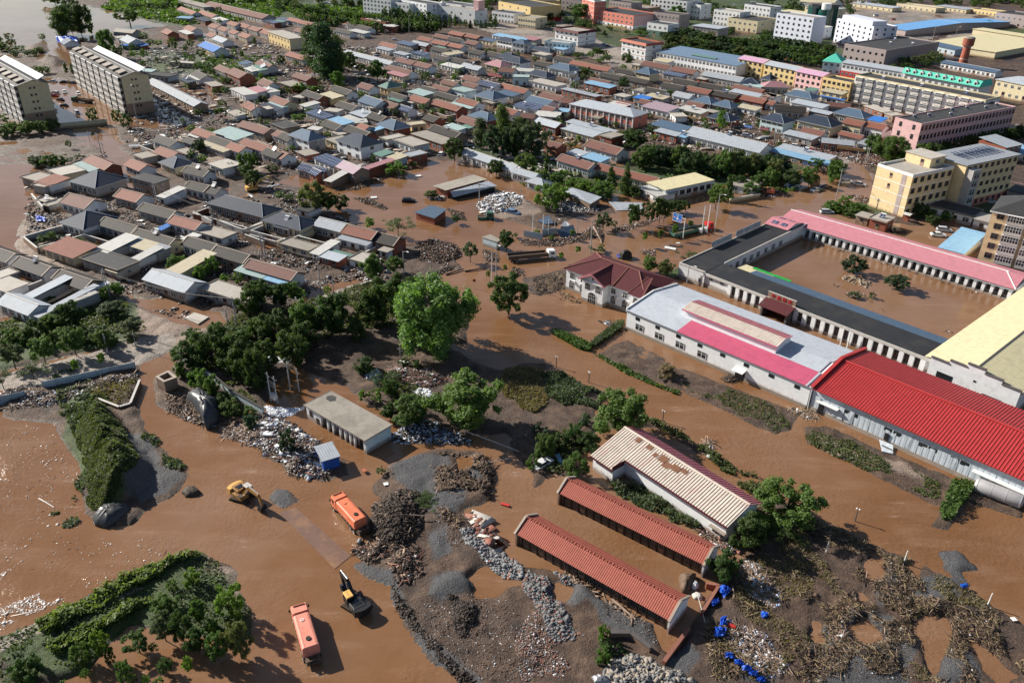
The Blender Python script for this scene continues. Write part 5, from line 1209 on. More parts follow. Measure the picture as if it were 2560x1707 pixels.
BL('c0',170,20,430,15,10,30,2,5,0,'yellow',label='darker gable half of the yellow shopping hall',name='shopping_hall')
BL('c0',860,60,1110,95,7,30,2,6,1,'brownwall',label='brown building behind the pink shop block',name='building',roofm='concrete')
BL('c0',440,0,620,20,8,30,2,5,0,'taupe',label='grey building between the yellow hall and pink tower',name='building')
r,F,d = BL('b0',1620,62,1950,105,10,14,2,4,1,'white',label='white rendered building with square corner tower, top centre',name='assembly_building',lm='the white tower building',roofm='concrete',doors=False)
b = MB(); b.box(F.L / 2 - 5,-3,10,F.L / 2,4,17,'pinkwall'); b.build('corner_tower',r)
b = MB(); b.box(-F.L / 2,-7,10,-F.L / 2 + 4,-2,13,'white'); b.cyl((-F.L / 2 + 2,-4,13),(-F.L / 2 + 2,-4,14),1.6,.4,'white',10); b.build('dome_turret',r)
BL('b0',1285,5,1520,45,12,14,4,7,1,'white',label='grey-white four-storey flats left of the white tower building',name='apartment_block')
BL('b0',950,-15,1200,15,12,14,4,8,1,'white',label='grey-white flats cut by the top edge, left of the others',name='apartment_block')
BL('b0',105,285,298,352,7,10,2,7,0,'yellow',roof='slab',roofm='concrete_light',sidewall='cream',label='long cream two-storey block with pale flat roof beside the poplars',name='office_building',lm='the cream block by the poplars')
BL('b0',930,170,1150,210,5,14,2,3,1,'brick',label='red brick two-storey house with pale roof near the top woodland',name='house',roofm='concrete_light')
BL('b0',1105,235,1225,245,4,10,1,2,1,'brick',label='small brick outbuilding with white roof near the woodland',name='outbuilding',roof='slab',roofm='sheet_white')
r,F,d = BL('c1',1370,200,1785,112,3.9,8.5,1,7,0,'white',roof='slab',roofm='sheet_yellow',label='white hall with cream flat roof and blue fascia beside the flooded road',name='hall',lm='the cream-roofed white hall',wk='windowdark',ww=2.0,wh=1.8)
b = MB(); b.box(-F.L / 2 - .6,-d / 2 - .62,3.1,F.L / 2 + .6,-d / 2 - .5,3.95,'bluegrey'); b.build('blue_fascia',r)
BL('c1',1140,178,1300,255,2.7,7,1,3,0,'white',roof='slab',roofm='sheet_white',label='low pale annex at the left end of the white hall',name='annex')
BL('b0',295,1200,468,1256,5.0,7.6,2,3,1,'whiteclean',roof='hip',roofm='sheet_slate',rise=2.4,label='two-storey villa with slate-blue hipped roof, left of the navy one',name='villa',lm='the slate-blue villa',sidewall='grey',ww=1.9)
BL('b0',718,1245,932,1315,5.2,10.4,2,3,1,'whiteclean',roof='hip',roofm='sheet_navy',rise=2.8,label='two-storey villa with dark navy hipped roof above the solar sheds',name='villa',lm='the dark navy villa',ww=1.9)
BL('f',2055,590,2720,930,3.0,6,1,18,0,'mudwall',roof='gable',roofm='sheet_grey',rise=1.2,label='long grey-roofed garage row beside the right six-storey slab',name='garage_row',lm='the long grey garage row',wk='plain')
BL('a0',1815,45,2335,170,4.0,11,1,22,0,'grey',roof='gable',roofm='tile_red',rise=2.0,label='very long brown-tiled school building at the top edge',name='school',lm='the long brown-tiled school')
BL('a0',1590,10,1815,70,4.0,9,1,9,0,'grey',roof='slab',roofm='concrete',label='low grey arcaded building left of the long school',name='school')
# ================================================================ village houses: kind roof x1 y1 x2 y2 [h d near yard wall]
V = {
('a1',-29): '''G k 870 505 1150 600 3 6 n 5;G k 1155 612 1490 715 3 6 n;G k 90 868 370 972 3 6 n 6;G k 445 992 748 1092 3 6 n;G k -190 765 55 850 3 6 n;G k 1240 370 1478 468 3 6 n;G o 1475 490 1738 562 3 6 n;G o 1040 248 1172 325 3 7 n;G k 1640 175 1800 228 3 6 n;G k 1812 205 1885 255 3 6;
G k 1650 30 1772 98 3 6 n;G k 1620 680 1852 770 3 6 n;G k 1872 765 2150 865 3 6 n;G r 2160 885 2590 1012 3.2 5.5 n;H n 665 105 800 190 3.6 12 n;H n 565 470 700 560 3.4 11 n;H n 1850 305 2330 440 3.6 8 n 6;S a 2080 912 2330 990 2.6 3.5;S b 2335 992 2530 1045 2.6 3;
F C 1780 1075 2190 1228 2.6 6 n;G l 1265 995 1640 1122 3.2 7 n;S y 1460 918 1590 957 2.8 13;S w 785 742 915 782 2.8 12;S g 1050 672 1150 700 2.9 5;S y 1152 700 1290 740 2.9 5;S g 1292 740 1395 773 2.9 5;F d 690 820 1060 918 2.8 7 n;S w 1110 832 1190 854 2.7 10;S y 930 908 1040 942 2.4 2;
G l -60 1215 270 1312 3 6 n;S l 285 1318 345 1338 2.9 16;S l 180 1148 270 1172 2.9 12;F C -120 960 20 992 2.8 5;S w 1390 252 1460 274 3 9 n;F d 1190 80 1340 158 5 6 n 0 mudwall;F c 1755 578 1975 645 2.6 6 n;S w 1590 642 1680 662 2.6 5;F c 240 72 385 180 2.8 7 n 0 mudwall;S o 325 122 400 178 2.9 8;F C 400 182 530 135 2.7 6;
G r 580 295 692 390 3 8 n;F C 335 288 385 320 2 4;F c 385 325 410 352 1.8 7;F C -170 1040 60 1110 2.9 6;S o 365 720 650 808 2.9 8 n;S l 745 1105 800 1120 2.6 6;S B 1385 545 1440 560 1.8 5''',
('b1',-29): '''H n 45 465 400 550 3.6 8 n 5;G g 525 505 740 590 3.2 6.5 n 6;G o 748 578 1022 652 3.4 6.5 n;S g 715 628 985 697 2.8 3 n;G k 1045 645 1200 715 3 6.5 n;F c 195 675 460 755 2.5 5 n;S w 475 758 560 782 2.6 9;S l 550 793 735 838 2.4 4 n;F C 815 815 960 862 2.6 6 n;F c 1080 735 1170 760 2.6 3;
G s 400 1 545 75 3 6 n;S w 600 112 665 131 2.4 12;G k -330 355 -190 380 3 6;H n 160 515 290 545 3.0 5;S t 640 745 845 790 2.5 1.5;F d 340 370 470 400 2.6 6''',
('a0',-52): '''G o 1560 88 1720 135 3 8;G o 1772 118 1868 165 3 8;S w 1868 168 1970 192 3 7;S b 1565 162 1690 170 3 6;S n 1690 168 1860 192 3 6;G o 1410 290 1508 313 3.4 8 0 0 brick;G o 1617 258 1712 286 3.4 8;S w 1550 282 1700 308 3 5;G o 1835 238 1925 260 3 7;G o 1920 264 2010 287 3 7;G o 2010 292 2100 312 3 7;G o 2105 320 2200 347 3 7;
G o 2012 214 2090 240 3 7;G o 2115 232 2190 258 3 7;G o 2200 260 2290 287 3 7;G o 2300 292 2380 314 3 7;G o 1800 320 1910 338 3 7;G g 1870 352 1990 387 3 8;S t 1870 352 1990 372 2.8 4;G B 1765 410 1895 470 3.6 10 0 0 yellow;G g 1035 358 1170 392 3.4 10;G c 1000 285 1180 302 3.4 8;S B 1085 412 1240 400 2.6 4;S B 1215 400 1260 415 2.4 5;
G r 1900 612 2000 657 3.4 7;G r 2008 652 2130 705 4.4 9 0 0 brick;G k 1680 665 1800 712 3 7;S n 1568 702 1680 742 2.8 5;S w 1645 677 1780 717 2.8 4;F d 1290 668 1500 692 3 8;S a 1240 637 1350 645 3 5;F C 1490 558 1720 575 2.2 6 0 0 cream;S t 2180 602 2320 637 3 6;S w 2160 612 2250 642 2.8 5;G r 2240 572 2400 612 3.4 7;F c 1800 742 1905 775 2.6 6 0 0 brick;
F w 2030 795 2190 852 3.4 7;S p 2190 790 2300 830 3 6;G r 2270 738 2400 775 3 7;S v 2100 560 2180 580 3 6;G o 2120 948 2255 992 3.2 7 n;F C 2260 965 2340 990 3 6;S c 2000 1000 2110 1040 2 5;G v 500 380 600 400 2.5 9;F C 1000 330 1060 345 2.8 6''',
('a0x',-40): '''G r 2140 1118 2300 1203 3 6.5;S a 1890 1180 2070 1260 3 9;G o 1715 1182 1845 1252 3 6.5 0 5;G k 1842 1252 1988 1322 3 6.5;S y 1805 1268 1935 1370 2.8 3.5;G o 2010 1317 2112 1368 3 6.5;G o 2145 1277 2310 1362 3 6.5;G k 1365 1252 1500 1318 3 6.5 0 5;G o 1370 1357 1502 1424 3 6.5;H n 1420 1442 1535 1500 3.2 8;G o 1120 1467 1212 1537 3 6.5;G o 735 1435 925 1525 3.4 6.5 n;F C 390 1525 560 1572 2.8 9;S a 660 1460 770 1540 3 6;
G k 1650 1512 1775 1570 3 6.5;F C 1850 1462 1980 1512 3.4 8;S n 1980 1470 2130 1500 3 7;G k 1610 1260 1720 1300 2.8 5;F c 1150 1385 1290 1420 2.6 6;F C 2040 1180 2110 1200 2 4;G k 2320 1370 2450 1420 3 6.5;F c 1560 1340 1650 1390 2.4 5;S w 1675 1200 1740 1235 2.5 4''',
('b0',-47): '''G o 0 142 60 167 3 7;S s 40 188 170 212 3 6;S t 130 188 230 203 3 5;S s 175 168 280 192 3 6;G o 272 182 370 209 3 7;G o 365 207 470 234 3 7;G o 402 152 500 168 3 7;S s 492 158 600 183 3 6;G o 480 227 560 248 3 7;G o 612 182 700 210 3 7;G o 695 208 800 225 3 7;G k 800 234 1000 275 3 7;S w 820 274 960 304 3 6;G k 700 278 810 314 3 7;G r 330 278 440 308 3 7;G o 0 272 120 312 3 7;
G o 255 494 410 542 3 7;G l 765 475 1192 582 3.2 6;G o 1085 404 1220 438 3 7;S g 1060 428 1180 458 3 5;S s 1230 382 1380 412 3 7;G g 1380 388 1500 422 3 6;G k 1222 448 1370 474 3 7;S g 1200 474 1340 494 3 5;S s 1365 473 1500 498 3.4 6;G o 1420 353 1545 377 3 7;G r 1572 328 1690 357 3 7;G k 1690 362 1822 384 3 7;G o 1705 303 1830 329 3 7;G o 1830 323 1960 353 3 7;S s 1970 353 2110 378 3 7;
G o 1552 384 1680 413 3 7;G o 1672 408 1820 438 3 7;G r 1840 388 1960 408 3 7;S t 1550 428 1640 444 3 6;G k 1530 448 1700 474 3 7;G k 1870 473 2010 494 3 7;G k 2010 493 2180 514 3 7;S y 1710 498 1860 472 3 6;S b 2070 318 2352 354 3.5 7;H n 2130 358 2285 384 5 8;F w 2270 375 2400 415 5 8;H n 2120 505 2285 530 3.4 10;G r 1230 545 1380 584 3.6 7 0 4;G r 1370 580 1532 616 3.6 7;G k 1550 523 1700 549 3 7;G k 1702 549 1855 574 3 7;
S w 1630 578 1800 614 3 6;G g 1815 594 1965 635 3 7;S t 1820 600 1960 615 2.8 3;H p 2010 574 2205 596 3.6 9 0 0 yellow;G r 1150 615 1342 674 3.2 7;S p 1165 648 1290 692 3 5;G r 315 684 440 729 3.4 7 0 0 brick;F c 170 740 335 775 3 8 0 0 brick;G r 0 745 95 780 3.2 7;F w 0 790 120 830 3 6;H t 1085 768 1172 788 3.6 9 0 0 yellow;G r 890 775 1000 810 3.2 7;G k 660 800 790 855 3.2 7 n;G k 395 845 545 900 3.2 7 n;S y 545 848 640 895 3 8 0 0 yellow;S B 600 830 680 850 3 3;
G o 110 895 240 950 3.4 7 n;S a 60 925 215 970 3 5;S n 20 935 190 990 3 4;S w 370 938 450 955 2.8 8;G k 1165 855 1300 900 3 6;S t 1150 885 1290 910 2.8 4;G v 890 905 1070 955 3.6 9 n;G r 1095 950 1230 975 3.2 7;G s 1240 970 1350 1004 3.2 6;G k 1435 795 1562 830 3 6;G r 1545 785 1700 824 3 6;G k 1580 850 1752 900 3 6;S a 1335 820 1500 858 3 7;F a 1705 795 1870 828 4 8 0 0 paleblue;G r 1635 740 1755 775 3 6;G r 1815 706 1962 740 3.6 7;G s 1975 755 2130 790 3.2 7;G o 2165 780 2335 832 3 7;
G r 1815 760 1950 790 3 6;H v 1940 845 2110 890 3.8 10 n;S v 2130 825 2285 865 3 6;G o 1330 890 1512 930 3.2 7;G o 1525 930 1802 995 3.2 7 n 5;G o 1765 910 1950 955 3.2 7 n;S a 1730 920 1900 975 2.8 4;G k 695 945 850 995 3.2 7 n;G k 965 1050 1120 1090 3.2 7 n;S l 830 1005 950 1053 3.2 7;S s 430 1005 600 1065 3.2 6 n;S b 600 1075 800 1113 3 6;F C 590 990 722 1005 3 6;S w 720 1054 890 1093 2.8 5;S w 830 1103 1000 1093 2.8 5;F C 1010 975 1140 970 2.8 5;F d 70 1110 290 1145 3 8 0 0 mudwall;
G k 550 1120 722 1165 3.2 7 n;G k 745 1172 982 1230 3.2 7 n;G o 870 1142 970 1168 3 6;H v 1070 1105 1222 1160 3.6 9 n;S b 1000 1155 1070 1168 3 5;G k 1460 1065 1592 1095 3 7;F y 1385 1125 1520 1110 3.2 6 0 0 yellow;G r 1770 1080 1950 1128 3.2 7;S a 1665 1125 1800 1168 3 5;S t 1790 1135 1890 1152 3 4;G k 1510 1165 1790 1235 3.2 7 n;H v 1890 1025 2055 1080 3.6 8;G o 2120 985 2285 1035 3.2 7;S s 2280 945 2400 975 3.2 7;F c 1370 1195 1660 1290 3.2 8 n 0 brick;F C 1200 1250 1420 1312 3.2 8 n;F C 1085 1230 1180 1252 3 9;
S s 485 1412 700 1482 3.2 6 n;G q 680 1495 890 1550 3.4 7 n;S p 945 1492 1000 1512 2.8 12;S y 1135 1395 1240 1432 3 6;S t 1020 1375 1130 1395 3.2 6;F g 1290 1375 1385 1405 2.8 8 n 0 brick;G o 50 1355 232 1425 3 6.5 n;G o -50 1300 42 1352 3 6.5;G k 170 1228 292 1265 3 6.5;G r 130 1204 190 1228 3 6;G r -40 1150 60 1202 3 6.5;G l 1845 1365 2250 1535 3 6 n;F c 330 1360 460 1390 2.5 6;G s 415 1530 545 1570 2.8 5;
F C 640 1180 760 1210 2.6 5;S w 450 1150 550 1165 2.6 4;F c 610 1240 710 1290 2.8 8 0 0 yellow;G k 1880 595 2010 560 2.8 4;S w 480 500 520 520 2.5 5;G g 0 560 30 620 3 7;G r 2150 640 2290 655 3.2 7;S r 1500 700 1600 722 2.6 3;F C 300 870 410 885 2.6 6;S w 2090 860 2200 880 2.6 3;F c 2010 905 2110 930 2.6 5;F C 1340 905 1380 925 2.5 6;F C 1650 455 1800 470 2.6 4''',
('c0',-46): '''G o 505 570 662 604 3.2 7;G o 665 604 842 644 3.2 7;G r 1140 580 1382 626 3.4 8;G r 1400 630 1612 668 3.4 8;S s 1340 655 1500 692 3.2 6;H v 1075 640 1235 664 5 9;G k 760 684 962 719 3 7;G k 980 710 1182 758 3 7;G k 905 645 1072 674 3 7;G g 1680 674 2030 738 3.6 8;G k 1400 735 1632 770 3 7;G k 1635 774 1862 808 3 7;G k 1300 774 1502 809 3 7;G o 1530 804 1742 849 3 7;G k 1755 845 1982 889 3 7;G o 2010 890 2242 929 3 7;G r 1925 798 2232 834 3 7;S l 1920 818 2200 868 2.8 6;H n 2030 744 2205 758 4 9;S a 2010 754 2222 782 3.6 5;
G k 1165 815 1332 854 3 7;G g 1420 855 1572 888 3 7;S B 1060 874 1200 893 2.8 6;S y 1180 854 1340 892 2.8 6;H v 1600 894 1772 929 3.2 8;H v 1775 929 1952 964 3.2 8;S y 1975 959 2182 984 3 6;S q 1145 948 1382 1004 3.2 10;G r 1110 918 1202 938 3 6;S w 1460 972 1688 1018 3 7 0 0 cream;G r 1530 943 1690 968 3 6;H n 1720 1044 1952 1080 3.2 9;S v 1215 1112 1520 1178 3.6 8;S l 1280 1164 1440 1224 3 5;S b 1450 1204 1530 1234 3 5;G l 1530 1205 2205 1368 3.4 11 n;
G l 180 1094 392 1146 3.2 7;S l 400 1153 742 1218 3.2 7 n;S l 450 1094 900 1190 2.9 5;G r 215 864 430 903 3 7;G r 430 918 530 929 3 7;G v 90 904 332 944 3.6 8;S s 0 934 232 979 3.4 7;G r 230 989 352 1009 3 7;G r 60 1049 192 1064 3 6;S w 200 1034 420 1050 2.8 7;S b 400 994 500 1004 2.8 5;H v 300 599 522 634 4.6 9;G k 190 574 302 604 3 7;S w 20 634 182 644 3 6;H n 130 654 302 694 3.4 8;F a 0 694 155 698 4.5 8 0 0 paleblue;F C 130 724 402 774 3.4 9;G o 0 804 72 844 3.2 7;
S b 620 743 880 788 3.4 6 0 0 brick;G r 660 719 862 754 3.4 5;F g 415 799 762 864 3 5;G r 290 1294 392 1334 3.4 6 0 0 brick;G r 630 1304 932 1388 3.2 8 n;G r 370 1434 692 1514 3.2 7 n;S b 600 1404 800 1444 2.6 6;S l 470 1365 600 1400 2.6 6;F c 750 1214 902 1234 4 8 n 0 brick;G k 350 530 520 560 3 7;G o 2240 930 2330 940 3 6;F C 2240 860 2352 870 4 7;H n -100 535 70 570 5 9;S b -20 350 80 370 3.4 7;S p 80 345 200 365 3.4 8;S b 370 430 450 450 3.4 7;F C 160 480 310 500 3 7;H n 160 440 340 470 3.4 7;
G k 500 690 560 700 2.8 5;S y 1240 540 1400 560 3.4 7;F C 1050 575 1130 590 3 5;S w 830 930 1000 960 3 6;S r 920 905 1050 940 3 4;F C 940 660 990 680 2.6 5;F C 1640 700 1720 716 2.6 4;F c 1080 800 1160 830 3 7;S t 1600 490 1800 530 7.2 3;S w 2080 830 2200 850 2.6 3;F c 1700 990 1800 1010 2.6 5;F C 1400 1010 1450 1050 3 6;F C 900 850 1010 870 2.6 6;G k 1540 740 1600 750 2.8 5''',
('c1',-40): '''G o 700 22 1300 135 3 6 n;H g 132 112 262 164 3 5 n;G l 0 35 175 105 3 5 n;S w 640 20 700 40 2.6 5;F c 1940 140 2120 200 2.8 9;G l -60 -10 20 40 3 5''',
('d0',-48): '''H n -10 1055 215 1102 5 9 0 0 paleblue;H n 305 1080 652 1125 4.6 10;H v 635 1005 932 1054 4 9;S B 950 1068 1072 1092 3.6 7;G o 720 1099 902 1134 4.6 7;G o 920 1129 1092 1164 4.6 7;G o 680 1204 902 1244 3.2 5;G r 330 1184 552 1219 3.2 7;S l 180 1194 472 1248 3 6;S g 545 1274 842 1304 3 6;S g 860 1279 952 1299 3 7;S l 250 914 562 968 3.4 7;G r 590 949 802 972 3.2 6;S l 415 994 622 1023 3 5;H v 215 839 462 884 4.6 8;S t 385 804 482 819 6 6;H p 40 774 262 779 4 8;S y 520 814 742 844 5 6 0 0 yellow;G r 0 872 40 890 3 6;
F C 0 854 132 874 4 7;G k 130 990 410 1010 3 8;S B 520 860 750 895 2.8 3;F C 280 800 380 820 5 5;F C 920 945 1090 1005 3 6;S b 80 1345 600 1480 2.8 5 n;S l 130 1320 620 1430 3 6;H n 0 700 88 715 3.6 8;S p 860 -2 960 5 5 8;G y 330 20 660 45 4 20;S b 0 95 160 110 3 10;F C 1100 1010 1180 1040 3 6;G o 1040 1150 1110 1185 3 5;S b 2180 1330 2400 1400 3 10;S l 2200 1320 2352 1290 6 12''',
('d1',-45): '''F c 850 420 960 460 2.6 5 n;F C 965 450 1130 495 3.0 6.5 n 0 brick;S w 1270 410 1330 432 2.4 2;F d 1500 340 1900 445 3 9 n 0 white;F C 1900 450 2060 500 3 8 n 0 white;S b 1585 705 1815 775 2.6 17 n;S p 470 110 560 95 2.4 2;F d 2200 200 2352 240 3.4 9''',
('c2',-45): '''''',}
HOUSES = []
for (t,snap),rows in V.items():
    t = t[:2]
    for s in rows.replace('\n','').split(';'):
        q = s.split()
        if len(q) < 6: continue
        k,rf = q[0],q[1]; x1,y1,x2,y2 = map(float,q[2:6]); h = float(q[6]); d = float(q[7])
        near = len(q) > 8 and q[8] == 'n'; yard = float(q[9]) if len(q) > 9 else 0; wall = q[10] if len(q) > 10 else None
        wall = {'cream': 'cream',None: None}.get(wall,wall)
        HOUSES.append(house(t,k,rf,x1,y1,x2,y2,h,d,wall=wall,snap=snap,near=near,yard=yard))
for p,q in (((205,610),(330,712)),((205,612),(590,502)),((345,705),(730,600)),((1720,388),(1885,472)),((1930,462),(2160,548)),((2180,592),(2352,655)),((2160,550),(2340,490)),((280,230),(380,345))):
    wall_thing('yard_wall',[A('a1',*p,2),A('a1',*q,2)],2.0,.3,rng.choice(['mudwall','grey','grey']),None,'wall',auto='weathered yard wall',group='courtyard walls of the village houses')
for p,q in (((-60,590),(180,655)),((180,655),(260,620)),((1040,640),(1160,700)),((930,770),(1080,690))):
    wall_thing('yard_wall',[A('b1',*p,2),A('b1',*q,2)],1.9,.3,rng.choice(['mudwall','grey','cream']),None,'wall',auto='weathered yard wall',group='courtyard walls of the village houses')
# ================================================================ vegetation
def cards(P,Nn,S,asp=1.0,seed=0,name='crown',bend=.0):
    """leaf clumps: one small bent quad per point, facing roughly Nn"""
    rs = np.random.RandomState(seed); n = len(P)
    Nn = Nn / (np.linalg.norm(Nn,axis=1,keepdims=True) + 1e-9)
    r = rs.normal(size=(n,3)); U = np.cross(Nn,r); U /= np.linalg.norm(U,axis=1,keepdims=True) + 1e-9; Vv = np.cross(Nn,U)
    S = S[:,None]
    v = np.stack([P - U * S * .5 - Vv * S * asp * .5,P + U * S * .42 - Vv * S * asp * .38 + Nn * S * .12,P + U * S * .5 + Vv * S * asp * .5,P - U * S * .36 + Vv * S * asp * .42 - Nn * S * .15],1).reshape(-1,3)
    me = bpy.data.meshes.new(name); me.vertices.add(4 * n); me.vertices.foreach_set('co',v.astype(np.float32).ravel())
    me.loops.add(4 * n); me.loops.foreach_set('vertex_index',np.arange(4 * n)); me.polygons.add(n); me.polygons.foreach_set('loop_start',np.arange(n) * 4)
    me.update(); me.materials.append(mat('leaf')); return me
def crown(seed,nl=26,per=260,leaf=.11,shape='broad'):
    rs = np.random.RandomState(seed); P = []; Nn = []
    if shape in ('broad','willow'):
        nb = 15 if shape == 'broad' else 18; big = []
        for i in range(nb):
            u = 1 - 2 * (i + .5) / nb; a = i * 2.4 + rs.uniform(-.5,.5); w = math.sqrt(1 - u * u); f = rs.uniform(.42,.74)
            big.append(np.array([w * math.cos(a) * f,w * math.sin(a) * f,u * f]))
        cs = []; rads = []
        for c in big:
            R = rs.uniform(.22,.38)
            for _ in range(max(3,nl // nb)):
                d = rs.normal(size=3); d /= np.linalg.norm(d); cs.append(c + d * R * rs.uniform(.55,1.0)); rads.append(rs.uniform(.08,.17))
        cs = np.array(cs); rads = np.array(rads); cs[:,2] = cs[:,2] * .85 + .05
    elif shape == 'column':
        z = np.linspace(-.9,.95,nl); a = rs.uniform(0,6.28,nl); w = .42 * np.sqrt(np.clip(1 - np.abs(z) ** 2.2,.05,1)); k = rs.uniform(.1,1,nl)
        cs = np.stack([np.cos(a) * w * k,np.sin(a) * w * k,z],1); rads = rs.uniform(.16,.27,nl)
    elif shape == 'cone':
        z = np.linspace(-.95,.95,nl); a = rs.uniform(0,6.28,nl); w = .55 * (1 - (z + 1) / 2.05); k = rs.uniform(.3,1,nl)
        cs = np.stack([np.cos(a) * w * k,np.sin(a) * w * k,z],1); rads = .08 + w * .42
    elif shape == 'wisp':
        cs = rs.normal(size=(nl,3)) * np.array([.42,.42,.38]); rads = rs.uniform(.12,.26,nl)
    for c,r in zip(cs,rads):
        m = int(per * (r / .3) ** 2 * rs.uniform(.55,1.2))
        d = rs.normal(size=(m,3)); d /= np.linalg.norm(d,axis=1,keepdims=True)
        rr = r * (rs.uniform(.35,1.0,m) ** .5) * (1 + .3 * rs.normal(size=m).clip(-1,1))
        p = c + d * rr[:,None] * np.array([1,1,.8])
        if shape == 'willow':
            dn = rs.uniform(0,.28,m) ** 1.3; p[:,2] -= dn
        P.append(p); Nn.append(d + rs.normal(size=(m,3)) * .55 + np.array([0,0,.35]))
    P = np.concatenate(P); Nn = np.concatenate(Nn)
    if shape in ('broad','willow'):
        P[:,:2] -= np.median(P[:,:2],0) * .5; P[:,:2] *= .96 / np.percentile(np.hypot(P[:,0],P[:,1]),96); P[:,2] *= .92 / np.percentile(np.abs(P[:,2]),98)
    S = leaf * rs.uniform(.6,1.35,len(P))
    return cards(P,Nn,S,1.0 if shape != 'willow' else 2.0,seed,'crown_' + shape)
CR = {'broad': [crown(s,96 + s * 6,800,.055) for s in range(5)],'column': [crown(20 + s,40,420,.045,'column') for s in range(2)],'cone': [crown(30 + s,40,320,.045,'cone') for s in range(2)],
      'willow': [crown(40,120,1100,.038,'willow')],'wisp': [crown(50 + s,20,300,.05,'wisp') for s in range(3)],'small': [crown(60 + s,12,300,.10) for s in range(3)]}
def trunk_mesh(seed,spread=1.0):
    rs = random.Random(seed); b = MB(); b.tube([(0,0,-.05),(.01,0,.25),(.0,.02,.5)],[.05,.04,.034],'bark',7)
    for i in range(7):
        a = i * .9 + rs.random(); r = rs.uniform(.25,.6) * spread; z = rs.uniform(.62,.88)
        b.tube([(0,.02,.42 + .03 * i * .5),(math.cos(a) * r * .5,math.sin(a) * r * .5,z - .14),(math.cos(a) * r,math.sin(a) * r,z)],[.026,.016,.006],'bark',5)
    b.tube([(0,.02,.5),(.02,0,.85)],[.034,.01],'bark',6)
    return b.mesh('trunk')
TR = [trunk_mesh(s) for s in range(3)]; TRN = trunk_mesh(9,.35)
TINT = {'dark': (.050,.088,.024),'mid': (.078,.135,.034),'bright': (.10,.18,.032),'olive': (.095,.120,.045),'grey': (.085,.115,.062),'blue': (.038,.075,.038),'willow': (.105,.175,.050),'dry': (.20,.165,.10),'reed': (.15,.20,.065)}
TWORD = {'dark': 'dark green','mid': 'green','bright': 'bright green','olive': 'olive green','grey': 'grey-green','blue': 'deep green','willow': 'pale green','dry': 'mud-coated','reed': 'pale'}
def tree(t,bx,by,top,w,tint='dark',shape='broad',label=None,low=.28,auto=None,name=None,group=None):
    """bx,by foot of the trunk, top: survey y of the crown's top, w: crown width, all read off the photo"""
    p = A(t,bx,by,0); X,Y = tp(t,bx,by); Xt,Yt = tp(t,bx,top)
    dist = math.hypot(p.x,p.y); d = RIGHT * (X - 1280) + UP * (853.5 - Yt) + FWD * FPX; k = dist / math.hypot(d[0],d[1]); h = max(1.0,HC + k * d[2])
    depth = float(np.array([p.x,p.y,-HC]) @ FWD); r = w * (1 if t == 'v' else 1) * ((2560 / 2352) if t == 'v' else KT) * depth / FPX / 2
    hm = h; tphi = HC / dist
    lo_,hi_ = .3,hm
    for _ in range(24):
        m_ = (lo_ + hi_) / 2
        if m_ * (1 + low) / 2 + math.sqrt((m_ * (1 - low) / 2) ** 2 + (r * tphi * .85) ** 2) > hm: hi_ = m_
        else: lo_ = m_
    h = max(m_,r * .75,.8)
    if label is None: TREES.append((r / depth,p,h,r,tint,shape,low,auto,name,group)); return None
    return tree_at(p,h,r,tint,shape,label,low,auto,name,group)
TREES = []
def tree_at(p,h,r,tint='dark',shape='broad',label=None,low=.28,auto=None,name=None,group=None):
    nm = name or {'column': 'poplar_tree','cone': 'cypress_tree','willow': 'willow_tree','small': 'young_tree'}.get(shape,'leafy_tree')
    if r < 1.6 and shape == 'broad': nm = name or 'bush' if h < 2.5 else 'young_tree'
    word = {'poplar_tree': 'poplar','cypress_tree': 'cypress','willow_tree': 'willow','young_tree': 'young tree','bush': 'bush'}.get(nm,'tree')
    au = auto or (TWORD[tint] + ' ' + word)
    o = thing(nm,(p.x,p.y,0),rng.uniform(0,6.28),label,'bush' if word == 'bush' else 'tree',None if label else (group or 'trees around the flooded village'),None if label else au)
    proto = rng.choice(CR[shape]); base = h * low; ch = (h - base) / 2
    c = inst(proto,'crown',o,(0,0,base + ch),rng.uniform(0,6),(r / .98,r / .98,ch / .92) if shape in ('broad','willow','small') else (r / .58,r / .58,ch))
    k = rng.uniform(.95,1.45); tc_ = TINT[tint]; c.color = (tc_[0] * k * rng.uniform(.9,1.15),tc_[1] * k,tc_[2] * k,1)
    inst(TRN if shape in ('column','cone') else rng.choice(TR),'trunk',o,(0,0,-.3),rng.uniform(0,6),(r * 1.1 if shape not in ('column','cone') else h * .25,r * 1.1 if shape not in ('column','cone') else h * .25,h * .95))
    return o
def TL(t,rows):
    for s in rows.replace('\n','').split(';'):
        q = s.split()
        if len(q) < 4: continue
        tint = q[4] if len(q) > 4 else 'dark'; sh = q[5] if len(q) > 5 else 'broad'; low = float(q[6]) if len(q) > 6 else .28
        tree(t,*map(float,q[:4]),tint,sh,None,low)
def NT(lm,*a,**k):
    o = tree(*a,**k); landmark(lm,(o.location.x,o.location.y,4)); return o
NT('the great pale willow','v',1000,800,632,185,'willow','willow',label='great pale green willow towering over the flooded crossroads',low=.12)
NT('the round tree behind the hut','b2',1870,800,350,640,'mid','broad',label='big round green tree behind the flat-roofed white hut',low=.1)
NT('the tree by the L-shaped shed','c2',960,880,495,520,'mid','broad',label='broad green tree behind the upper end of the L-shaped shed',low=.12)
NT('the round tree at the crossroads','v',1168,722,632,92,'dark','broad',label='round dark tree standing alone in the crossroads flood',low=.12)
NT('the tall dark poplars','b0',640,720,215,330,'blue','column',label='tallest dark poplar of the giant clump in the village',low=.06)
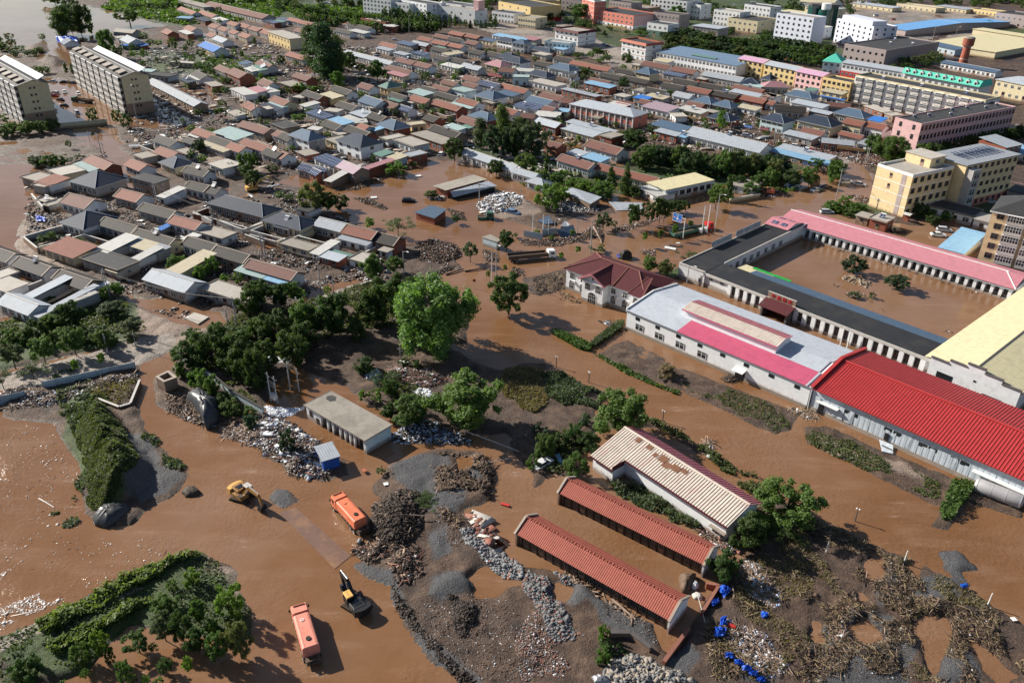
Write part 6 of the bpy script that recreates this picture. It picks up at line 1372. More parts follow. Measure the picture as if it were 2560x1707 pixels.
TL('b0','520 660 235 220 dark column .08;740 690 320 210 dark column .08;830 640 470 160 dark broad .15;600 700 520 200 blue broad .1;735 790 640 130 bright broad .2;1085 740 545 150 mid broad .2;940 650 570 110 bright broad .2;1020 660 620 80 mid broad;400 830 740 120 bright broad .2;500 830 770 130 bright broad .2;230 600 495 100 blue broad .2;1520 760 640 100 dark broad .3;1490 1010 925 90 mid broad;1580 1040 970 90 mid broad;1660 1040 960 90 mid broad;1230 1040 960 110 olive broad;1350 1060 1005 50 mid broad')
TL('b0','380 1090 1015 130 bright broad;150 1540 1470 120 grey broad;1250 1560 1450 200 bright broad .1;2140 1560 1430 210 dark broad .15;1770 1440 1240 180 dark broad .15;2200 1350 950 190 mid column .06;2000 1330 1060 150 grey column .08;2330 1380 1050 130 grey column .08;2110 1390 1130 180 blue broad .1;2250 1400 1150 160 blue broad .1;310 1360 1300 90 bright broad;390 1500 1465 90 bright broad;0 1540 1370 90 dark broad;1400 1490 1440 100 dark broad;1050 1470 1380 60 dark broad')
TL('a0','560 320 90 90 dark column .1;650 310 40 150 blue column .1;730 320 40 180 dark column .08;810 310 60 90 dark column .1;640 120 -30 150 dark broad;500 60 -40 120 mid broad;420 40 -40 100 mid broad;970 520 270 160 mid broad .15;1060 530 430 90 mid broad;1180 530 460 70 bright broad;1290 540 440 70 mid broad;1185 480 390 70 dark broad;840 1110 955 100 blue broad .15;1045 1110 980 90 dark broad .2;1140 1150 1010 110 blue broad .15;1520 80 -40 90 dark broad;600 680 570 50 dark column;660 690 570 50 dark column;1990 1070 945 90 dark wisp;1690 965 890 40 dark broad')
TL('a0','1550 480 340 100 dark broad;1660 470 400 60 dark broad;1700 440 350 80 dark broad;1800 390 340 60 mid broad;1960 230 170 50 mid broad;1960 150 60 60 dark broad;2270 400 340 40 mid column;1290 370 290 80 mid broad;1350 430 350 90 mid broad;1420 420 360 70 bright broad;1100 470 400 60 dark broad;1580 600 500 60 dark broad;1280 610 540 70 dark broad;1400 560 510 50 mid broad;1770 640 550 70 mid broad;1720 570 490 60 mid broad;1910 600 520 60 mid broad;1660 550 470 50 mid broad;2090 520 430 50 mid broad;1990 560 480 50 mid broad;2160 540 450 50 dark broad;1800 530 440 90 dark broad;1850 620 560 90 dark broad;1900 680 620 70 dark broad;2240 730 670 60 bright broad;2330 710 650 60 bright broad')
TL('a0','30 1100 1020 110 mid broad .1;130 1190 1090 160 mid broad .1;260 1200 1080 170 mid broad .1;370 1190 1080 140 mid broad .1;470 1160 1060 140 mid broad .1;60 1220 1110 150 mid broad .1;340 1480 1390 180 dark broad .05;450 1490 1380 160 mid broad .05;550 1480 1390 130 mid broad .05;30 460 370 90 mid broad .1;100 470 410 80 mid broad .1;350 670 590 110 mid broad .1;420 660 590 90 mid broad .1;2200 1560 1360 140 mid broad .1;1790 1370 1250 120 dark broad;1810 1460 1375 110 bright broad;1720 1440 1330 90 dark broad;620 1330 1250 60 dark broad;700 1430 1370 90 dark wisp')
TL('a1','1060 1150 1020 120 bright broad .15;940 1190 1060 110 mid broad .15;1790 1010 870 120 bright broad .1;1900 950 790 130 bright broad .1;2000 1050 950 110 bright broad .1;2130 1030 930 100 mid broad .1;1560 900 780 150 mid broad .1;1640 850 780 90 mid broad .1;2260 180 20 170 dark broad .1;2200 110 -30 110 dark broad;700 700 620 140 mid broad;380 670 590 110 dark wisp .1;470 640 560 80 mid broad;830 720 660 90 dark wisp;450 1210 1140 130 mid broad;550 1130 1080 90 olive wisp;2250 1320 1050 240 dark broad .15;2330 1200 1000 160 dark broad;1010 1340 1180 240 grey broad .25;1170 1500 1340 200 grey broad .3')
TL('a1','640 1450 1190 260 dark broad .15;480 1450 1290 190 mid broad .15;350 1560 1350 200 dark broad .15;560 1560 1420 210 mid broad .2;100 1570 1430 200 bright broad .1;230 1570 1440 180 mid broad .1;900 1560 1400 190 grey broad .3;760 1570 1450 160 dark broad;980 1580 1490 170 mid broad .1;1730 1560 1430 190 mid broad;1960 1560 1370 150 mid broad;2120 1570 1420 260 dark broad;2270 1500 1340 220 dark broad')
TL('b1','530 400 130 270 olive broad .12;640 390 220 150 mid broad .12;760 370 240 150 dark broad .1;440 310 190 130 mid broad;220 290 205 100 mid broad;300 300 230 90 mid broad;1015 540 445 110 bright broad .12;1270 620 395 190 grey wisp .3;1780 500 420 90 dark broad;1560 270 200 130 olive broad .05;1910 840 670 140 grey broad .35;2230 740 565 160 dark broad .2;1040 1010 780 200 mid broad .15;1240 950 790 170 mid broad .25;2070 1010 915 40 bright small .5;2220 940 865 45 bright small .5;2300 910 880 30 mid small .5;640 1130 1050 80 bright broad .1;420 1160 1090 80 bright broad .1')
TL('b1','60 1260 1000 220 dark broad;230 1280 1030 200 dark broad;350 1230 1020 150 mid broad;680 1500 1120 400 dark broad .12;430 1520 1200 300 mid broad .12;180 1560 1280 300 dark broad .12;40 1520 1330 200 mid broad .1;1130 1380 1000 360 dark broad .12;1260 1250 960 260 dark broad .15;1020 1420 1120 260 dark broad .12;1390 1170 970 150 mid broad .2;330 1640 1470 240 olive broad .1;900 1540 1300 200 dark broad .1')
TL('a2','690 200 -80 230 mid broad .3;410 250 10 230 mid broad .3;940 130 -60 180 mid broad .3;140 290 60 200 grey broad .3;310 400 200 150 grey wisp .3;40 480 260 170 grey wisp .3;690 350 205 65 bright small .5;925 300 150 75 bright small .5;1190 100 -40 120 grey broad .3;1720 290 20 330 dark broad .1;1900 280 -60 330 dark broad .1;2120 260 -40 330 dark broad .1;2160 420 70 300 dark broad .1;2290 500 130 250 dark broad .1;1800 480 300 190 bright broad .1;1900 540 350 160 mid broad .1;1740 390 280 150 bright broad .1;2080 700 560 210 mid broad .05;2220 720 620 130 mid broad .05;1620 380 230 120 mid broad .1;2240 820 700 140 blue broad .1;2000 620 500 170 dark broad .05')
TL('b2','100 330 40 260 dark broad .1;330 260 -40 300 dark broad .1;420 130 -120 280 dark broad .1;20 480 300 160 dark broad;970 330 190 200 dark broad .1;1120 440 310 180 blue wisp .1;1200 540 380 150 mid broad .1;1090 600 470 100 bright broad .1;960 590 465 70 bright wisp .1;1330 280 195 120 dark small .05;1440 305 220 100 dark small .05;1560 380 330 60 dark small;1380 780 520 370 mid broad .1;1200 740 600 160 dark broad .1;290 1050 840 150 blue broad .12;1500 1520 1420 200 dark wisp;1130 1240 1165 70 olive wisp')
TL('c0','1460 210 60 180 mid broad .1;640 690 600 150 mid broad .1;990 800 690 100 dark broad;1390 880 800 90 mid broad .1;1610 920 880 80 dark broad;760 510 430 120 mid broad;840 560 490 90 mid broad;700 530 460 90 bright broad;780 560 520 100 bright broad;620 510 470 70 mid broad;1040 560 440 60 dark cone .08;990 560 480 40 dark cone;1850 1170 990 100 bright broad .1;1890 1160 1080 70 bright broad;420 1110 1030 60 dark broad;1240 1190 1110 110 dark broad;1090 1330 1160 240 dark broad .1;560 150 90 90 dark broad .1;540 110 50 100 dark broad;200 160 100 70 dark broad;110 1110 1040 120 dark broad;40 1130 1050 120 dark broad')
TL('c0','170 1400 1100 270 grey broad .05;20 1400 1130 180 dark broad .05;120 1560 1380 220 mid broad .1;310 1540 1340 80 dark cone .05;760 300 240 70 dark cone;820 330 270 70 dark cone;460 350 300 80 dark broad;690 230 180 50 mid broad;340 200 120 90 dark broad;430 190 110 100 dark broad;480 210 150 60 dark broad;180 220 160 70 dark broad;250 240 190 80 dark broad;340 260 210 100 dark broad;140 200 170 50 mid broad;400 310 260 90 dark broad;1130 320 280 120 bright broad;1190 330 280 60 mid broad;1020 310 270 60 dark broad')
for i in range(46):   # park trees between the civic buildings and the market
    x = 1380 + (i % 16) * 66 + rng.uniform(-20,20); y = 230 + (i // 16) * 75 + (i % 16) * 11 + rng.uniform(-12,12)
    if x < 1480 and y < 240: continue
    tree('c0',x,y + 85,y,rng.uniform(110,170),rng.choice(['dark','dark','mid','olive','blue']),'broad',low=.08,group='trees of the town park')
for i in range(34):
    x = 10 + (i % 12) * 54 + rng.uniform(-15,15); y = 330 + (i // 12) * 60 + (i % 12) * 8
    tree('d0',x,y + 75,y - 20,rng.uniform(90,130),rng.choice(['dark','dark','mid','blue']),'broad',low=.08,group='trees of the town park')
TL('d0','1260 590 510 90 mid broad;1340 590 500 110 olive broad;1430 590 490 110 olive broad;1520 580 455 120 olive broad;1300 620 560 90 dark broad;1480 610 530 120 dark broad;1580 600 480 90 dark broad;1150 1440 1210 310 mid willow .1;990 1370 1200 140 mid broad .1;1450 1400 1280 140 mid broad .1;1540 1390 1270 150 dark broad .1;1640 1370 1260 120 dark broad .1;1850 1320 1200 130 dark broad .1;1960 1300 1180 130 dark broad .1;2070 1280 1160 130 dark broad .1;2190 1270 1140 140 dark broad .1;2310 1240 1110 140 dark broad .1;1750 1340 1240 110 dark broad .1;670 1560 1430 170 mid broad .1;230 980 940 70 bright broad;1830 600 570 60 dark broad;690 650 570 50 dark column;780 660 610 40 dark column;2020 250 185 120 dark broad;60 60 -60 130 dark broad')
for i in range(26):
    tree('c0',1130 + i * 50,1450 + rng.uniform(-20,90) + i * 4,1290 + rng.uniform(-20,60) + i * 4,rng.uniform(140,220),rng.choice(['dark','dark','mid','olive','blue']),'broad',low=.08,group='trees of the roadside grove')
TL('c1','400 130 40 130 mid broad .15;330 370 150 260 bright broad .08;440 310 170 180 bright broad .08;560 190 90 190 bright broad .08;650 220 110 150 bright broad .1;800 260 130 230 bright broad .08;730 230 140 160 olive broad .1;880 150 -20 120 dark cone .05;1010 230 -60 140 dark cone .04;1090 260 165 140 dark broad .1;1810 370 165 170 mid broad .3;1910 290 60 120 dark cone .1;1080 545 330 150 dark broad .3;1215 510 310 150 dark broad .3;1310 490 270 140 dark broad .3;1350 480 290 160 dark broad .3;1450 400 290 150 dark broad .2;1530 400 290 100 dark broad .2;810 560 405 150 grey broad .25;900 540 465 80 grey broad .25;1175 700 575 55 bright small .5;1315 670 555 50 mid small .5;1445 640 505 55 bright small .5;1580 560 470 55 mid small .5;585 790 700 60 bright small .5;435 850 755 55 bright small .5;535 640 550 50 bright small .5')
TL('c1','350 650 595 60 mid broad .1;225 600 550 70 bright broad .1;680 610 565 40 dry wisp;1220 930 790 150 mid broad .1;1350 960 820 170 olive broad .1;1600 790 740 100 olive wisp .1;2100 240 130 170 mid broad .1;2000 190 60 150 dark broad .1;1500 130 60 150 dark broad;2200 200 40 180 dark broad .1;2300 150 0 180 mid broad .1;1700 90 -20 200 dark broad .1;1850 80 -40 200 dark broad .1;2000 80 -40 200 mid broad .1;1550 60 -40 200 dark broad .1;1200 -0 -60 160 dark broad;770 750 680 100 olive wisp .1;30 620 580 60 mid broad')
TL('c2','290 1080 880 210 mid broad .08;570 1240 1050 240 mid broad .08;430 1010 860 190 dark broad .08;560 960 780 180 dark broad .08;680 1030 850 220 dark broad .08;180 1180 1070 120 mid broad .05;650 790 700 120 blue broad .05;2430 1650 1262 560 mid broad .1;1370 370 255 180 dry broad .02;640 720 690 60 mid broad;230 880 780 100 blue wisp')
TL('c3','2080 380 60 330 dark broad .08;1870 660 390 280 dark broad .1;2170 250 60 250 bright broad .1;800 1200 1050 120 bright broad .12;860 1290 1180 110 dark wisp;810 1400 1260 150 bright broad .08;960 1290 1240 100 dark wisp')
TL('d3','40 180 70 170 bright broad .1;240 330 150 200 dark wisp')
TL('d1','830 930 785 230 blue broad .1;1210 1080 945 220 blue broad .12;990 1160 1105 70 dark broad .1;860 1160 1100 90 grey wisp .05;1500 440 360 110 bright broad;1660 470 385 120 bright broad .1;1530 510 420 150 dark broad .15;1400 440 310 150 dark broad;1340 400 320 130 dark broad;750 340 250 130 bright broad .03;640 380 290 150 mid broad .03;850 390 310 150 mid broad .03;920 380 330 110 bright broad .03;700 400 330 130 bright broad .03;590 360 320 90 bright broad .03;790 430 360 130 mid broad .03;270 170 20 200 dark broad .1;430 160 0 170 mid broad .1;130 110 -10 170 dark broad .1;650 130 -20 170 mid broad .1;500 30 -80 150 mid broad')
TL('a3','1730 730 550 155 bright broad .2;2070 1010 690 270 bright broad .15;1790 1060 810 147 mid broad .2;1480 1190 920 221 grey broad .3;1250 1300 1080 237 mid broad .3;930 1340 1080 155 bright broad .2;760 1400 1180 188 mid broad .1;1000 1400 1210 106 dark broad .1;1640 1200 920 213 dark broad .15;1480 940 760 229 mid broad .1;1900 1130 1000 122 bright broad .15;1780 1300 1060 213 dark broad .15;1950 1370 1110 221 mid broad .15;2150 1330 1010 254 olive broad .15;1700 1520 1310 106 bright broad .3;1380 1310 1200 90 mid broad .3;1490 1480 1330 131 mid broad .2;1130 1560 1350 147 mid broad .15;790 1560 1420 90 mid broad .4;280 1560 1290 295 dark broad .05;1200 1600 1470 106 mid broad;1310 1610 1490 90 bright broad;1430 1620 1500 106 mid broad;560 1620 1540 98 bright broad;1550 760 640 106 mid broad .1;100 1620 1450 131 grey wisp .1')
TL('v','150 88 15 60 dark column .06;1335 50 10 50 mid broad;300 60 20 60 mid broad')
for i in range(46):
    x = 430 + (i % 23) * 31 + rng.uniform(-10,10); y = 60 + (i // 23) * 55 + (i % 23) * 4 + rng.uniform(-8,8)
    tree('b0',x,y + 95,y,rng.uniform(60,95),rng.choice(['dark','mid','mid','bright','blue']),'broad',low=.08,group='trees of the woodland strip')
for i in range(34):
    x = 1130 + (i % 17) * 30 + rng.uniform(-12,12); y = 80 + (i // 17) * 75 + rng.uniform(-20,20) + (i % 17) * 3
    tree('b0',x,y + 100,y,rng.uniform(60,100),rng.choice(['dark','dark','mid','blue']),rng.choice(['broad','broad','cone']),low=.08,group='trees of the woodland strip')
for i in range(24):
    tree('b0',1640 + (i % 12) * 45,210 + (i // 12) * 40 + rng.uniform(-10,10),130 + (i // 12) * 50,rng.uniform(35,60),'dark',rng.choice(['cone','broad']),low=.1,group='trees of the woodland strip')
for i in range(30):
    tree('v',640 + i * 24 + rng.uniform(-8,8),12 + rng.uniform(-14,8),-10 + rng.uniform(-8,4),rng.uniform(18,34),rng.choice(['dark','mid']),'broad',low=.05,group='trees along the top of the town')
for i in range(170):   # village garden trees
    x,y = rng.uniform(420,1500),0; y = rng.uniform(110,330) if x > 640 else rng.uniform(130,300)
    tree('v',x,y + 14,y,rng.uniform(12,24),rng.choice(['dark','mid','bright','olive']),'broad',low=.1,group='small garden trees between the village houses')
for i in range(60):
    x = rng.uniform(1500,1960); y = rng.uniform(200,330)
    tree('v',x,y + 12,y,rng.uniform(12,20),rng.choice(['dark','mid','bright']),'broad',low=.1,group='small garden trees between the village houses')

for x0,x1,y0,y1,n in ((640,1240,-6,14,60),(1250,1960,-4,26,60),(1240,1480,20,70,26),(1960,2352,-8,6,40),(2030,2200,140,190,14),(300,640,-6,10,16),(0,120,50,120,10),(1500,1760,60,110,24)):
    for i in range(n):
        x,y = rng.uniform(x0,x1),rng.uniform(y0,y1); tree('v',x,y + 14,y,rng.uniform(16,28),rng.choice(['dark','dark','mid','blue','olive']),'broad',low=.06)
TREES.sort(key=lambda q: -q[0])
for q in TREES[:288]: tree_at(q[1],q[2],q[3],q[4],q[5],None,q[6],q[7],q[8],q[9])
def merged_trees(L):
    V_ = []; T_ = []
    for _,p,h,r,tint,shape,low,auto,name,group in L:
        src = rng.choice(CR[shape]); n = len(src.vertices); co = np.empty(n * 3,np.float32); src.vertices.foreach_get('co',co); co = co.reshape(-1,4,3)
        k = nrs.choice(len(co),min(len(co),420),replace=False); q = co[k]; c = q.mean(1,keepdims=True); q = c + (q - c) * 3.4
        base = h * low; ch = (h - base) / 2; a = rng.uniform(0,6.28); f = .98 if shape in ('broad','willow','small') else .58
        x = (q[...,0] * math.cos(a) - q[...,1] * math.sin(a)) * r / f + p.x; y = (q[...,0] * math.sin(a) + q[...,1] * math.cos(a)) * r / f + p.y; z = q[...,2] * ch / .92 + base + ch
        V_.append(np.stack([x,y,z],-1).reshape(-1,3)); T_.append(tint)
    for tint in sorted(set(T_)):
        v = np.concatenate([a for a,t_ in zip(V_,T_) if t_ == tint]); n = len(v) // 4
        me = bpy.data.meshes.new('distant_trees'); me.vertices.add(4 * n); me.vertices.foreach_set('co',v.astype(np.float32).ravel()); me.loops.add(4 * n); me.loops.foreach_set('vertex_index',np.arange(4 * n)); me.polygons.add(n); me.polygons.foreach_set('loop_start',np.arange(n) * 4); me.update(); me.materials.append(mat('leaf'))
        o = bpy.data.objects.new('distant_trees',me); C.objects.link(o); o.color = (*TINT[tint],1); meta(o,TWORD[tint] + ' foliage of the far woods, park and garden trees','trees',kind='stuff')
merged_trees(TREES[288:])
# ---- ground cover: masses nobody could count
def scatter_mass(name,polys,dens,size,hgt,tint,label,cat,jag=2,lean=(0,0,1),upright=.0,asp=1.0,seed=1,zoff=0.0,clump=True,thr=.0):
    rs = np.random.RandomState(seed); PP = []
    for pts in polys:
        P = WP(*pts) if isinstance(pts,tuple) else WP(pts)
        x0,y0 = P.min(0); x1,y1 = P.max(0); n = int((x1 - x0) * (y1 - y0) * dens)
        X = rs.uniform(x0,x1,n); Y = rs.uniform(y0,y1,n); d = sdist(P,X,Y) + jag * fbm(X,Y,4,3,seed)
        k = d > 0
        if thr: k &= fbm(X,Y,5,3,seed + 5) > -thr
        if seed in (19,18,6,11,12): k &= terrain(X,Y) > -.02
        X,Y = X[k],Y[k]; PP.append(np.stack([X,Y],1))
    Q = np.concatenate(PP); z = np.maximum(terrain(Q[:,0],Q[:,1]),0)
    bump_ = (fbm(Q[:,0],Q[:,1],2.4,3,seed + 9) + .6).clip(0,2) if clump else np.ones(len(Q))
    u = rs.uniform(0,1,len(Q)); zz = z + u * hgt * bump_ + zoff
    Nn = rs.normal(size=(len(Q),3)) * .7 + np.array(lean)
    me = cards(np.stack([Q[:,0],Q[:,1],zz],1),Nn,size * rs.uniform(.6,1.4,len(Q)),asp,seed,name)
    o = bpy.data.objects.new(name,me); C.objects.link(o); o.color = (*TINT[tint],1); meta(o,label,cat,kind='stuff')
    return o
scatter_mass('creeping_vines',[[(185,940),(240,905),(258,950),(275,975),(318,1040),(330,1085),(290,1140),(245,1180),(222,1175),(200,1120),(190,1050),(165,990)]],110,.28,.5,'olive','vines covering the sunlit side of the gravel mound','vines',seed=3)
scatter_mass('mound_weeds',[[(120,900),(210,890),(240,960),(200,1010),(150,970)],[(130,860),(200,850),(215,880),(140,900)],[(330,1000),(350,1000),(400,1050),(420,1080),(400,1080),(350,1030)],[(160,1100),(215,1080),(210,1140),(170,1150)],[(120,1180),(150,1175),(180,1200),(140,1215)]],34,.3,.7,'grey','loose grey-green weeds around the foot of the gravel mound','weeds',seed=4,thr=.2)
scatter_mass('reeds',[[(90,1440),(210,1383),(330,1318),(400,1283),(470,1270),(478,1286),(410,1308),(330,1347),(225,1405),(110,1458)],[(115,1498),(220,1440),(320,1388),(380,1358),(388,1372),(310,1412),(215,1465),(135,1512)]],60,.2,1.4,'reed','two bands of tall feathery reeds on the lower left island','reeds',lean=(-.6,.1,.9),asp=4.0,seed=5,jag=1.6)
scatter_mass('bank_weeds',[[(0,1462),(100,1420),(250,1340),(380,1290),(500,1285),(540,1345),(585,1400),(560,1470),(430,1440),(300,1430),(240,1480),(180,1540),(0,1568)]],14,.26,.5,'grey','low weeds over the muddy lower left island','weeds',seed=6,thr=.1)
scatter_mass('flattened_maize',[([(0,330),(250,300),(330,560),(210,720),(60,640),(-60,560),(-120,400)],'c2')],45,.7,.3,'dry','field of flattened mud-grey maize stalks beside the diagonal road','crop',lean=(0,0,1),asp=.13,seed=7,clump=False)
scatter_mass('maize_edge',[([(260,330),(400,330),(860,530),(760,640),(620,620),(440,640),(330,560),(280,420)],'c2')],55,.26,1.1,'grey','tangled grey-green bushes along the lower bank of the diagonal road','bushes',seed=8,thr=.3)
scatter_mass('hedge_weeds',[([(1170,760),(1300,760),(1560,900),(1750,1040),(1900,1130),(2240,1280),(2180,1420),(1900,1210),(1700,1030),(1450,900),(1200,800)],'c2')],45,.28,1.2,'olive','weedy hedge behind the L-shaped shed','hedge',seed=9,thr=.3)
scatter_mass('shed_hedge',[([(870,1320),(1060,1320),(1280,1400),(1700,1700),(1640,1760),(1400,1650),(900,1420)],'c2')],60,.28,1.4,'grey','dense hedge between the L-shaped shed and the second tiled shed','hedge',seed=10)
scatter_mass('vegetable_rows',[([(1480,420),(1660,370),(2352,640),(2500,800),(2352,860),(1900,640),(1560,520)],'c2')],16,.24,.25,'olive','left strip of low vegetable rows in front of the white hall','crop',seed=11,thr=.22)
scatter_mass('vegetable_bed',[([(360,930),(450,830),(640,900),(1100,1080),(1600,1330),(1560,1460),(1260,1360),(820,1240),(560,1020)],'d2')],24,.26,.35,'olive','right bed of dark vegetables in front of the red-roofed warehouse','crop',seed=12,thr=.2)
scatter_mass('clipped_hedge',[([(340,1470),(400,1450),(720,1590),(690,1640),(600,1620)],'c1')],90,.28,1.0,'mid','clipped green hedge corner in front of the hall, left arm','hedge',jag=.3,seed=13,clump=False)
scatter_mass('clipped_hedge',[([(690,70),(930,-110),(1000,-120),(980,-60),(740,110)],'c2')],90,.28,1.0,'grey','mud-coated hedge arm pointing at the corner of the hall','hedge',jag=.3,seed=14,clump=False)
scatter_mass('hedge_line',[([(730,170),(800,180),(1330,440),(1500,500),(1480,530),(1300,460),(1000,330)],'c2')],30,.35,.6,'mid','thin low hedge line along the upper bank of the diagonal road','hedge',jag=.4,seed=15)
scatter_mass('tank_shrubs',[([(1600,1560),(1560,1600),(1700,1320),(1900,1330),(1880,1420),(1760,1560),(1720,1640),(1620,1640)],'d2')],60,.3,1.2,'mid','littered green hedge at the near end of the silver tank','hedge',jag=.4,seed=16)
scatter_mass('reed_cover',[([(780,520),(1060,630),(1150,580),(1240,400),(1160,400),(960,430)],'a2')],16,.5,.3,'dry','yellowed reeds lying in rows across the triangular basin','reeds',asp=.3,seed=17,clump=False)
scatter_mass('undergrowth',[[(430,790),(560,720),(700,700),(820,660),(950,650),(1060,710),(1000,760),(800,760),(700,800),(600,830),(500,880),(440,850)],[(0,745),(120,720),(280,700),(330,760),(200,790),(0,830)],[(880,860),(960,860),(1000,960),(900,930)],[(470,850),(560,900),(600,940),(520,930)],[(1250,1000),(1380,990),(1330,1090),(1230,1080)]],16,.32,.8,'olive','rough undergrowth below the roadside tree belts','undergrowth',seed=18,thr=.15)
scatter_mass('driftweed',[[(1640,1170),(1780,1160),(1900,1210),(2130,1300),(2352,1440),(2352,1520),(2200,1420),(2060,1300),(1960,1290),(1900,1400),(1850,1500),(1760,1568),(1640,1568),(1600,1480),(1700,1330),(1760,1250)],[(2080,1440),(2130,1400),(2160,1360),(2260,1390),(2352,1480),(2300,1500),(2180,1430),(2130,1568),(2080,1568)]],20,.5,.35,'dry','tangle of dried vegetation washed over the lower right mud','drift vegetation',lean=(0,0,.8),asp=.16,seed=19,thr=.02)
scatter_mass('field_grass',[[(330,-40),(700,-40),(640,40),(420,60),(230,20)],[(640,15),(930,15),(900,50),(700,50)]],.5,2.2,1.5,'mid','green crops in the fields at the top','crop',seed=20)
scatter_mass('yard_shrubs',[[(470,130),(620,130),(640,190),(480,190)],[(1150,395),(1560,395),(1900,440),(1600,450),(1200,430)]],1.2,.9,1.2,'mid','scrubby gardens between the houses and the tree grove','shrubs',seed=21,thr=.1)
# ================================================================ vehicles
def wheel_part(r,x,y,rad,w,tyre='rubber',hub='steel',z=None):
    b = MB(); z = rad if z is None else z
    b.cyl((x,y - w / 2,z),(x,y + w / 2,z),rad,rad,tyre,14); o = b.build('wheel',r)
    b = MB(); s = 1 if y > 0 else -1
    b.cyl((x,y + s * w / 2,z),(x,y + s * (w / 2 + .03),z),rad * .5,rad * .45,hub,10); b.build('rim',o)
def rr(x,hy,z0,z1,rt=.35,rb=.2,n=4):
    """rounded-rectangle ring in the yz plane"""
    pts = []
    for cy,cz,rad,a0 in ((hy - rb,z0 + rb,rb,-90),(hy - rt,z1 - rt,rt,0),(-hy + rt,z1 - rt,rt,90),(-hy + rb,z0 + rb,rb,180)):
        for i in range(n + 1):
            a = math.radians(a0 + 90 * i / n); pts.append((x,cy + math.cos(a) * rad,cz + math.sin(a) * rad))
    return pts
def heading(p,q): d = q - p; return math.atan2(d.y,d.x)
def tank_truck(p,a,col,label,mk):
    r = thing('tank_truck',(p.x,p.y,-.35),a,label,'truck')
    b = MB(); b.loft([rr(-3.4,1.05,1.15,2.75),rr(-3.3,1.12,1.1,2.85),rr(2.55,1.12,1.1,2.85),rr(2.65,1.05,1.15,2.75)],col); tk = b.build('tank',r)
    b = MB(); b.cyl((-2.0,0,2.84),(-2.0,0,2.98),.34,.34,'rubber',14); b.build('hatch',tk)
    b = MB(); b.cyl((1.4,.1,2.84),(1.4,.1,2.93),.28,.28,mk,12); b.cyl((1.4,.1,2.93),(1.4,.1,2.94),.2,.2,col,12); b.build('filler_cap',tk)
    b = MB(); b.box(-3.3,.72,2.84,2.55,.74,2.87,'rust'); b.box(-3.3,-.74,2.84,2.55,-.72,2.87,'rust'); b.build('seam',tk)
    b = MB(); b.loft([[(2.85,y,z) for y,z in ((-1.1,.9),(1.1,.9),(1.1,2.75),(.95,2.95),(-.95,2.95),(-1.1,2.75))],[(4.3,y,z) for y,z in ((-1.1,.9),(1.1,.9),(1.1,2.7),(.95,2.9),(-.95,2.9),(-1.1,2.7))],[(4.62,y,z) for y,z in ((-1.05,.95),(1.05,.95),(1.02,1.75),(.9,1.9),(-.9,1.9),(-1.02,1.75))]],col); cb = b.build('cab',r)
    b = MB(); b.hexa([(4.33,-.9,1.95),(4.62,-.95,1.88),(4.62,.95,1.88),(4.33,.9,1.95),(4.30,-.88,2.72),(4.36,-.88,2.70),(4.36,.88,2.70),(4.30,.88,2.72)],'pane'); b.build('windscreen',cb)
    for s in (-1,1): b = MB(); b.box(3.35,s * 1.1 - .015,1.9,4.1,s * 1.1 + .015,2.5,'pane'); b.build('side_window',cb); b = MB(); b.box(4.2,s * 1.3 - .1,1.9,4.32,s * 1.3 + .1,2.4,'rubber'); b.build('mirror',cb)
    b = MB(); b.box(4.0,-.75,2.9,4.2,.75,3.05,'ceramic'); b.build('beacon_bar',cb)
    b = MB(); b.box(4.6,-1.1,.6,4.75,1.1,1.0,'muddysteel'); b.build('bumper',r)
    b = MB(); b.box(-4.2,-.45,.85,4.4,.45,1.12,'muddysteel'); b.box(-3.4,-.9,1.0,2.6,.9,1.15,'muddysteel'); b.build('chassis',r)
    for s in (-1,1):
        b = MB(); b.box(-2.2,s * 1.0 - .06,.55,2.2,s * 1.0 + .06,.62,'muddysteel'); b.box(-.6,s * .95 - .15,.65,1.2,s * .95 + .15,1.0,'muddysteel'); b.build('side_guard',r)
        b = MB()
        for i in range(7): b.box(-2.8 + i * .85,s * 1.16 - .03,1.0,-2.5 + i * .85,s * 1.16 + .03,1.3,'muddysteel')
        b.build('pipe_brackets',r)
    b = MB(); b.box(-4.6,-1.0,.8,-3.45,1.0,.9,'muddysteel'); b.box(-4.6,-1.0,1.5,-4.5,1.0,1.6,'muddysteel'); b.box(-4.5,-.9,.9,-3.7,-.5,1.5,'muddysteel'); b.box(-4.5,.5,.9,-3.7,.9,1.5,'muddysteel'); b.build('rear_platform',r)
    for x in (3.6,-1.9,-3.0):
        for s in (-1,1): wheel_part(r,x,s * 1.0,.5,.32)
    return r
p,q = A('b3',497,1280,2.2),A('b3',385,900,2.2); tank_truck((p + q) / 2 - Vector((0,0,0)),heading(p,q),'truckpink','faded pink-orange tank truck parked in the water near the bottom edge','trimwhite')
landmark('the faded tank truck',((p + q) / 2))
p,q = A('b3',930,120,2.2),A('b2',745,1440,2.2); tank_truck((p + q) / 2,heading(p,q),'truckorange','bright orange tank truck beside the driftwood heap','truckorange')
landmark('the bright orange tank truck',((p + q) / 2))
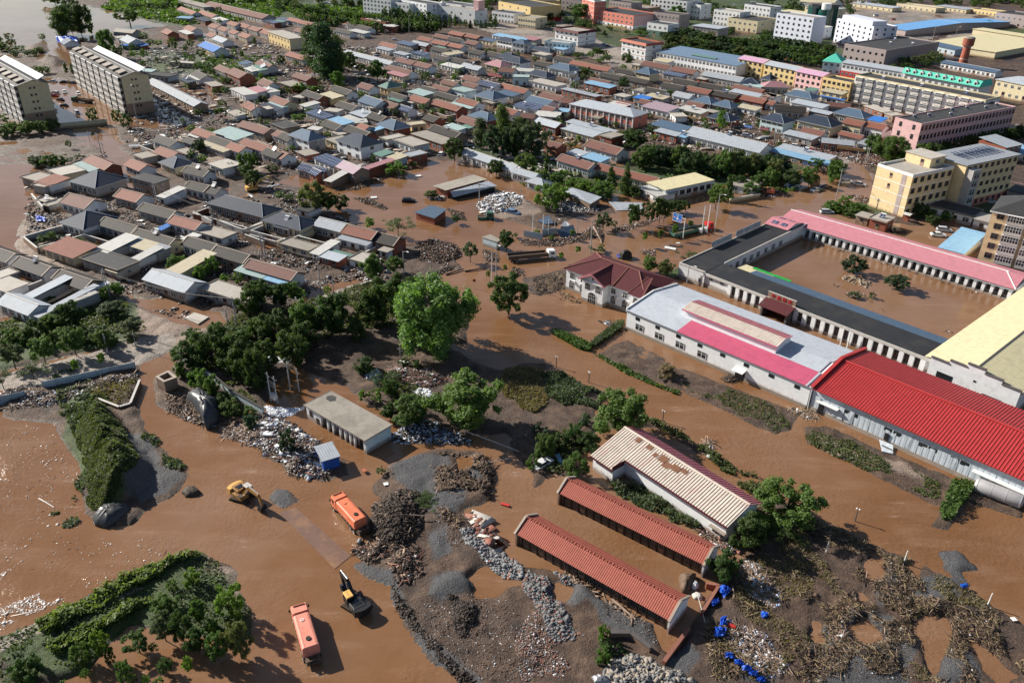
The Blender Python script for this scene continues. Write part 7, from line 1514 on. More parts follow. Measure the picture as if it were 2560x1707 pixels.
def excavator(p,a,label,roofcol,body,tail,boom,arm,swing=.35):
    r = thing('excavator',(p.x,p.y,-.45),a,label,'excavator')
    for s in (-1,1):
        b = MB(); prof = [(-1.9,.45),(-1.6,.05),(1.6,.05),(1.9,.45),(1.6,.9),(-1.6,.9)]
        b.prism_y([(x,z) for x,z in prof],s * 1.1 - .27,s * 1.1 + .27,'rubber')
        for i in range(12): b.box(-1.6 + i * .27,s * 1.1 - .31,.9,-1.46 + i * .27,s * 1.1 + .31,.97,'muddysteel')
        o = b.build('track',r); o.rotation_euler = (0,0,swing)
    b = MB(); b.cyl((0,0,.5),(0,0,1.1),.7,.7,'blacksteel',12); b.build('turntable',r)
    b = MB(); b.rbox(-2.0,-1.25,1.1,1.3,1.25,1.75,.08,body); b.rbox(-2.0,-.75,1.75,.0,1.2,2.2,.1,body); b.build('upper_body',r)
    b = MB(); n = 7
    ring = lambda z: [(-1.5,-1.3,z)] + [(-2.3 - .35 * math.cos((i / (n - 1) - .5) * math.pi),-1.3 + 2.6 * i / (n - 1),z) for i in range(n)] + [(-1.5,1.3,z)]
    b.loft([ring(1.05),ring(2.15)],tail); b.build('counterweight',r)
    b = MB(); b.box(-1.3,-.3,2.2,-.4,.8,2.26,'pane'); b.cyl((-.9,-.5,2.1),(-.9,-.5,2.6),.08,.08,'blacksteel'); b.build('engine_grille',r)
    b = MB(); b.loft([[(0.0,y,z) for y,z in ((.35,1.2),(1.25,1.2),(1.25,2.75),(.35,2.75))],[(1.2,y,z) for y,z in ((.35,1.2),(1.25,1.2),(1.25,2.75),(.35,2.75))],[(1.5,y,z) for y,z in ((.35,1.2),(1.25,1.2),(1.25,2.0),(.35,2.0))]],'pane'); cb = b.build('cab',r)
    b = MB(); b.rbox(-.1,.28,2.75,1.35,1.32,2.9,.06,roofcol); b.box(.2,.78,2.9,1.1,.82,2.92,'framedark'); b.build('cab_roof',cb)
    b = MB()
    for x,y in ((-.02,.33),(-.02,1.27),(1.22,.33),(1.22,1.27)): b.box(x - .04,y - .04,1.2,x + .04,y + .04,2.75,body)
    b.build('cab_frame',cb)
    def limb(pts,w,h,m,name):
        b = MB()
        for i in range(len(pts) - 1):
            x0,z0 = pts[i]; x1,z1 = pts[i + 1]; d = Vector((x1 - x0,0,z1 - z0)).normalized(); nn = Vector((-d.z,0,d.x)) * h[i] / 2; n2 = Vector((-d.z,0,d.x)) * h[i + 1] / 2
            b.hexa([(x0 - nn.x,-w / 2,z0 - nn.z),(x1 - n2.x,-w / 2,z1 - n2.z),(x1 - n2.x,w / 2,z1 - n2.z),(x0 - nn.x,w / 2,z0 - nn.z),(x0 + nn.x,-w / 2,z0 + nn.z),(x1 + n2.x,-w / 2,z1 + n2.z),(x1 + n2.x,w / 2,z1 + n2.z),(x0 + nn.x,w / 2,z0 + nn.z)],m)
        return b.build(name,r)
    bo = limb(boom,.42,(.5,.75,.4),'blacksteel' if body == 'blacksteel' else body,'boom')
    ar = limb(arm,.34,(.5,.28),'blacksteel' if body == 'blacksteel' else body,'arm')
    b = MB(); e = arm[-1]; b.prism_y([(e[0] - .15,e[1] + .2),(e[0] + .35,e[1] + .1),(e[0] + .3,e[1] - .5),(e[0] - .3,e[1] - .95),(e[0] - .85,e[1] - .75),(e[0] - .6,e[1] - .2)],-.55,.55,'blacksteel'); bk = b.build('bucket',r)
    b = MB()
    for i in range(5): b.box(e[0] - 1.0,-.5 + i * .23,e[1] - .85,e[0] - .78,-.42 + i * .23,e[1] - .72,'steel')
    b.build('teeth',bk)
    b = MB(); b.cyl((.9,.28,1.4),(boom[1][0],.28,boom[1][1] - .2),.09,.09,'steel'); b.cyl((.9,-.28,1.4),(boom[1][0],-.28,boom[1][1] - .2),.09,.09,'steel'); b.cyl((boom[1][0],0,boom[1][1] + .45),(arm[0][0],0,arm[0][1] + .35),.1,.07,'steel'); b.build('hydraulic_rams',r)
    b = MB(); b.box(.3,-1.3,1.75,1.2,-.5,1.8,'muddysteel')
    for x in (.3,1.15): b.cyl((x,-1.2,1.75),(x,-1.2,2.4),.03,.03,'ceramic',5)
    b.cyl((.3,-1.2,2.4),(1.15,-1.2,2.4),.03,.03,'ceramic',5); b.build('step_rail',r)
    return r
p = A('b3',892,845,.9); q = A('b3',735,535,3.2)
excavator(p,heading(p,q),'black excavator with pale yellow cab roof digging at the road slab','diggeryellow','blacksteel','blacksteel',[(.5,1.5),(2.3,3.4),(4.6,3.3)],[(4.6,3.3),(3.9,1.3)])
landmark('the black excavator',p)
p = A('a2',2160,1400,.9); a = math.radians(-38)
DEF['muddyyellow'] = ('plain',(.36,.19,.06),dict(r=.6,lo=.4))
excavator(p,a,'muddy orange-yellow excavator turned away from the camera with its boom reaching out','trim','muddyyellow','diggeryellow',[(.5,1.5),(2.4,3.6),(4.8,3.4)],[(4.8,3.4),(5.4,1.5)])
landmark('the muddy yellow excavator',p)
p = A('d1',60,215,.5); excavator(p,math.radians(160),'orange excavator clearing debris beside the grove on the flooded road','diggeryellow','truckorange','truckorange',[(.5,1.5),(2.2,3.2),(4.2,2.6)],[(4.2,2.6),(4.0,.9)])
p = A('a1',2260,190,.5); excavator(p,math.radians(25),'yellow excavator working behind the long navy-roofed houses','diggeryellow','diggeryellow','diggeryellow',[(.5,1.5),(2.4,3.8),(5.6,4.8)],[(5.6,4.8),(6.6,2.6)])
p = A('d1',640,405,.5)
def cargo_truck(pr,pf,cabcol,bed,label,load='muddysteel',bedz=1.2,hb=.9):
    a = heading(pr,pf); L = (pf - pr).length; c = (pr + pf) / 2; r = thing('cargo_truck',(c.x,c.y,-.4),a,label,'truck'); h = L / 2
    b = MB(); b.box(-h,-1.15,bedz,h - 2.6,1.15,bedz + .12,bed)
    for q in ((-h,-1.2,h - 2.6,-1.1),(-h,1.1,h - 2.6,1.2),(-h,-1.1,-h + .1,1.1),(h - 2.7,-1.1,h - 2.6,1.1)): b.box(q[0],q[1],bedz - .05,q[2],q[3],bedz + hb,bed)
    b.build('cargo_bed',r)
    b = MB(); b.box(-h + .1,-1.1,bedz + .12,h - 2.7,1.1,bedz + .4,load); b.build('load',r)
    b = MB(); b.loft([[(h - 2.2,y,z) for y,z in ((-1.1,.7),(1.1,.7),(1.1,2.5),(.95,2.75),(-.95,2.75),(-1.1,2.5))],[(h - .3,y,z) for y,z in ((-1.1,.7),(1.1,.7),(1.1,2.4),(.95,2.6),(-.95,2.6),(-1.1,2.4))],[(h,y,z) for y,z in ((-1.05,.75),(1.05,.75),(1.02,1.5),(.9,1.6),(-.9,1.6),(-1.02,1.5))]],cabcol); cb = b.build('cab',r)
    b = MB(); b.hexa([(h - .27,-.9,1.65),(h + .02,-.95,1.58),(h + .02,.95,1.58),(h - .27,.9,1.65),(h - .3,-.88,2.45),(h - .24,-.88,2.42),(h - .24,.88,2.42),(h - .3,.88,2.45)],'pane'); b.build('windscreen',cb)
    for s in (-1,1): b = MB(); b.box(h - 1.6,s * 1.1 - .015,1.6,h - .6,s * 1.1 + .015,2.25,'pane'); b.build('side_window',cb)
    b = MB(); b.box(-h + .2,-.4,.8,h - .5,.4,1.1,'muddysteel'); b.build('chassis',r)
    for x in (h - 1.2,-h + 1.2,-h + 2.4):
        for s in (-1,1): wheel_part(r,x,s * 1.0,.5,.3)
    landmark('the ' + label.split(' with')[0].split(' stranded')[0],c); return r
cargo_truck(A('b1',2240,800,1),A('c1',385,760,1),'whitepaint','muddysteel','white-cab tipper truck stranded in the crossroads flood',bedz=1.3)
cargo_truck(A('c1',1425,590,1),A('c1',1780,510,1),'redpaint','greentruck','red-cab truck with long dark green bed stranded on the flooded road',bedz=1.0,hb=.8)
cargo_truck(A('b1',1975,440,.5),A('b1',2120,440,.5),'greentruck','greentruck','wrecked dark green truck half buried beside the white rubble',bedz=.6,hb=.6)
cargo_truck(A('a0',820,915,.5),A('a0',650,895,.5),'greentruck','muddysteel','dark flatbed truck with its load of scrap in the flooded car park')
def car_mesh(kind):
    """body, glasshouse and wheels of a car as separate meshes"""
    b = MB(); k = {'sedan': 0,'suv': .18,'van': .45}[kind]
    prof = [(-2.15,.35),(2.15,.35),(2.2,.65),(2.05,.85 + k * .4),(1.1,.98 + k * .6),(-1.5,1.0 + k * .6),(-2.15,.95 + k * .4),(-2.25,.6)]
    b.loft([[(x * .96,-.84,z) for x,z in prof],[(x,-.78,z) for x,z in prof],[(x,.78,z) for x,z in prof],[(x * .96,.84,z) for x,z in prof]],'whitepaint')
    body = b.mesh('body_' + kind)
    b = MB(); zt = 1.42 + k * .8; rx = {'sedan': (-1.0,.4),'suv': (-1.8,.45),'van': (-2.0,1.2)}[kind]; z0 = .98 + k * .6
    b.hexa([(rx[0] - .6 if kind == 'sedan' else rx[0] - .2,-.78,z0),(rx[1] + .7,-.78,z0),(rx[1] + .7,.78,z0),(rx[0] - .6 if kind == 'sedan' else rx[0] - .2,.78,z0),(rx[0],-.66,zt),(rx[1],-.66,zt),(rx[1],.66,zt),(rx[0],.66,zt)],'pane')
    g = b.mesh('glass_' + kind); b = MB(); b.rbox(rx[0] - .02,-.68,zt - .005,rx[1] + .02,.68,zt + .05,.03,'whitepaint'); roof = b.mesh('roof_' + kind)
    b = MB(); b.cyl((0,-.1,.32),(0,.1,.32),.32,.32,'rubber',12); b.cyl((0,-.115,.32),(0,.115,.32),.17,.17,'steel',8); wh = b.mesh('wheel')
    return body,g,roof,wh
CM = {k: car_mesh(k) for k in ('sedan','suv','van')}
CCOL = {'white': 'whitepaint','silver': 'carsilver','black': 'carblack','red': 'carred','blue': 'carblue'}
def car(t,x,y,az,kind='sedan',col='white',label=None,sink=.3,tilt=0):
    p = A(t,x,y,.6); word = {'sedan': 'car','suv': 'sport utility car','van': 'van'}[kind]
    r = thing({'sedan': 'car','suv': 'car','van': 'van'}[kind],(p.x,p.y,-sink),0,label,'car' if kind != 'van' else 'van',None if label else 'cars stranded by the flood',None if label else col + ' ' + word,rot=(tilt,0,math.radians(az)))
    bo,g,ro,wh = CM[kind]
    for me_,nm in ((bo,'body'),(ro,'roof')):
        o = inst(me_,nm,r); o.material_slots[0].link = 'OBJECT'; o.material_slots[0].material = mat(CCOL[col])
    inst(g,'windows',r)
    for sx in (-1.35,1.35):
        for sy in (-.8,.8): inst(wh,'wheel',r,(sx,sy,0))
for s in '''a0 490 825 160 suv silver;a0 575 818 -60 suv white;a0 698 832 -60 suv white;a0 535 885 150 sedan black;a0 570 936 150 sedan black;a0 475 850 165 sedan red;a0 468 722 170 sedan silver;a0 640 735 160 sedan black;a0 680 1000 130 van silver;a0 570 728 20 sedan black;a0 2030 538 10 sedan silver;
b0 1408 728 50 suv white;b0 1592 722 20 suv white;b0 1500 752 20 sedan black;b0 1652 1368 80 suv white;b0 1240 356 10 suv silver;b0 125 410 60 sedan silver;b0 2015 250 30 sedan black;b0 2085 236 20 sedan black;b0 2150 145 20 van red;b0 2015 662 20 van silver;b1 1360 285 5 suv black;b1 2280 388 -30 sedan blue;
c0 2092 1205 -20 suv silver;c0 850 408 10 sedan black;c0 820 395 10 sedan blue;c0 1810 1145 170 sedan black;c0 700 385 10 sedan black;d0 325 1300 -20 suv white;d0 400 1310 -20 suv black;d0 462 1340 -15 sedan red;d0 820 1412 -15 sedan silver;d0 680 1420 -10 sedan black;d0 720 40 40 van white;d0 1030 62 30 van black;d0 1035 138 10 van white;
d1 775 118 10 suv white;d1 890 138 -30 sedan silver;d1 505 188 30 sedan white;d1 590 165 30 sedan black;d1 600 385 0 suv silver;d1 1235 555 0 sedan black;d1 2050 290 -20 suv silver;d1 60 135 20 sedan black;c1 15 390 -30 suv blue;c2 275 1125 45 sedan white'''.replace('\n','').split(';'):
    q = s.split(); car(q[0],float(q[1]),float(q[2]),float(q[3]),q[4],q[5])
car('d1',1590,592,-8,'sedan','white','clean white saloon car standing in mud behind the pink-roofed wing',.1)
car('d1',1645,548,-15,'suv','silver','silver estate car parked just behind the clean white saloon',.15)
for k,(t,x,y) in enumerate((('d0',1190,175),('d0',1060,40),('d0',740,45))): car(t,x,y,40,'van','red' if k == 0 else 'white')
# ================================================================ poles, lamps, wires, signs
def pole(t,bx,by,tx,ty,kind='pole',label=None,r0=.14):
    p = A(t,bx,by,0); X,Y = tp(t,tx,ty); d = RIGHT * (X - 1280) + UP * (853.5 - Y) + FWD * FPX; k = math.hypot(p.x,p.y) / math.hypot(d[0],d[1]); h = max(2.5,min(20,HC + k * d[2]))
    nm,au = {'pole': ('utility_pole','concrete utility pole'),'lamp': ('street_lamp','tall street lamp'),'post': ('garden_lamp','short black lamp post'),'flag': ('slender_pole','slender white pole')}[kind]
    o = thing(nm,(p.x,p.y,0),rng.uniform(-.3,.3) + math.radians(-45),label,'pole' if kind in ('pole','flag') else 'street lamp',None if label else {'pole': 'utility poles','lamp': 'street lamps','post': 'garden lamps along the diagonal road','flag': 'slender poles'}[kind],None if label else au)
    b = MB(); b.cyl((0,0,-.5),(0,0,h),r0,r0 * .6,{'pole': 'polesteel','lamp': 'polesteel','post': 'framedark','flag': 'trimwhite'}[kind],8); b.build('shaft',o)
    b = MB()
    if kind == 'pole': b.box(-.9,-.05,h - .8,.9,.05,h - .68,'framedark'); [b.cyl((x,0,h - .68),(x,0,h - .45),.05,.04,'trimwhite',5) for x in (-.8,-.3,.3,.8)]; b.build('crossarm',o)
    elif kind == 'lamp': b.cyl((0,0,h - .2),(1.6,0,h + .3),.05,.04,'polesteel',5); b.rbox(1.4,-.15,h + .2,2.2,.15,h + .34,.04,'lampwhite'); b.build('lamp_head',o)
    elif kind == 'post': b.cyl((-.22,0,h - .1),(.22,0,h - .1),.03,.03,'framedark',5); [b.rbox(x - .12,-.12,h - .08,x + .12,.12,h + .14,.05,'lampwhite') for x in (-.22,.22)]; b.build('lamp_head',o)
    return p,h,o
PO = {}
for s in '''a1 1400 300 1355 130 pole;a1 1385 295 1340 150 pole;a1 980 1160 880 905 pole;a1 960 1150 900 915 pole;a1 1905 530 1865 350 pole;a1 2115 1440 2055 1145 pole;a1 2035 1420 2005 1260 pole;a1 325 1320 275 1250 pole;a1 100 1290 65 1195 pole;a1 2340 760 2330 580 pole;
a0 905 1370 855 1200 pole;a0 935 1400 905 1270 pole;a0 1580 1215 1565 1080 pole;a0 800 1260 770 1165 pole;a0 1870 950 1820 740 pole;a0 1475 540 1440 390 pole;a0 1580 640 1570 500 pole;a0 2300 1110 2275 900 pole;a0 2285 700 2270 640 pole;a0 1250 1215 1120 705 lamp;a0 2080 1550 2040 1440 pole;a0 2050 1560 2020 1440 pole;
b0 1060 340 1050 205 lamp;b0 1240 290 1230 165 lamp;b0 1365 305 1358 145 lamp;b0 1150 350 1143 270 lamp;b0 1162 360 1165 280 lamp;b0 1550 290 1545 180 lamp;b0 490 670 475 560 pole;b0 265 1190 250 1030 pole;b0 310 1470 290 1310 pole;b0 1455 770 1440 640 pole;b0 1470 760 1455 670 pole;b0 1720 700 1710 500 pole;b0 1740 690 1735 510 pole;b0 1625 640 1615 480 pole;b0 1275 500 1270 390 pole;b0 1545 500 1540 390 pole;b0 10 1080 -5 900 pole;b0 480 970 465 860 pole;b0 985 850 975 770 pole;b0 1130 1200 1120 1120 pole;b0 1795 1050 1790 940 pole;b0 840 420 835 310 pole;b0 930 440 925 320 pole;b0 615 220 612 160 pole;b0 1910 640 1905 540 pole;b0 2180 620 2175 540 pole;
b1 60 800 40 580 pole;b1 85 800 60 590 pole;b1 575 1085 510 790 pole;b1 695 1140 675 1000 pole;b1 1320 950 1300 740 lamp;b1 2100 1030 2098 760 flag;b1 2138 1010 2145 680 lamp;b1 1990 330 1985 130 pole;b1 1075 730 1070 650 pole;
b2 305 475 290 235 pole;b2 385 495 360 290 pole;b2 135 580 90 325 pole;b2 190 595 150 360 pole;b2 1287 190 1285 130 pole;
c0 1940 1200 1950 1085 lamp;c0 560 880 560 730 pole;c0 590 880 590 735 pole;c0 1050 880 1060 740 pole;c0 1030 870 1040 780 pole;c0 2285 990 2290 870 pole;c0 2150 1270 2145 1170 lamp;c0 500 740 500 640 pole;c0 180 840 182 660 pole;c0 800 1420 795 1310 pole;c0 325 1568 325 1460 pole;c0 1610 1140 1615 1050 pole;c0 1515 930 1512 860 pole;c0 1910 800 1912 720 pole;c0 1630 190 1640 70 lamp;c0 1600 150 1605 60 lamp;c0 390 180 388 60 lamp;c0 275 160 272 60 lamp;
c1 75 320 78 180 pole;c1 185 585 188 400 flag;c1 275 580 278 415 flag;c1 322 600 325 455 flag;c1 380 560 380 450 lamp;c1 582 580 582 455 pole;c1 697 755 722 455 pole;c1 1690 580 1732 340 flag;c1 1735 580 1778 330 flag;c1 1805 565 1858 235 lamp;c1 1558 1025 1580 870 lamp;c1 1300 1000 1300 1000 flag;
c2 393 275 393 210 post;c2 683 415 683 360 post;c2 1340 765 1350 695 post;d3 845 125 840 30 post;d3 585 415 590 370 flag;d3 1280 500 1278 430 flag;d3 2025 880 2028 810 flag;
d0 120 1285 125 1140 lamp;d0 415 1330 435 1220 pole;d0 935 1460 965 1310 pole;d0 950 1455 978 1310 pole;d0 860 1440 870 1350 flag;d0 1045 1560 1070 1440 lamp;d0 1720 1330 1735 1300 lamp;d0 75 980 85 860 pole;d0 880 960 885 870 pole;d0 185 910 190 840 pole;d0 1530 380 1545 240 lamp;d0 1740 330 1755 240 lamp;d1 670 305 742 10 pole;d1 985 255 1020 105 pole;d2 715 80 735 -80 flag;d2 770 125 830 -40 flag;d2 1750 435 1800 295 pole;d2 2045 545 2130 345 pole;a2 1215 110 1170 -30 pole;a2 960 150 920 -20 pole'''.replace('\n','').split(';'):
    q = s.split(); v = list(map(float,q[1:5]))
    if abs(v[1] - v[3]) < 5: continue
    PO[(q[0],int(v[0]),int(v[1]))] = pole(q[0],*v,q[5],r0=.16 if v[1] - v[3] > 150 else .12)
def wire(a,c,n=3,auto='sagging power lines',dx=.5):
    (p,h,o1),(q,g,o2) = PO[a],PO[c]; A1 = Vector((p.x,p.y,h - .5)); B1 = Vector((q.x,q.y,g - .5)); m = (A1 + B1) / 2
    r = thing('power_line',m,0,None,'power line','overhead power lines',auto)
    for k in range(n):
        off = Vector((dx * (k - (n - 1) / 2),0,0)); pts = []
        for i in range(9):
            u = i / 8; P = A1.lerp(B1,u) + off - m; P.z -= 4 * u * (1 - u) * (B1 - A1).length * .035; pts.append(tuple(P))
        b = MB(); b.tube(pts,[.028] * 9,'framedark',3); b.build('cable',r)
ks = list(PO.keys())
for a,c in (((('a1',1400,300)),('a1',1905,530)),(('a1',1905,530),('b1',60,800)),(('b1',60,800),('b1',575,1085)),(('a1',980,1160),('a1',2115,1440)),(('b2',305,475),('a2',1215,110)),(('a1',325,1320),('a1',980,1160)),(('d2',1750,435),('d2',2045,545)),(('b0',1720,700),('b0',1455,770)),(('b0',310,1470),('b0',265,1190)),(('a0',905,1370),('a0',1580,1215)),(('a0',1580,1215),('a0',2300,1110)),(('c1',697,755),('c1',582,580)),(('c0',1050,880),('c0',560,880)),(('d1',670,305),('d1',985,255)),(('b1',1990,330),('c1',75,320))):
    if a in PO and c in PO: wire(a,c)
p = A('b2',165,590,0); r = thing('transformer',(p.x,p.y,0),math.radians(-40),'pole-mounted transformer with grey box beside the white debris','transformer')
b = MB(); b.rbox(-.8,-.4,.9,.8,.4,2.0,.08,'trim'); b.build('tank',r); b = MB(); b.box(-1.2,-.3,.7,1.2,.3,.85,'steel'); b.box(-1.2,-.06,3.6,1.2,.06,3.75,'steel'); b.box(-1.2,-.06,4.6,1.2,.06,4.75,'steel'); b.build('platform',r)
for (x,y) in ((1680,570),(1725,560)):
    p = A('c1',x,y,.5); r = thing('electric_cabinet',(p.x,p.y,0),math.radians(-45),None,'cabinet','electric cabinets','white electric cabinet'); b = MB(); b.rbox(-.5,-.35,.3,.5,.35,1.6,.05,'whitepaint'); b.build('housing',r); b = MB(); b.box(-.4,-.37,.4,-.02,-.352,1.45,'trim'); b.box(.02,-.37,.4,.4,-.352,1.45,'trim'); b.build('door',r)
p = A('c1',1522,630,0); r = thing('road_sign',(p.x,p.y,0),math.radians(-48),'blue overhead direction sign on a white cantilever post','road sign'); landmark('the blue road sign',(p.x,p.y,4))
b = MB(); b.cyl((0,0,-.5),(0,0,6.3),.15,.11,'trimwhite',8); b.build('post',r)
b = MB(); b.cyl((0,0,6.1),(-1.3,0,6.1),.06,.06,'trimwhite',6); b.cyl((0,0,5.0),(-1.3,0,5.0),.06,.06,'trimwhite',6); b.build('arm',r)
b = MB(); b.box(-4.4,-.08,4.5,-1.1,.0,6.9,'bluesign'); pn = b.build('panel',r)
b = MB(); b.box(-4.4,-.1,4.5,-1.1,-.08,4.58,'trimwhite'); b.box(-4.4,-.1,6.82,-1.1,-.08,6.9,'trimwhite'); b.box(-4.4,-.1,4.58,-4.32,-.08,6.82,'trimwhite'); b.box(-1.18,-.1,4.58,-1.1,-.08,6.82,'trimwhite'); b.build('border',pn)
b = MB(); b.box(-2.9,-.1,4.9,-2.6,-.08,6.0,'trimwhite'); b.box(-3.3,-.1,5.3,-2.2,-.08,5.5,'trimwhite'); b.box(-3.25,-.1,6.1,-2.25,-.08,6.55,'sheet_sky'); b.build('cross_arrow',pn)
b = MB(); b.box(-4.1,-.1,5.45,-3.5,-.08,5.85,'sheet_lilac'); b.box(-2.0,-.1,4.85,-1.4,-.08,5.25,'sheet_lilac'); b.build('place_names',pn)
p = A('b1',1945,1075,0); r = thing('round_sign',(p.x,p.y,0),math.radians(-20),'small round red-rimmed road sign by the crossroads willow','road sign')
b = MB(); b.cyl((0,0,-.5),(0,0,2.3),.05,.05,'trim'); b.build('post',r); b = MB(); b.cyl((0,-.05,2.3),(0,.0,2.3),.42,.42,'redpaint',16); b.cyl((0,-.07,2.3),(0,-.051,2.3),.26,.26,'framedark',14); b.build('disc',r)
def shop_sign(t,x1,y1,x2,y2,h,hh,board,ink,label,n=8):
    F = Fr(t,x1,y1,x2,y2,h); r = thing('shop_sign',(F.o.x,F.o.y,h - hh),F.ang,label,'sign'); b = MB(); b.box(0,-.15,0,F.L,.15,hh,board); bd = b.build('board',r)
    b = MB(); w = F.L / n
    for i in range(n):
        x = (i + .5) * w; s = w * .3
        for k in range(3): b.box(x - s,-.17,hh * (.2 + .26 * k),x + s * rng.uniform(.4,1),-.152,hh * (.28 + .26 * k),ink)
        for k in range(2): b.box(x - s * .6 + k * s,-.19,hh * .15,x - s * .3 + k * s,-.172,hh * .85,ink)
    b.build('lettering',bd)
shop_sign('d0',690,1295,935,1330,3.2,1.2,'brownwall','yellowsign','long shop sign with yellow lettering on dark red, left of the willow',14)
shop_sign('d0',0,1135,75,1148,3.4,1.0,'redsign','trimwhite','red shop sign on the pale blue navy-roofed shop house',6)
shop_sign('c0',2070,1112,2145,1127,3.4,1.0,'bluesign','trimwhite','blue shop sign left of the red one on the shop house',5)
shop_sign('b0',2065,652,2190,675,4.0,1.2,'redsign','trimwhite','red banner sign with white lettering over a small white shop',9)
shop_sign('c0',1515,1022,1660,1050,3.2,.9,'brownwall','yellowsign','brown gateway sign with yellow lettering in mid-town',7)
shop_sign('d0',385,1445,520,1468,2.8,.9,'bluesign','trimwhite','blue sign on the front of the long sky-blue shed',8)
shop_sign('c0',0,50,115,68,7,2.4,'redsign','trimwhite','bright red sign band on the yellow shopping hall',6)
shop_sign('c0',930,910,1035,932,3.8,1.2,'redsign','trimwhite','dull red roof sign between mid-town sheds',6)
shop_sign('c0',860,225,1010,243,4,1.2,'yellowsign','trimwhite','orange sign along the pink shop block front',8)

# ================================================================ debris
UB = np.array([(-.5,-.5,-.5),(.5,-.5,-.5),(.5,.5,-.5),(-.5,.5,-.5),(-.5,-.5,.5),(.5,-.5,.5),(.5,.5,.5),(-.5,.5,.5)])
UF = np.array([(3,2,1,0),(4,5,6,7),(0,1,5,4),(1,2,6,5),(2,3,7,6),(3,0,4,7)])
SH = {'stick': ((.4,1.7),(.03,.07),(.03,.06)),'plank': ((.5,1.6),(.08,.18),(.02,.04)),'chunk': ((.10,.36),(.08,.30),(.05,.16)),'stone': ((.05,.18),(.05,.16),(.03,.09)),'bag': ((.10,.36),(.08,.30),(.02,.07)),'speck': ((.04,.2),(.04,.16),(.02,.05)),'block': ((.28,.45),(.18,.26),(.14,.2)),'sheet': ((.6,1.8),(.5,1.2),(.02,.05)),'blob': ((.12,.42),(.10,.35),(.04,.14)),'twig': ((.25,1.0),(.02,.045),(.02,.04))}
def pile(name,polys,mix,label,cat,n=600,hump=.5,jag=1.0,seed=1,flat=.32,sc_=1.0,lvl=None,thr=None):
    n = int(n * 1.7); hump *= .65
    """many broken pieces over an outline; mix: {(shape, material): share}"""
    rs = np.random.RandomState(seed); X = []; Y = []; Dm = []
    areas = []; PL = []
    for pts in polys:
        P = WP(*pts) if isinstance(pts,tuple) else WP(pts); PL.append(P)
        areas.append(abs(np.sum(P[:,0] * np.roll(P[:,1],-1) - P[:,1] * np.roll(P[:,0],-1))) / 2)
    tot = sum(areas)
    for P,ar in zip(PL,areas):
        m = int(n * ar / tot * 3) + 30; x = rs.uniform(P[:,0].min(),P[:,0].max(),m); y = rs.uniform(P[:,1].min(),P[:,1].max(),m)
        d = sdist(P,x,y) + jag * fbm(x,y,4,3,seed); k = d > 0
        if thr is not None: k &= fbm(x,y,6,3,seed + 3) > thr
        if seed in (42,43,45,48,49,50): k &= terrain(x,y) > .02
        x,y,d = x[k],y[k],d[k]; lim = max(8,int(n * ar / tot)); X.append(x[:lim]); Y.append(y[:lim]); Dm.append(d[:lim])
    X = np.concatenate(X); Y = np.concatenate(Y); D = np.concatenate(Dm); N_ = len(X)
    if N_ == 0: return
    z0 = np.maximum(terrain(X,Y),0.0) if lvl is None else np.full(N_,lvl)
    Z = z0 + rs.uniform(0,1,N_) * hump * np.clip(D / 1.5,.1,1)
    keys = list(mix); pr = np.array([mix[k] for k in keys],float); pr /= pr.sum(); ch = rs.choice(len(keys),N_,p=pr)
    dims = np.zeros((N_,3)); flatv = np.full(N_,flat)
    for i,(shp,_) in enumerate(keys):
        k = ch == i; m = k.sum()
        for a in range(3): dims[k,a] = rs.uniform(*SH[shp][a],m)
        if shp in ('speck','bag','sheet'): flatv[k] *= .4
    dims *= sc_ * np.exp(rs.normal(0,.38,N_)).clip(.4,2.2)[:,None]
    yaw = rs.uniform(0,6.283,N_); pit = rs.normal(0,.5,N_) * flatv; rol = rs.normal(0,.5,N_) * flatv
    cy,sy,cp_,sp_,cr_,sr_ = np.cos(yaw),np.sin(yaw),np.cos(pit),np.sin(pit),np.cos(rol),np.sin(rol)
    Rm = np.stack([np.stack([cy * cp_,cy * sp_ * sr_ - sy * cr_,cy * sp_ * cr_ + sy * sr_],1),np.stack([sy * cp_,sy * sp_ * sr_ + cy * cr_,sy * sp_ * cr_ - cy * sr_],1),np.stack([-sp_,cp_ * sr_,cp_ * cr_],1)],1)
    ub = UB[None] * dims[:,None] * (1 + .35 * rs.uniform(-1,1,(N_,8,3)))
    v = np.einsum('nij,nkj->nki',Rm,ub) + np.stack([X,Y,Z],1)[:,None]
    me = bpy.data.meshes.new(name); me.vertices.add(N_ * 8); me.vertices.foreach_set('co',v.astype(np.float32).ravel())
    f = (UF[None] + (np.arange(N_) * 8)[:,None,None]).reshape(-1,4); me.loops.add(f.size); me.loops.foreach_set('vertex_index',f.ravel().astype(np.int32)); me.polygons.add(len(f)); me.polygons.foreach_set('loop_start',np.arange(len(f)) * 4)
    mats_ = []
    for _,m_ in keys:
        if m_ not in mats_: mats_.append(m_); me.materials.append(mat(m_))
    mi = np.array([mats_.index(keys[c][1]) for c in ch]); me.polygons.foreach_set('material_index',np.repeat(mi,6).astype(np.int32)); me.update()
    o = bpy.data.objects.new(name,me); C.objects.link(o); meta(o,label,cat,kind='stuff'); return o
DEF.update({'dkdrift': ('plain',(.045,.032,.025)),'pinkstone': ('plain',(.21,.145,.115),dict(lo=.5,hi=1.6)),'bluebag': ('plain',(.30,.42,.66)),'greystone': ('plain',(.17,.175,.18),dict(lo=.5,hi=1.7)),'mudlump': ('plain',(.12,.075,.05),dict(lo=.5,hi=1.5)),'palewood': ('plain',(.30,.215,.165),dict(lo=.5,hi=1.5)),'teal': ('plain',(.08,.35,.33))})
WOOD = {('stick','palewood'): 1.5,('stick','drift'): 2,('plank','timber'): 1,('twig','drift'): 5,('blob','dkdrift'): 8,('bag','plastic'): .5,('stick','rubblered'): 1}
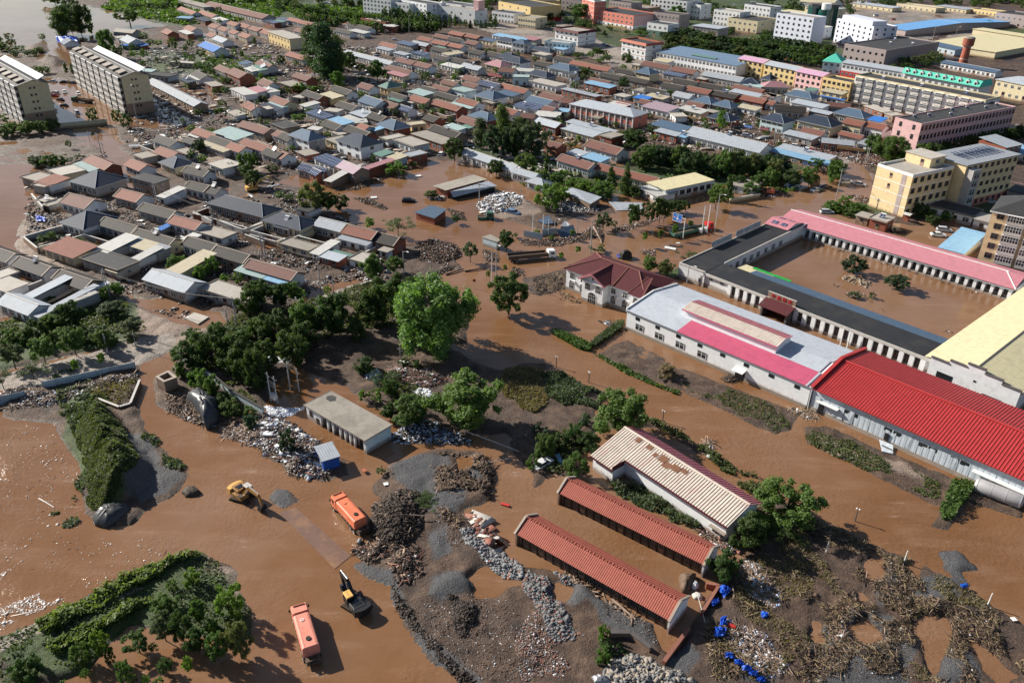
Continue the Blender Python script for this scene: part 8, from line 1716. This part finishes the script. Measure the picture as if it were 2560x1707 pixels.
pile('driftwood',[[(860,1160),(900,1130),(960,1140),(985,1160),(975,1215),(935,1265),(870,1250),(850,1210)]],{('stick','drift'): 1.5,('twig','dkdrift'): 9,('stick','palewood'): .35,('blob','dkdrift'): 12,('plank','timber'): .2},'dark driftwood heap beside the orange tank truck','driftwood',3600,.8,seed=31)
pile('driftwood',[[(900,1260),(960,1260),(975,1330),(920,1345),(895,1300)],[(810,1260),(870,1250),(900,1290),(840,1300)]],WOOD,'mixed driftwood and litter above the dark gravel tongue','driftwood',1500,.7,seed=32)
pile('drift_debris',[([(-10,740),(200,720),(560,980),(600,1080),(440,1080),(660,1240),(560,1270),(280,1240),(300,1160),(140,1060),(0,960)],'b2')],{('stick','palewood'): 3,('stick','drift'): 4,('bag','plastic'): 3,('bag','bluebag'): .8,('blob','dkdrift'): 3,('chunk','rubble'): 2,('plank','rubblered'): .6,('sheet','plastic'): .3},'flood-borne timber and rubbish around the bright blue cabin','debris',3200,.9,seed=33)
pile('drift_debris',[([(1980,860),(2352,760),(2400,1000),(2180,960),(2040,900)],'a2'),([(2100,830),(2352,700),(2400,900)],'a2')],{('stick','palewood'): 4,('twig','palewood'): 3,('bag','plastic'): 2,('blob','dkdrift'): 2},'pale sticks and rubbish at the left tip of the debris bank','debris',1200,.5,seed=34)
pile('white_litter',[([(60,620),(260,640),(430,640),(300,700),(180,740)],'b2')],{('bag','plastic'): 5,('bag','bluebag'): 1.5,('speck','plastic'): 3},'white bags strewn left of the flat-roofed hut','litter',1100,.35,seed=35)
pile('white_litter',[([(0,780),(180,750),(400,880),(540,980),(300,900),(80,860)],'b2')],{('bag','plastic'): 4,('bag','bluebag'): 1,('sheet','plastic'): .5,('plank','rubblered'): .4,('sheet','teal'): .05},'white and blue refuse over the roof line beside the young tree','litter',1100,.6,seed=36)
pile('blue_litter',[([(1020,1000),(1200,880),(1360,770),(1650,760),(1700,830),(1930,930),(1900,970),(1500,960),(1350,960),(1180,930)],'b2')],{('bag','plastic'): 4,('bag','bluebag'): 4,('speck','plastic'): 3,('stick','drift'): 1,('blob','dkdrift'): 6},'blue and white plastic litter in the shade behind the hut','litter',3000,.45,seed=37)
pile('timber_heap',[([(1180,320),(1400,270),(1540,330),(1700,390),(1640,440),(1560,460),(1380,470),(1280,420)],'b2')],{('stick','pinkstone'): 4,('stick','rubblered'): 2,('twig','palewood'): 4,('bag','plastic'): 2,('blob','dkdrift'): 1},'heap of reddish timber and bags between the grove trees','debris',1900,.9,seed=38)
pile('white_litter',[([(1350,480),(1480,450),(1580,500),(1580,600),(1480,560)],'b2'),([(980,360),(1080,310),(1120,380),(1020,400)],'b2'),([(60,190),(300,200),(340,260),(120,260)],'b2')],{('bag','plastic'): 5,('speck','plastic'): 4,('bag','bluebag'): .6},'white foam and bags among the grove shrubs','litter',1200,.35,seed=39)
pile('stone_rubble',[[(1050,1220),(1090,1215),(1140,1260),(1190,1295),(1200,1330),(1160,1330),(1120,1290),(1070,1260)]],{('chunk','greystone'): 6,('stone','plastic'): 1,('chunk','rubblered'): 1,('chunk','ashrock'): 3},'ridge of pale grey broken stone left of the nearest tiled shed','rubble',1500,.8,seed=40)
pile('slab_rubble',[[(1075,1185),(1110,1190),(1150,1260),(1120,1270),(1080,1220)]],{('sheet','trim'): 2,('sheet','rubblered'): 2,('chunk','rubblered'): 3,('plank','timber'): 1},'broken red and white roof slabs at the top of the stone ridge','rubble',160,.8,seed=41,sc_=1.2)
pile('stone_rubble',[[(1210,1310),(1260,1330),(1300,1400),(1320,1470),(1280,1480),(1230,1400),(1200,1350)],[(1290,1290),(1320,1330),(1300,1350),(1270,1310)]],{('chunk','ashrock'): 6,('stone','greystone'): 5,('chunk','rubblered'): 1},'dark grey stones spread through the central mud','rubble',1900,.5,seed=42)
pile('brick_rubble',[[(1220,1400),(1330,1450),(1420,1500),(1430,1568),(1200,1568),(1180,1480)]],{('stone','pinkstone'): 5,('stone','rubblered'): 3,('stone','greystone'): 3,('speck','plastic'): 1},'fine brick rubble over the mud at the bottom centre','rubble',1500,.12,seed=43,sc_=.85,thr=0)
pile('block_heap',[[(1400,1520),(1450,1510),(1520,1530),(1600,1568),(1620,1600),(1400,1600),(1385,1550)]],{('block','concrete_slab'): 6,('block','greystone'): 5,('chunk','rubble'): 2},'heap of pale concrete blocks at the bottom edge','blocks',2000,1.2,seed=44)
pile('mud_stones',[[(940,1400),(1100,1360),(1200,1400),(1300,1568),(1080,1568),(980,1480)],[(1860,1490),(2090,1480),(2100,1568),(1860,1568)],[(1000,1180),(1060,1180),(1060,1260),(1010,1260)],[(1310,1280),(1500,1420),(1520,1490),(1400,1440)]],{('stone','mudlump'): 5,('stone','pinkstone'): 1.5,('speck','plastic'): 1,('stone','greystone'): 2,('twig','drift'): 1.5},'scattered stones and clods over the lower mud flats','stones',2600,.08,seed=45,sc_=.7)
pile('plank_drift',[([(430,560),(600,640),(900,840),(1000,940),(1100,1010),(1060,1030),(900,900),(700,780),(520,660)],'c3')],{('stick','palewood'): 4,('plank','timber'): 4,('blob','dkdrift'): 3,('bag','plastic'): .6,('twig','drift'): 4},'planks and driftwood jammed along the front of the nearest shed','driftwood',1500,.6,seed=46)
pile('mixed_debris',[([(1600,110),(1850,130),(1980,240),(2060,400),(1900,420),(1760,300),(1620,200)],'c3')],{('chunk','rubblered'): 2,('blob','dkdrift'): 4,('bag','plastic'): 3,('stick','palewood'): 3},'rubbish and earth behind the gable of the L-shaped shed','debris',1300,.7,seed=47)
pile('mixed_debris',[[(1690,1290),(1740,1300),(1800,1380),(1780,1400),(1720,1370)],[(1660,1420),(1760,1470),(1820,1540),(1740,1568),(1670,1480)],[(1930,1440),(1960,1430),(1960,1480),(1920,1480)]],{('stick','palewood'): 5,('twig','palewood'): 4,('bag','plastic'): 4,('bag','bluebag'): 1.5,('stick','pinkstone'): 2},'splintered boards and rags beside the blue tarpaulins','debris',2200,.4,seed=48)
pile('drift_tangle',[[(1640,1190),(1800,1170),(1960,1240),(2130,1310),(2352,1450),(2352,1568),(1640,1568),(1620,1460),(1720,1300)]],{('twig','straw'): 9,('twig','drift'): 8,('blob','mudlump'): 1,('stick','palewood'): .3,('speck','plastic'): .4,('twig','dkdrift'): 5},'tangle of mud-caked twigs across the lower right flats','driftwood',9000,.35,seed=49,thr=.02,jag=2)
pile('mud_clumps',[[(1000,1040),(1130,1050),(1140,1160),(1060,1250),(1010,1180)]],{('twig','straw'): 4,('blob','mudlump'): 3,('blob','dkdrift'): 3,('stick','pinkstone'): 3},'mud-caked stems and earth between the gravel and the orange yard','driftwood',1800,.7,seed=50,thr=-.1)
pile('edge_spoil',[[(900,1345),(935,1400),(1000,1480),(1095,1568),(1060,1568),(985,1500),(925,1420)],[(1030,1370),(1095,1400),(1090,1440),(1060,1470),(1040,1420)]],{('blob','dkdrift'): 8,('stone','ashrock'): 2,('twig','dkdrift'): 5},'dark spoil bank along the edge of the brown current','spoil',3200,.8,seed=51,sc_=.75)
pile('white_rubble',[[(1095,470),(1140,440),(1190,445),(1200,470),(1150,490),(1110,495)],[(1010,440),(1040,455),(1000,460)]],{('chunk','trimwhite'): 3,('bag','plastic'): 3,('sheet','plastic'): .6,('blob','drift'): 3,('chunk','pinkstone'): 2},'bright white rubble of a collapsed building in the central flood','rubble',1500,1.0,seed=52)
pile('white_rubble',[[(1240,455),(1300,440),(1360,470),(1380,485),(1320,490),(1260,485)]],{('chunk','trimwhite'): 3,('blob','dkdrift'): 4,('bag','plastic'): 3},'dark and white wreckage under the sagging grey roof','rubble',1100,1.0,seed=53)
pile('brick_mound',[[(955,560),(1000,550),(1045,560),(1065,590),(1010,612),(960,600)]],{('stone','rubblered'): 4,('chunk','pinkstone'): 3,('blob','dkdrift'): 5,('bag','plastic'): .6,('stick','drift'): 2},'mound of bricks and black earth beside the bare mud-grey tree','rubble',2400,.9,seed=54)
pile('crossroad_debris',[([(30,620),(200,640),(600,600),(620,660),(380,700),(100,690)],'c1'),([(1500,990),(1700,840),(1760,900),(1560,1010)],'b1'),([(2020,720),(2160,760),(2180,830),(2040,860)],'b1'),([(330,590),(600,590),(780,470),(820,620),(560,660)],'c1'),([(0,880),(100,900),(120,960),(0,980)],'c1')],{('stick','palewood'): 2,('blob','dkdrift'): 4,('twig','drift'): 4,('chunk','pinkstone'): 3,('bag','plastic'): .7},'drift and rubble scattered over the crossroads','debris',2600,.5,seed=55)
pile('kerb_debris',[([(860,540),(1200,470),(1400,400),(1420,430),(1100,540),(900,580)],'c1'),([(1140,720),(1280,740),(1260,790),(1150,770)],'c1')],{('chunk','pinkstone'): 3,('blob','mudlump'): 3,('bag','plastic'): 1,('stick','drift'): 2},'broken kerbs and debris along the flooded road median','debris',900,.3,seed=56)
pile('shrub_drift',[([(650,170),(850,180),(1120,60),(1160,100),(900,200),(700,210)],'b1'),([(870,270),(1000,260),(1180,360),(1140,380),(960,320)],'b1'),([(1690,350),(1860,400),(1880,470),(1760,470)],'b1')],{('blob','dkdrift'): 5,('twig','straw'): 3,('twig','drift'): 4,('bag','plastic'): .5},'dark drifts of brush crossing the central flood','driftwood',1500,.7,seed=57)
pile('village_debris',[[(60,560),(60,400),(240,350),(300,440),(520,470),(640,420),(760,490),(930,560),(940,640),(760,650),(690,690),(420,740),(300,690),(120,620)]],{('blob','dkdrift'): 6,('chunk','rubble'): 3,('chunk','pinkstone'): 3,('stick','drift'): 3,('bag','plastic'): 1.6,('chunk','trimwhite'): .8,('sheet','steel'): .4,('bag','bluebag'): .2,('chunk','rubblered'): 1},'mud and wreckage filling the lanes of the lower village','debris',14000,.45,seed=58,sc_=1.15,thr=-.08)
pile('village_debris',[[(230,160),(330,110),(640,100),(900,110),(1100,160),(1600,200),(1990,330),(1900,400),(1500,330),(1300,420),(1050,350),(800,400),(640,400),(400,330),(300,330)]],{('blob','dkdrift'): 6,('chunk','trim'): 2,('chunk','pinkstone'): 3,('bag','plastic'): 2,('sheet','steel'): .8,('chunk','rubblered'): 1,('sheet','concrete_slab'): 1.5,('chunk','darkwood'): 3},'clutter filling yards and lanes of the middle village','debris',15000,.9,seed=59,sc_=1.7,jag=4,thr=-.1)
pile('left_debris',[[(300,310),(520,275),(500,300),(330,340)],[(560,130),(700,150),(640,240),(520,230)],[(60,470),(140,480),(140,560),(60,540)]],{('blob','dkdrift'): 6,('twig','drift'): 4,('chunk','pinkstone'): 3,('bag','plastic'): 2},'dark wreckage along the left stream','debris',2600,.8,seed=60,sc_=1.6)
pile('floating_litter',[[(0,960),(120,985),(190,1060),(200,1170),(350,1230),(500,1260),(380,1290),(230,1340),(60,1420),(0,1440)]],{('speck','foam'): 6,('bag','foam'): 1,('twig','drift'): 1.5},'foam and floating litter specks on the left flood','litter',900,.02,seed=61,lvl=.02,sc_=.7,thr=.05)
pile('foam_streak',[[(0,1395),(60,1375),(130,1340),(190,1330),(180,1360),(100,1400),(0,1440)],[(110,920),(160,940),(185,1010),(150,1010),(110,960)],[(10,1290),(130,1220),(170,1180),(160,1200),(60,1280),(0,1330)]],{('speck','foam'): 8,('bag','foam'): 2,('stick','foam'): .3},'pale foam streaks gathered along the left bank','foam',1500,.04,seed=62,lvl=.02,thr=0,sc_=.8)
pile('litter_band',[[(0,905),(60,900),(110,905),(200,885),(320,858),(312,872),(200,912),(130,930),(60,945),(0,945)]],{('stick','palewood'): 4,('bag','plastic'): 3,('blob','dkdrift'): 3,('twig','drift'): 4,('bag','bluebag'): .5},'rubbish belt below the hoarding on the left','litter',1600,.5,seed=63)
pile('ditch_debris',[[(370,900),(430,910),(520,930),(600,960),(600,1000),(520,1000),(440,970),(380,940)]],{('blob','mudlump'): 3,('stick','palewood'): 3,('twig','drift'): 4,('bag','plastic'): 1,('stone','pinkstone'): 3},'stones and reeds around the shaft and the black sheeting','debris',1500,.4,seed=64)
pile('wet_clumps',[[(1220,640),(1310,620),(1300,665),(1230,680)],[(1370,735),(1410,735),(1440,770),(1400,760)],[(1280,665),(1340,690),(1330,700),(1290,690)]],{('blob','dkdrift'): 4,('twig','straw'): 5},'matted grass patches beside the maroon-roofed villa','drift vegetation',700,.25,seed=65)
pile('hall_drift',[([(1850,370),(1960,320),(2060,400),(1900,420)],'c2')],{('stick','drift'): 5,('blob','dkdrift'): 4,('stick','palewood'): 1},'driftwood jammed in the doorway of the white hall','driftwood',350,.9,seed=66)
pile('wall_drift',[([(250,630),(420,650),(560,740),(520,760),(300,680)],'d2'),([(1640,1000),(1800,1200),(1780,1240)],'d2'),([(1690,920),(1790,920),(1800,1080),(1720,1060)],'c2')],{('stone','pinkstone'): 4,('twig','straw'): 4,('bag','plastic'): .8,('stick','palewood'): 2},'stones and straw along the foot of the warehouse wall','debris',700,.3,seed=67)
pile('rockery',[([(730,960),(860,960),(990,1020),(980,1070),(880,1050),(740,1000)],'d1')],{('chunk','rock'): 1},'row of upright tan ornamental rocks in the flooded courtyard','rocks',110,.5,seed=68,sc_=1.7,jag=.2)
pile('yard_debris',[([(640,1020),(740,1060),(700,1070)],'d1'),([(780,1120),(940,1110),(900,1170),(800,1170)],'d1'),([(1080,1250),(1160,1290),(1100,1290)],'d1'),([(640,690),(1300,880),(1980,1120),(1960,1140),(1300,930),(640,720)],'d1'),([(1640,1430),(1720,1440),(1720,1480),(1660,1480)],'d1')],{('stick','drift'): 3,('bag','plastic'): 1,('blob','dkdrift'): 2,('twig','straw'): 3},'small flotsam in the flooded courtyard','debris',400,.15,seed=69)
pile('shop_debris',[([(1080,1330),(1240,1290),(1500,1400),(980,1500),(700,1400),(500,1350)],'d0'),([(0,1240),(300,1280),(540,1340),(500,1400),(100,1300)],'d0'),([(740,230),(960,260),(980,330),(820,290)],'d1'),([(0,170),(240,190),(230,260),(20,260)],'d1')],{('chunk','rubblered'): 3,('chunk','pinkstone'): 5,('bag','plastic'): 2,('blob','dkdrift'): 4},'reddish wreckage in the street before the shops','debris',3000,.6,seed=70,sc_=1.4)
def beam(t,x1,y1,x2,y2,z1,z2,r,m,name,label,cat):
    a = A(t,x1,y1,z1); b_ = A(t,x2,y2,z2); c = (a + b_) / 2; b = MB(); b.tube([a - c,(Vector((0,0,.08))),b_ - c],[r,r * .9,r * .7],m,7); o = b.build(name); o.location = c; meta(o,label,cat)
beam('c3',890,820,1100,1000,.7,.5,.17,'palewood','log','long pale log leaning off the front of the nearest shed','log')
beam('c1',725,520,800,665,2.0,.1,.25,'palewood','tree_trunk','bare pale tree trunk tipped over beside the utility pole','log')
beam('b1',1690,950,1850,900,.2,.3,.22,'drift','tree_trunk','dark uprooted tree trunk in the crossroads, left one','log')
beam('b1',1860,920,2050,890,.2,.3,.22,'drift','tree_trunk','dark uprooted tree trunk in the crossroads, right one','log')
beam('a2',345,1445,480,1525,.05,.05,.12,'foam','plank','pale plank floating on the left flood','plank')
beam('b3',1080,60,1560,80,1.4,1.2,.1,'palewood','pole_beam','long thin beam lying across the dark driftwood heap','beam')
beam('b3',1380,180,1350,260,1.5,.8,.1,'palewood','pole_beam','short broken beam upright in the driftwood heap','beam')
beam('b2',1860,845,2352,1030,1.0,.3,.08,'trim','fallen_pole','fallen concrete pole over the blue and white litter','pole')
beam('b2',1890,1170,2290,1080,.4,.5,.05,'trim','pipe','thin white pipe spanning the mud pools','pipe')
beam('c3',1650,770,1760,1180,.8,.2,.06,'trim','cable_pipe','thin pipe dangling over the brick yard wall','pipe')
def blob(name,t,pts,h,m,label,cat,seed=1,smooth=True):
    """draped lump over an outline"""
    P = [A(t,x,y,0) for x,y in pts]; c = sum(P,Vector()) / len(P); rs = random.Random(seed); rings = []
    n = len(P) * 4; per = []
    for i in range(n): u = i / 4; k = int(u) % len(P); f = u - int(u); per.append(P[k].lerp(P[(k + 1) % len(P)],f) - c)
    for j,(s,z) in enumerate(((1.03,-.2),(.97,.3),(.8,.72),(.5,.95),(.2,1.0))):
        rings.append([(v.x * s * rs.uniform(.93,1.07),v.y * s * rs.uniform(.93,1.07),z * h * rs.uniform(.8,1.15)) for v in per])
    b = MB(); b.loft(rings,m); o = b.build(name,None,smooth); o.location = c; meta(o,label,cat); return o
blob('covered_heap','a2',[(1660,570),(1760,520),(1850,560),(1960,640),(1960,760),(1840,850),(1790,720)],3.2,'blacksheet','heap under glossy black sheeting beside the green weeds','heap',3)
blob('covered_heap','a3',[(830,100),(930,20),(1060,0),(1180,20),(1150,90),(960,190),(850,170)],1.8,'blacksheet','black-sheeted tongue at the lower tip of the vine mound','heap',4)
blob('dark_mound','a2',[(1620,1400),(1660,1350),(1740,1350),(1800,1400),(1740,1430),(1660,1440)],.8,'dkdrift','small dark earth mound alone in the brown current','mound',5)
blob('covered_heap','c3',[(700,1530),(760,1510),(890,1540),(880,1600),(720,1600)],1.0,'steel','grey-sheeted bundle at the bottom edge beside the blocks','heap',6)
blob('sand_bag','c3',[(1595,690),(1640,675),(1665,710),(1640,740),(1600,730)],.9,'plastic','white bulk bag sitting in the yard pool','bag',7)
blob('sand_bag','c3',[(1600,780),(1640,760),(1700,790),(1690,830),(1620,820)],.5,'trim','flattened grey-white bag in front of the bulk bag','bag',8)
blob('mud_cone','c3',[(1490,620),(1560,600),(1645,620),(1620,680),(1560,775),(1510,760),(1485,690)],1.3,'mudlump','brown mud cone beside the white bulk bag','mound',9)
def tarp(t,pts,z,label,seed=1,m='tarp'):
    P = [A(t,x,y,0) for x,y in pts]; c = sum(P,Vector()) / len(P); rs = random.Random(seed); n = 9; b = MB(); V_ = []
    for i in range(n):
        for j in range(n):
            u,v = i / (n - 1),j / (n - 1); p = P[0].lerp(P[1],u).lerp(P[3].lerp(P[2],u),v) - c; V_.append((p.x + rs.uniform(-.06,.06),p.y + rs.uniform(-.06,.06),z * (.4 + rs.uniform(0,1) * (.4 + .6 * math.sin(math.pi * u) * math.sin(math.pi * v)))))
    k = len(V_); b.add(V_ + [(x,y,z_ - .03) for x,y,z_ in V_],[(i * n + j,(i + 1) * n + j,(i + 1) * n + j + 1,i * n + j + 1) for i in range(n - 1) for j in range(n - 1)] + [(k + i * n + j + 1,k + (i + 1) * n + j + 1,k + (i + 1) * n + j,k + i * n + j) for i in range(n - 1) for j in range(n - 1)],m)
    o = b.build('tarpaulin'); o.location = (c.x,c.y,max(0,TZ(c.x,c.y))); meta(o,label,'tarpaulin')
tarp('c3',[(1820,750),(1870,730),(1950,770),(1880,850)],.9,'blue tarpaulin draped by the gable of the second tiled shed',1)
tarp('c3',[(1750,880),(1830,840),(1840,880),(1780,920)],.7,'small blue tarpaulin on the brick yard wall',2)
tarp('c3',[(1850,1040),(1905,1020),(1900,1100),(1840,1110)],.9,'upper blue tarpaulin lump beside the splintered boards',3)
tarp('c3',[(1800,1110),(1900,1130),(1890,1190),(1790,1200)],.9,'lower blue tarpaulin lump beside the splintered boards',4)
for k,(x,y) in enumerate(((1930,1365),(2010,1430),(2080,1480),(2140,1520),(2210,1560))): tarp('c3',[(x - 45,y - 25),(x + 35,y - 15),(x + 45,y + 30),(x - 35,y + 20)],.7,['first','second','third','fourth','fifth'][k] + ' from the left in the row of crumpled blue tarpaulins at the bottom edge',5 + k)
tarp('c1',[(930,780),(990,790),(985,810),(940,805)],.6,'blue sheet beside the black hood behind the villa',11)
tarp('a1',[(320,440),(400,450),(410,490),(330,490)],.9,'deep blue plastic sheet on the left river bank',12)
tarp('d1',[(250,170),(290,165),(295,195),(255,195)],1.0,'small blue tent in the roadside shrubs',13)
tarp('a0',[(500,350),(680,350),(700,400),(520,400)],3.0,'large blue tarpaulin tent behind the right six-storey slab',14)
tarp('c2',[(380,1080),(420,1070),(460,1160),(430,1170)],.8,'sky-blue board leaning beside the half-hidden white car',15,'sheet_sky')
def drum(t,x,y,m,label):
    p = A(t,x,y,.2); r = thing('drum',(p.x,p.y,max(0,TZ(p.x,p.y)) + .28),rng.uniform(0,3),label,'drum'); b = MB(); b.cyl((-.45,0,0),(.45,0,0),.3,.3,m,14); b.build('barrel',r)
    b = MB(); [b.cyl((q - .02,0,0),(q + .02,0,0),.32,.32,m,14) for q in (-.2,.2)]; b.build('ribs',r)
drum('d3',1808,722,'tarp','blue drum lying in the lower right mud'); drum('c3',2245,985,'tarp','blue drum with orange end in the shaded debris'); drum('d3',30,985,'tarp','blue barrel at the edge of the shaded driftwood'); drum('b3',920,310,'steel','dented grey drum beside the orange truck shadow')
drum('c3',1955,1095,'redpaint','small red drum beside the upper blue tarpaulin')
def board(t,x,y,w,h,az,m,label,z=.15,cat='board'):
    p = A(t,x,y,z); r = max(0,TZ(p.x,p.y)); b = MB(); b.rbox(-w / 2,-h / 2,0,w / 2,h / 2,.1,.03,m); o = b.build('loose_board'); o.location = (p.x,p.y,r + z); o.rotation_euler = (rng.uniform(-.15,.15),rng.uniform(-.15,.15),math.radians(az)); meta(o,label,cat)
board('c2',1762,1080,1.2,1.0,-30,'trimwhite','square white board in the hedge behind the L-shaped shed'); board('d3',203,195,1.0,1.4,60,'sheet_sky','pale torn board in the shadow of the lower right tree'); board('c3',2095,1350,1.0,.5,-10,'trim','small pale panel below the splintered boards')
board('b2',1160,1330,.8,.8,20,'trimwhite','white square lid near the reed clump'); board('b2',2220,1500,1.6,.5,-25,'redpaint','red painted plank lying in the orange pool'); board('d3',2258,1008,.7,.7,10,'trimwhite','white box lid among dried stalks at the right edge')
board('b2',965,1195,.7,.9,40,'ceramic','rusty red sheet standing in the ripples below the hut',.4); board('b2',1320,245,2.0,.6,-10,'trimwhite','white tabletop beside the round clipped shrubs',.8,'table')
p = A('c1',845,1390,.6); r = thing('planter_cart',(p.x,p.y,.1),math.radians(-30),'small white metal cart in front of the villa','cart'); b = MB(); b.box(-.7,-.4,.5,.7,.4,.56,'trimwhite'); [b.box(x - .03,y - .03,0,x + .03,y + .03,1.1,'trimwhite') for x in (-.67,.67) for y in (-.37,.37)]; b.build('frame',r); b = MB(); b.box(-.7,-.4,.9,.7,.4,1.1,'steel'); b.build('box',r)
def wreck(t,pts,zs,m,name,label,cat='wreckage',wall=None):
    P = [A(t,x,y,z) for (x,y),z in zip(pts,zs)]; c = sum(P,Vector()) / len(P); r = thing(name,(c.x,c.y,0),0,label,cat); b = MB(); Q = [(v.x - c.x,v.y - c.y,v.z) for v in P]; b.hexa([(x,y,z - .1) for x,y,z in Q] + Q,m); b.build('sheet_roof',r)
    b = MB(); s = .9; b.loft([[(x * s,y * s,-.5) for x,y,z in Q],[(x * s,y * s,max(.1,z - .15)) for x,y,z in Q]],wall or 'mudwall',cap=False); b.build('walls',r); return r
wreck('c1',[(440,200),(700,320),(800,260),(540,175)],[2.6,2.2,2.6,3.4],'sheet_light','collapsed_shed','sagging grey roof over dark and white wreckage in the middle flood')
wreck('c1',[(860,300),(930,380),(1160,370),(1170,310)],[.6,.2,.3,1.2],'sheet_grey','fallen_roof','flat grey roof panel fallen onto the mud',wall='dark')
wreck('c1',[(225,470),(300,500),(370,490),(330,420)],[.8,.6,.8,2.0],'sheet_slate','collapsed_shed','tent-shaped slate-blue wreck by the slender white poles')
wreck('c1',[(395,550),(430,610),(575,600),(545,505)],[2.0,.3,.4,2.3],'sheet_slate','collapsed_shed','tilted slate-blue shed roof by the crossroads debris')
wreck('c1',[(430,520),(500,520),(515,500),(470,470)],[.6,.6,1.4,1.6],'sheet_light','collapsed_shed','small pale collapsed shed above the tilted one')
wreck('b1',[(1410,395),(1590,450),(1700,370),(1560,330)],[2.3,2.3,2.6,2.6],'sheet_slate','flooded_shack','brick shack with bright blue and pink patched roof alone in the flood','shack','brick')
wreck('b1',[(1575,160),(1690,200),(2060,100),(1940,60)],[3.0,3.0,3.0,3.0],'concrete','ruined_building','long flat-roofed ruin with brick end in the flooded clearing','building','brick')
wreck('b1',[(1730,210),(1760,260),(2150,160),(2070,115)],[2.6,1.0,2.0,2.6],'sheet_light','fallen_canopy','long white awning sagging from the ruin front',wall='dark')
wreck('b1',[(2010,615),(2150,660),(2180,640),(2090,590)],[2.6,2.6,2.6,2.6],'concrete','gatehouse','small pale green gatehouse beside the round tree in the flood','gatehouse','paleblue')
for (x,y,w,az,lab) in ((1050,262,2,10,'white fridge floating in the central flood'),(1440,72,2.5,20,'pale railing piece standing in the upper central flood'),(2030,390,3,30,'tilted white panel on the wrecked green truck')): board('b1',x,y,w,1.2,az,'trimwhite',lab,.3)
board('c1',1410,715,3.2,1.2,-20,'trimwhite','overturned white boat-like hull on the road median',.3); board('c1',1480,670,1.2,.8,30,'trimwhite','white cloth-covered post on the flooded median',.6); board('a0',1200,1300,4,2.2,30,'sheet_light','crumpled pale metal sheets at the village edge by the tall lamp',.8)
p = A('c1',1010,800,0); r = thing('black_canopy',(p.x,p.y,0),.4,'black hood-shaped canopy behind the maroon-roofed villa','canopy'); b = MB(); b.loft([[(x,y,0) for x,y in ((-1.6,-1),(1.6,-1),(1.6,1),(-1.6,1))],[(x,y,1.6) for x,y in ((-1.4,-.8),(1.4,-.8),(1.4,.8),(-1.4,.8))],[(x,y,2.2) for x,y in ((-.7,-.4),(.7,-.4),(.7,.4),(-.7,.4))]],'rubber'); b.build('hood',r)
hs = [h for h in HOUSES if h.location.y < 520]
for h in rng.sample(hs,46):
    d = rng.choice(['s','s','dish']); z = max(v.co.z for c in h.children if c.name.startswith('roof') for v in c.data.vertices)
    if d == 's': solar_heater(Vector((h.location.x,h.location.y,0)),h.rotation_euler.z,z + .0)

# ================================================================ labels that single each thing out
def compose():
    groups = {}
    for o,desc,cat,x,y,g in AUTO:
        best = None
        for ph,lx,ly in LAND:
            d = math.hypot((x - lx),(y - ly) * 1.6)
            if best is None or d < best[0]: best = (d,ph,lx,ly)
        d,ph,lx,ly = best; dx,dy = x - lx,(y - ly) * 1.6
        rel = ('left of' if dx < 0 else 'right of') if abs(dx) > abs(dy) else ('beyond' if dy < 0 else 'in front of')
        o['category'] = cat
        if g: o['group'] = g
        groups.setdefault((desc,rel,ph),[]).append((d,o))
    one = ['nearest','second','third','fourth','fifth','sixth','seventh','eighth','ninth','tenth','eleventh','twelfth']
    for (desc,rel,ph),L in groups.items():
        L.sort(key=lambda q: q[0])
        for i,(_,o) in enumerate(L):
            if len(L) == 1: s = f'{desc} {rel} {ph}'
            elif i == 0: s = f'nearest {desc} {rel} {ph}'
            else: s = (one[i] if i < 12 else f'{i + 1}th') + f' nearest {desc} {rel} {ph}'
            w = s.split()
            if len(w) > 16: s = ' '.join(q for q in w if q not in ('the','village','nearest','long'))
            o['label'] = s
compose()
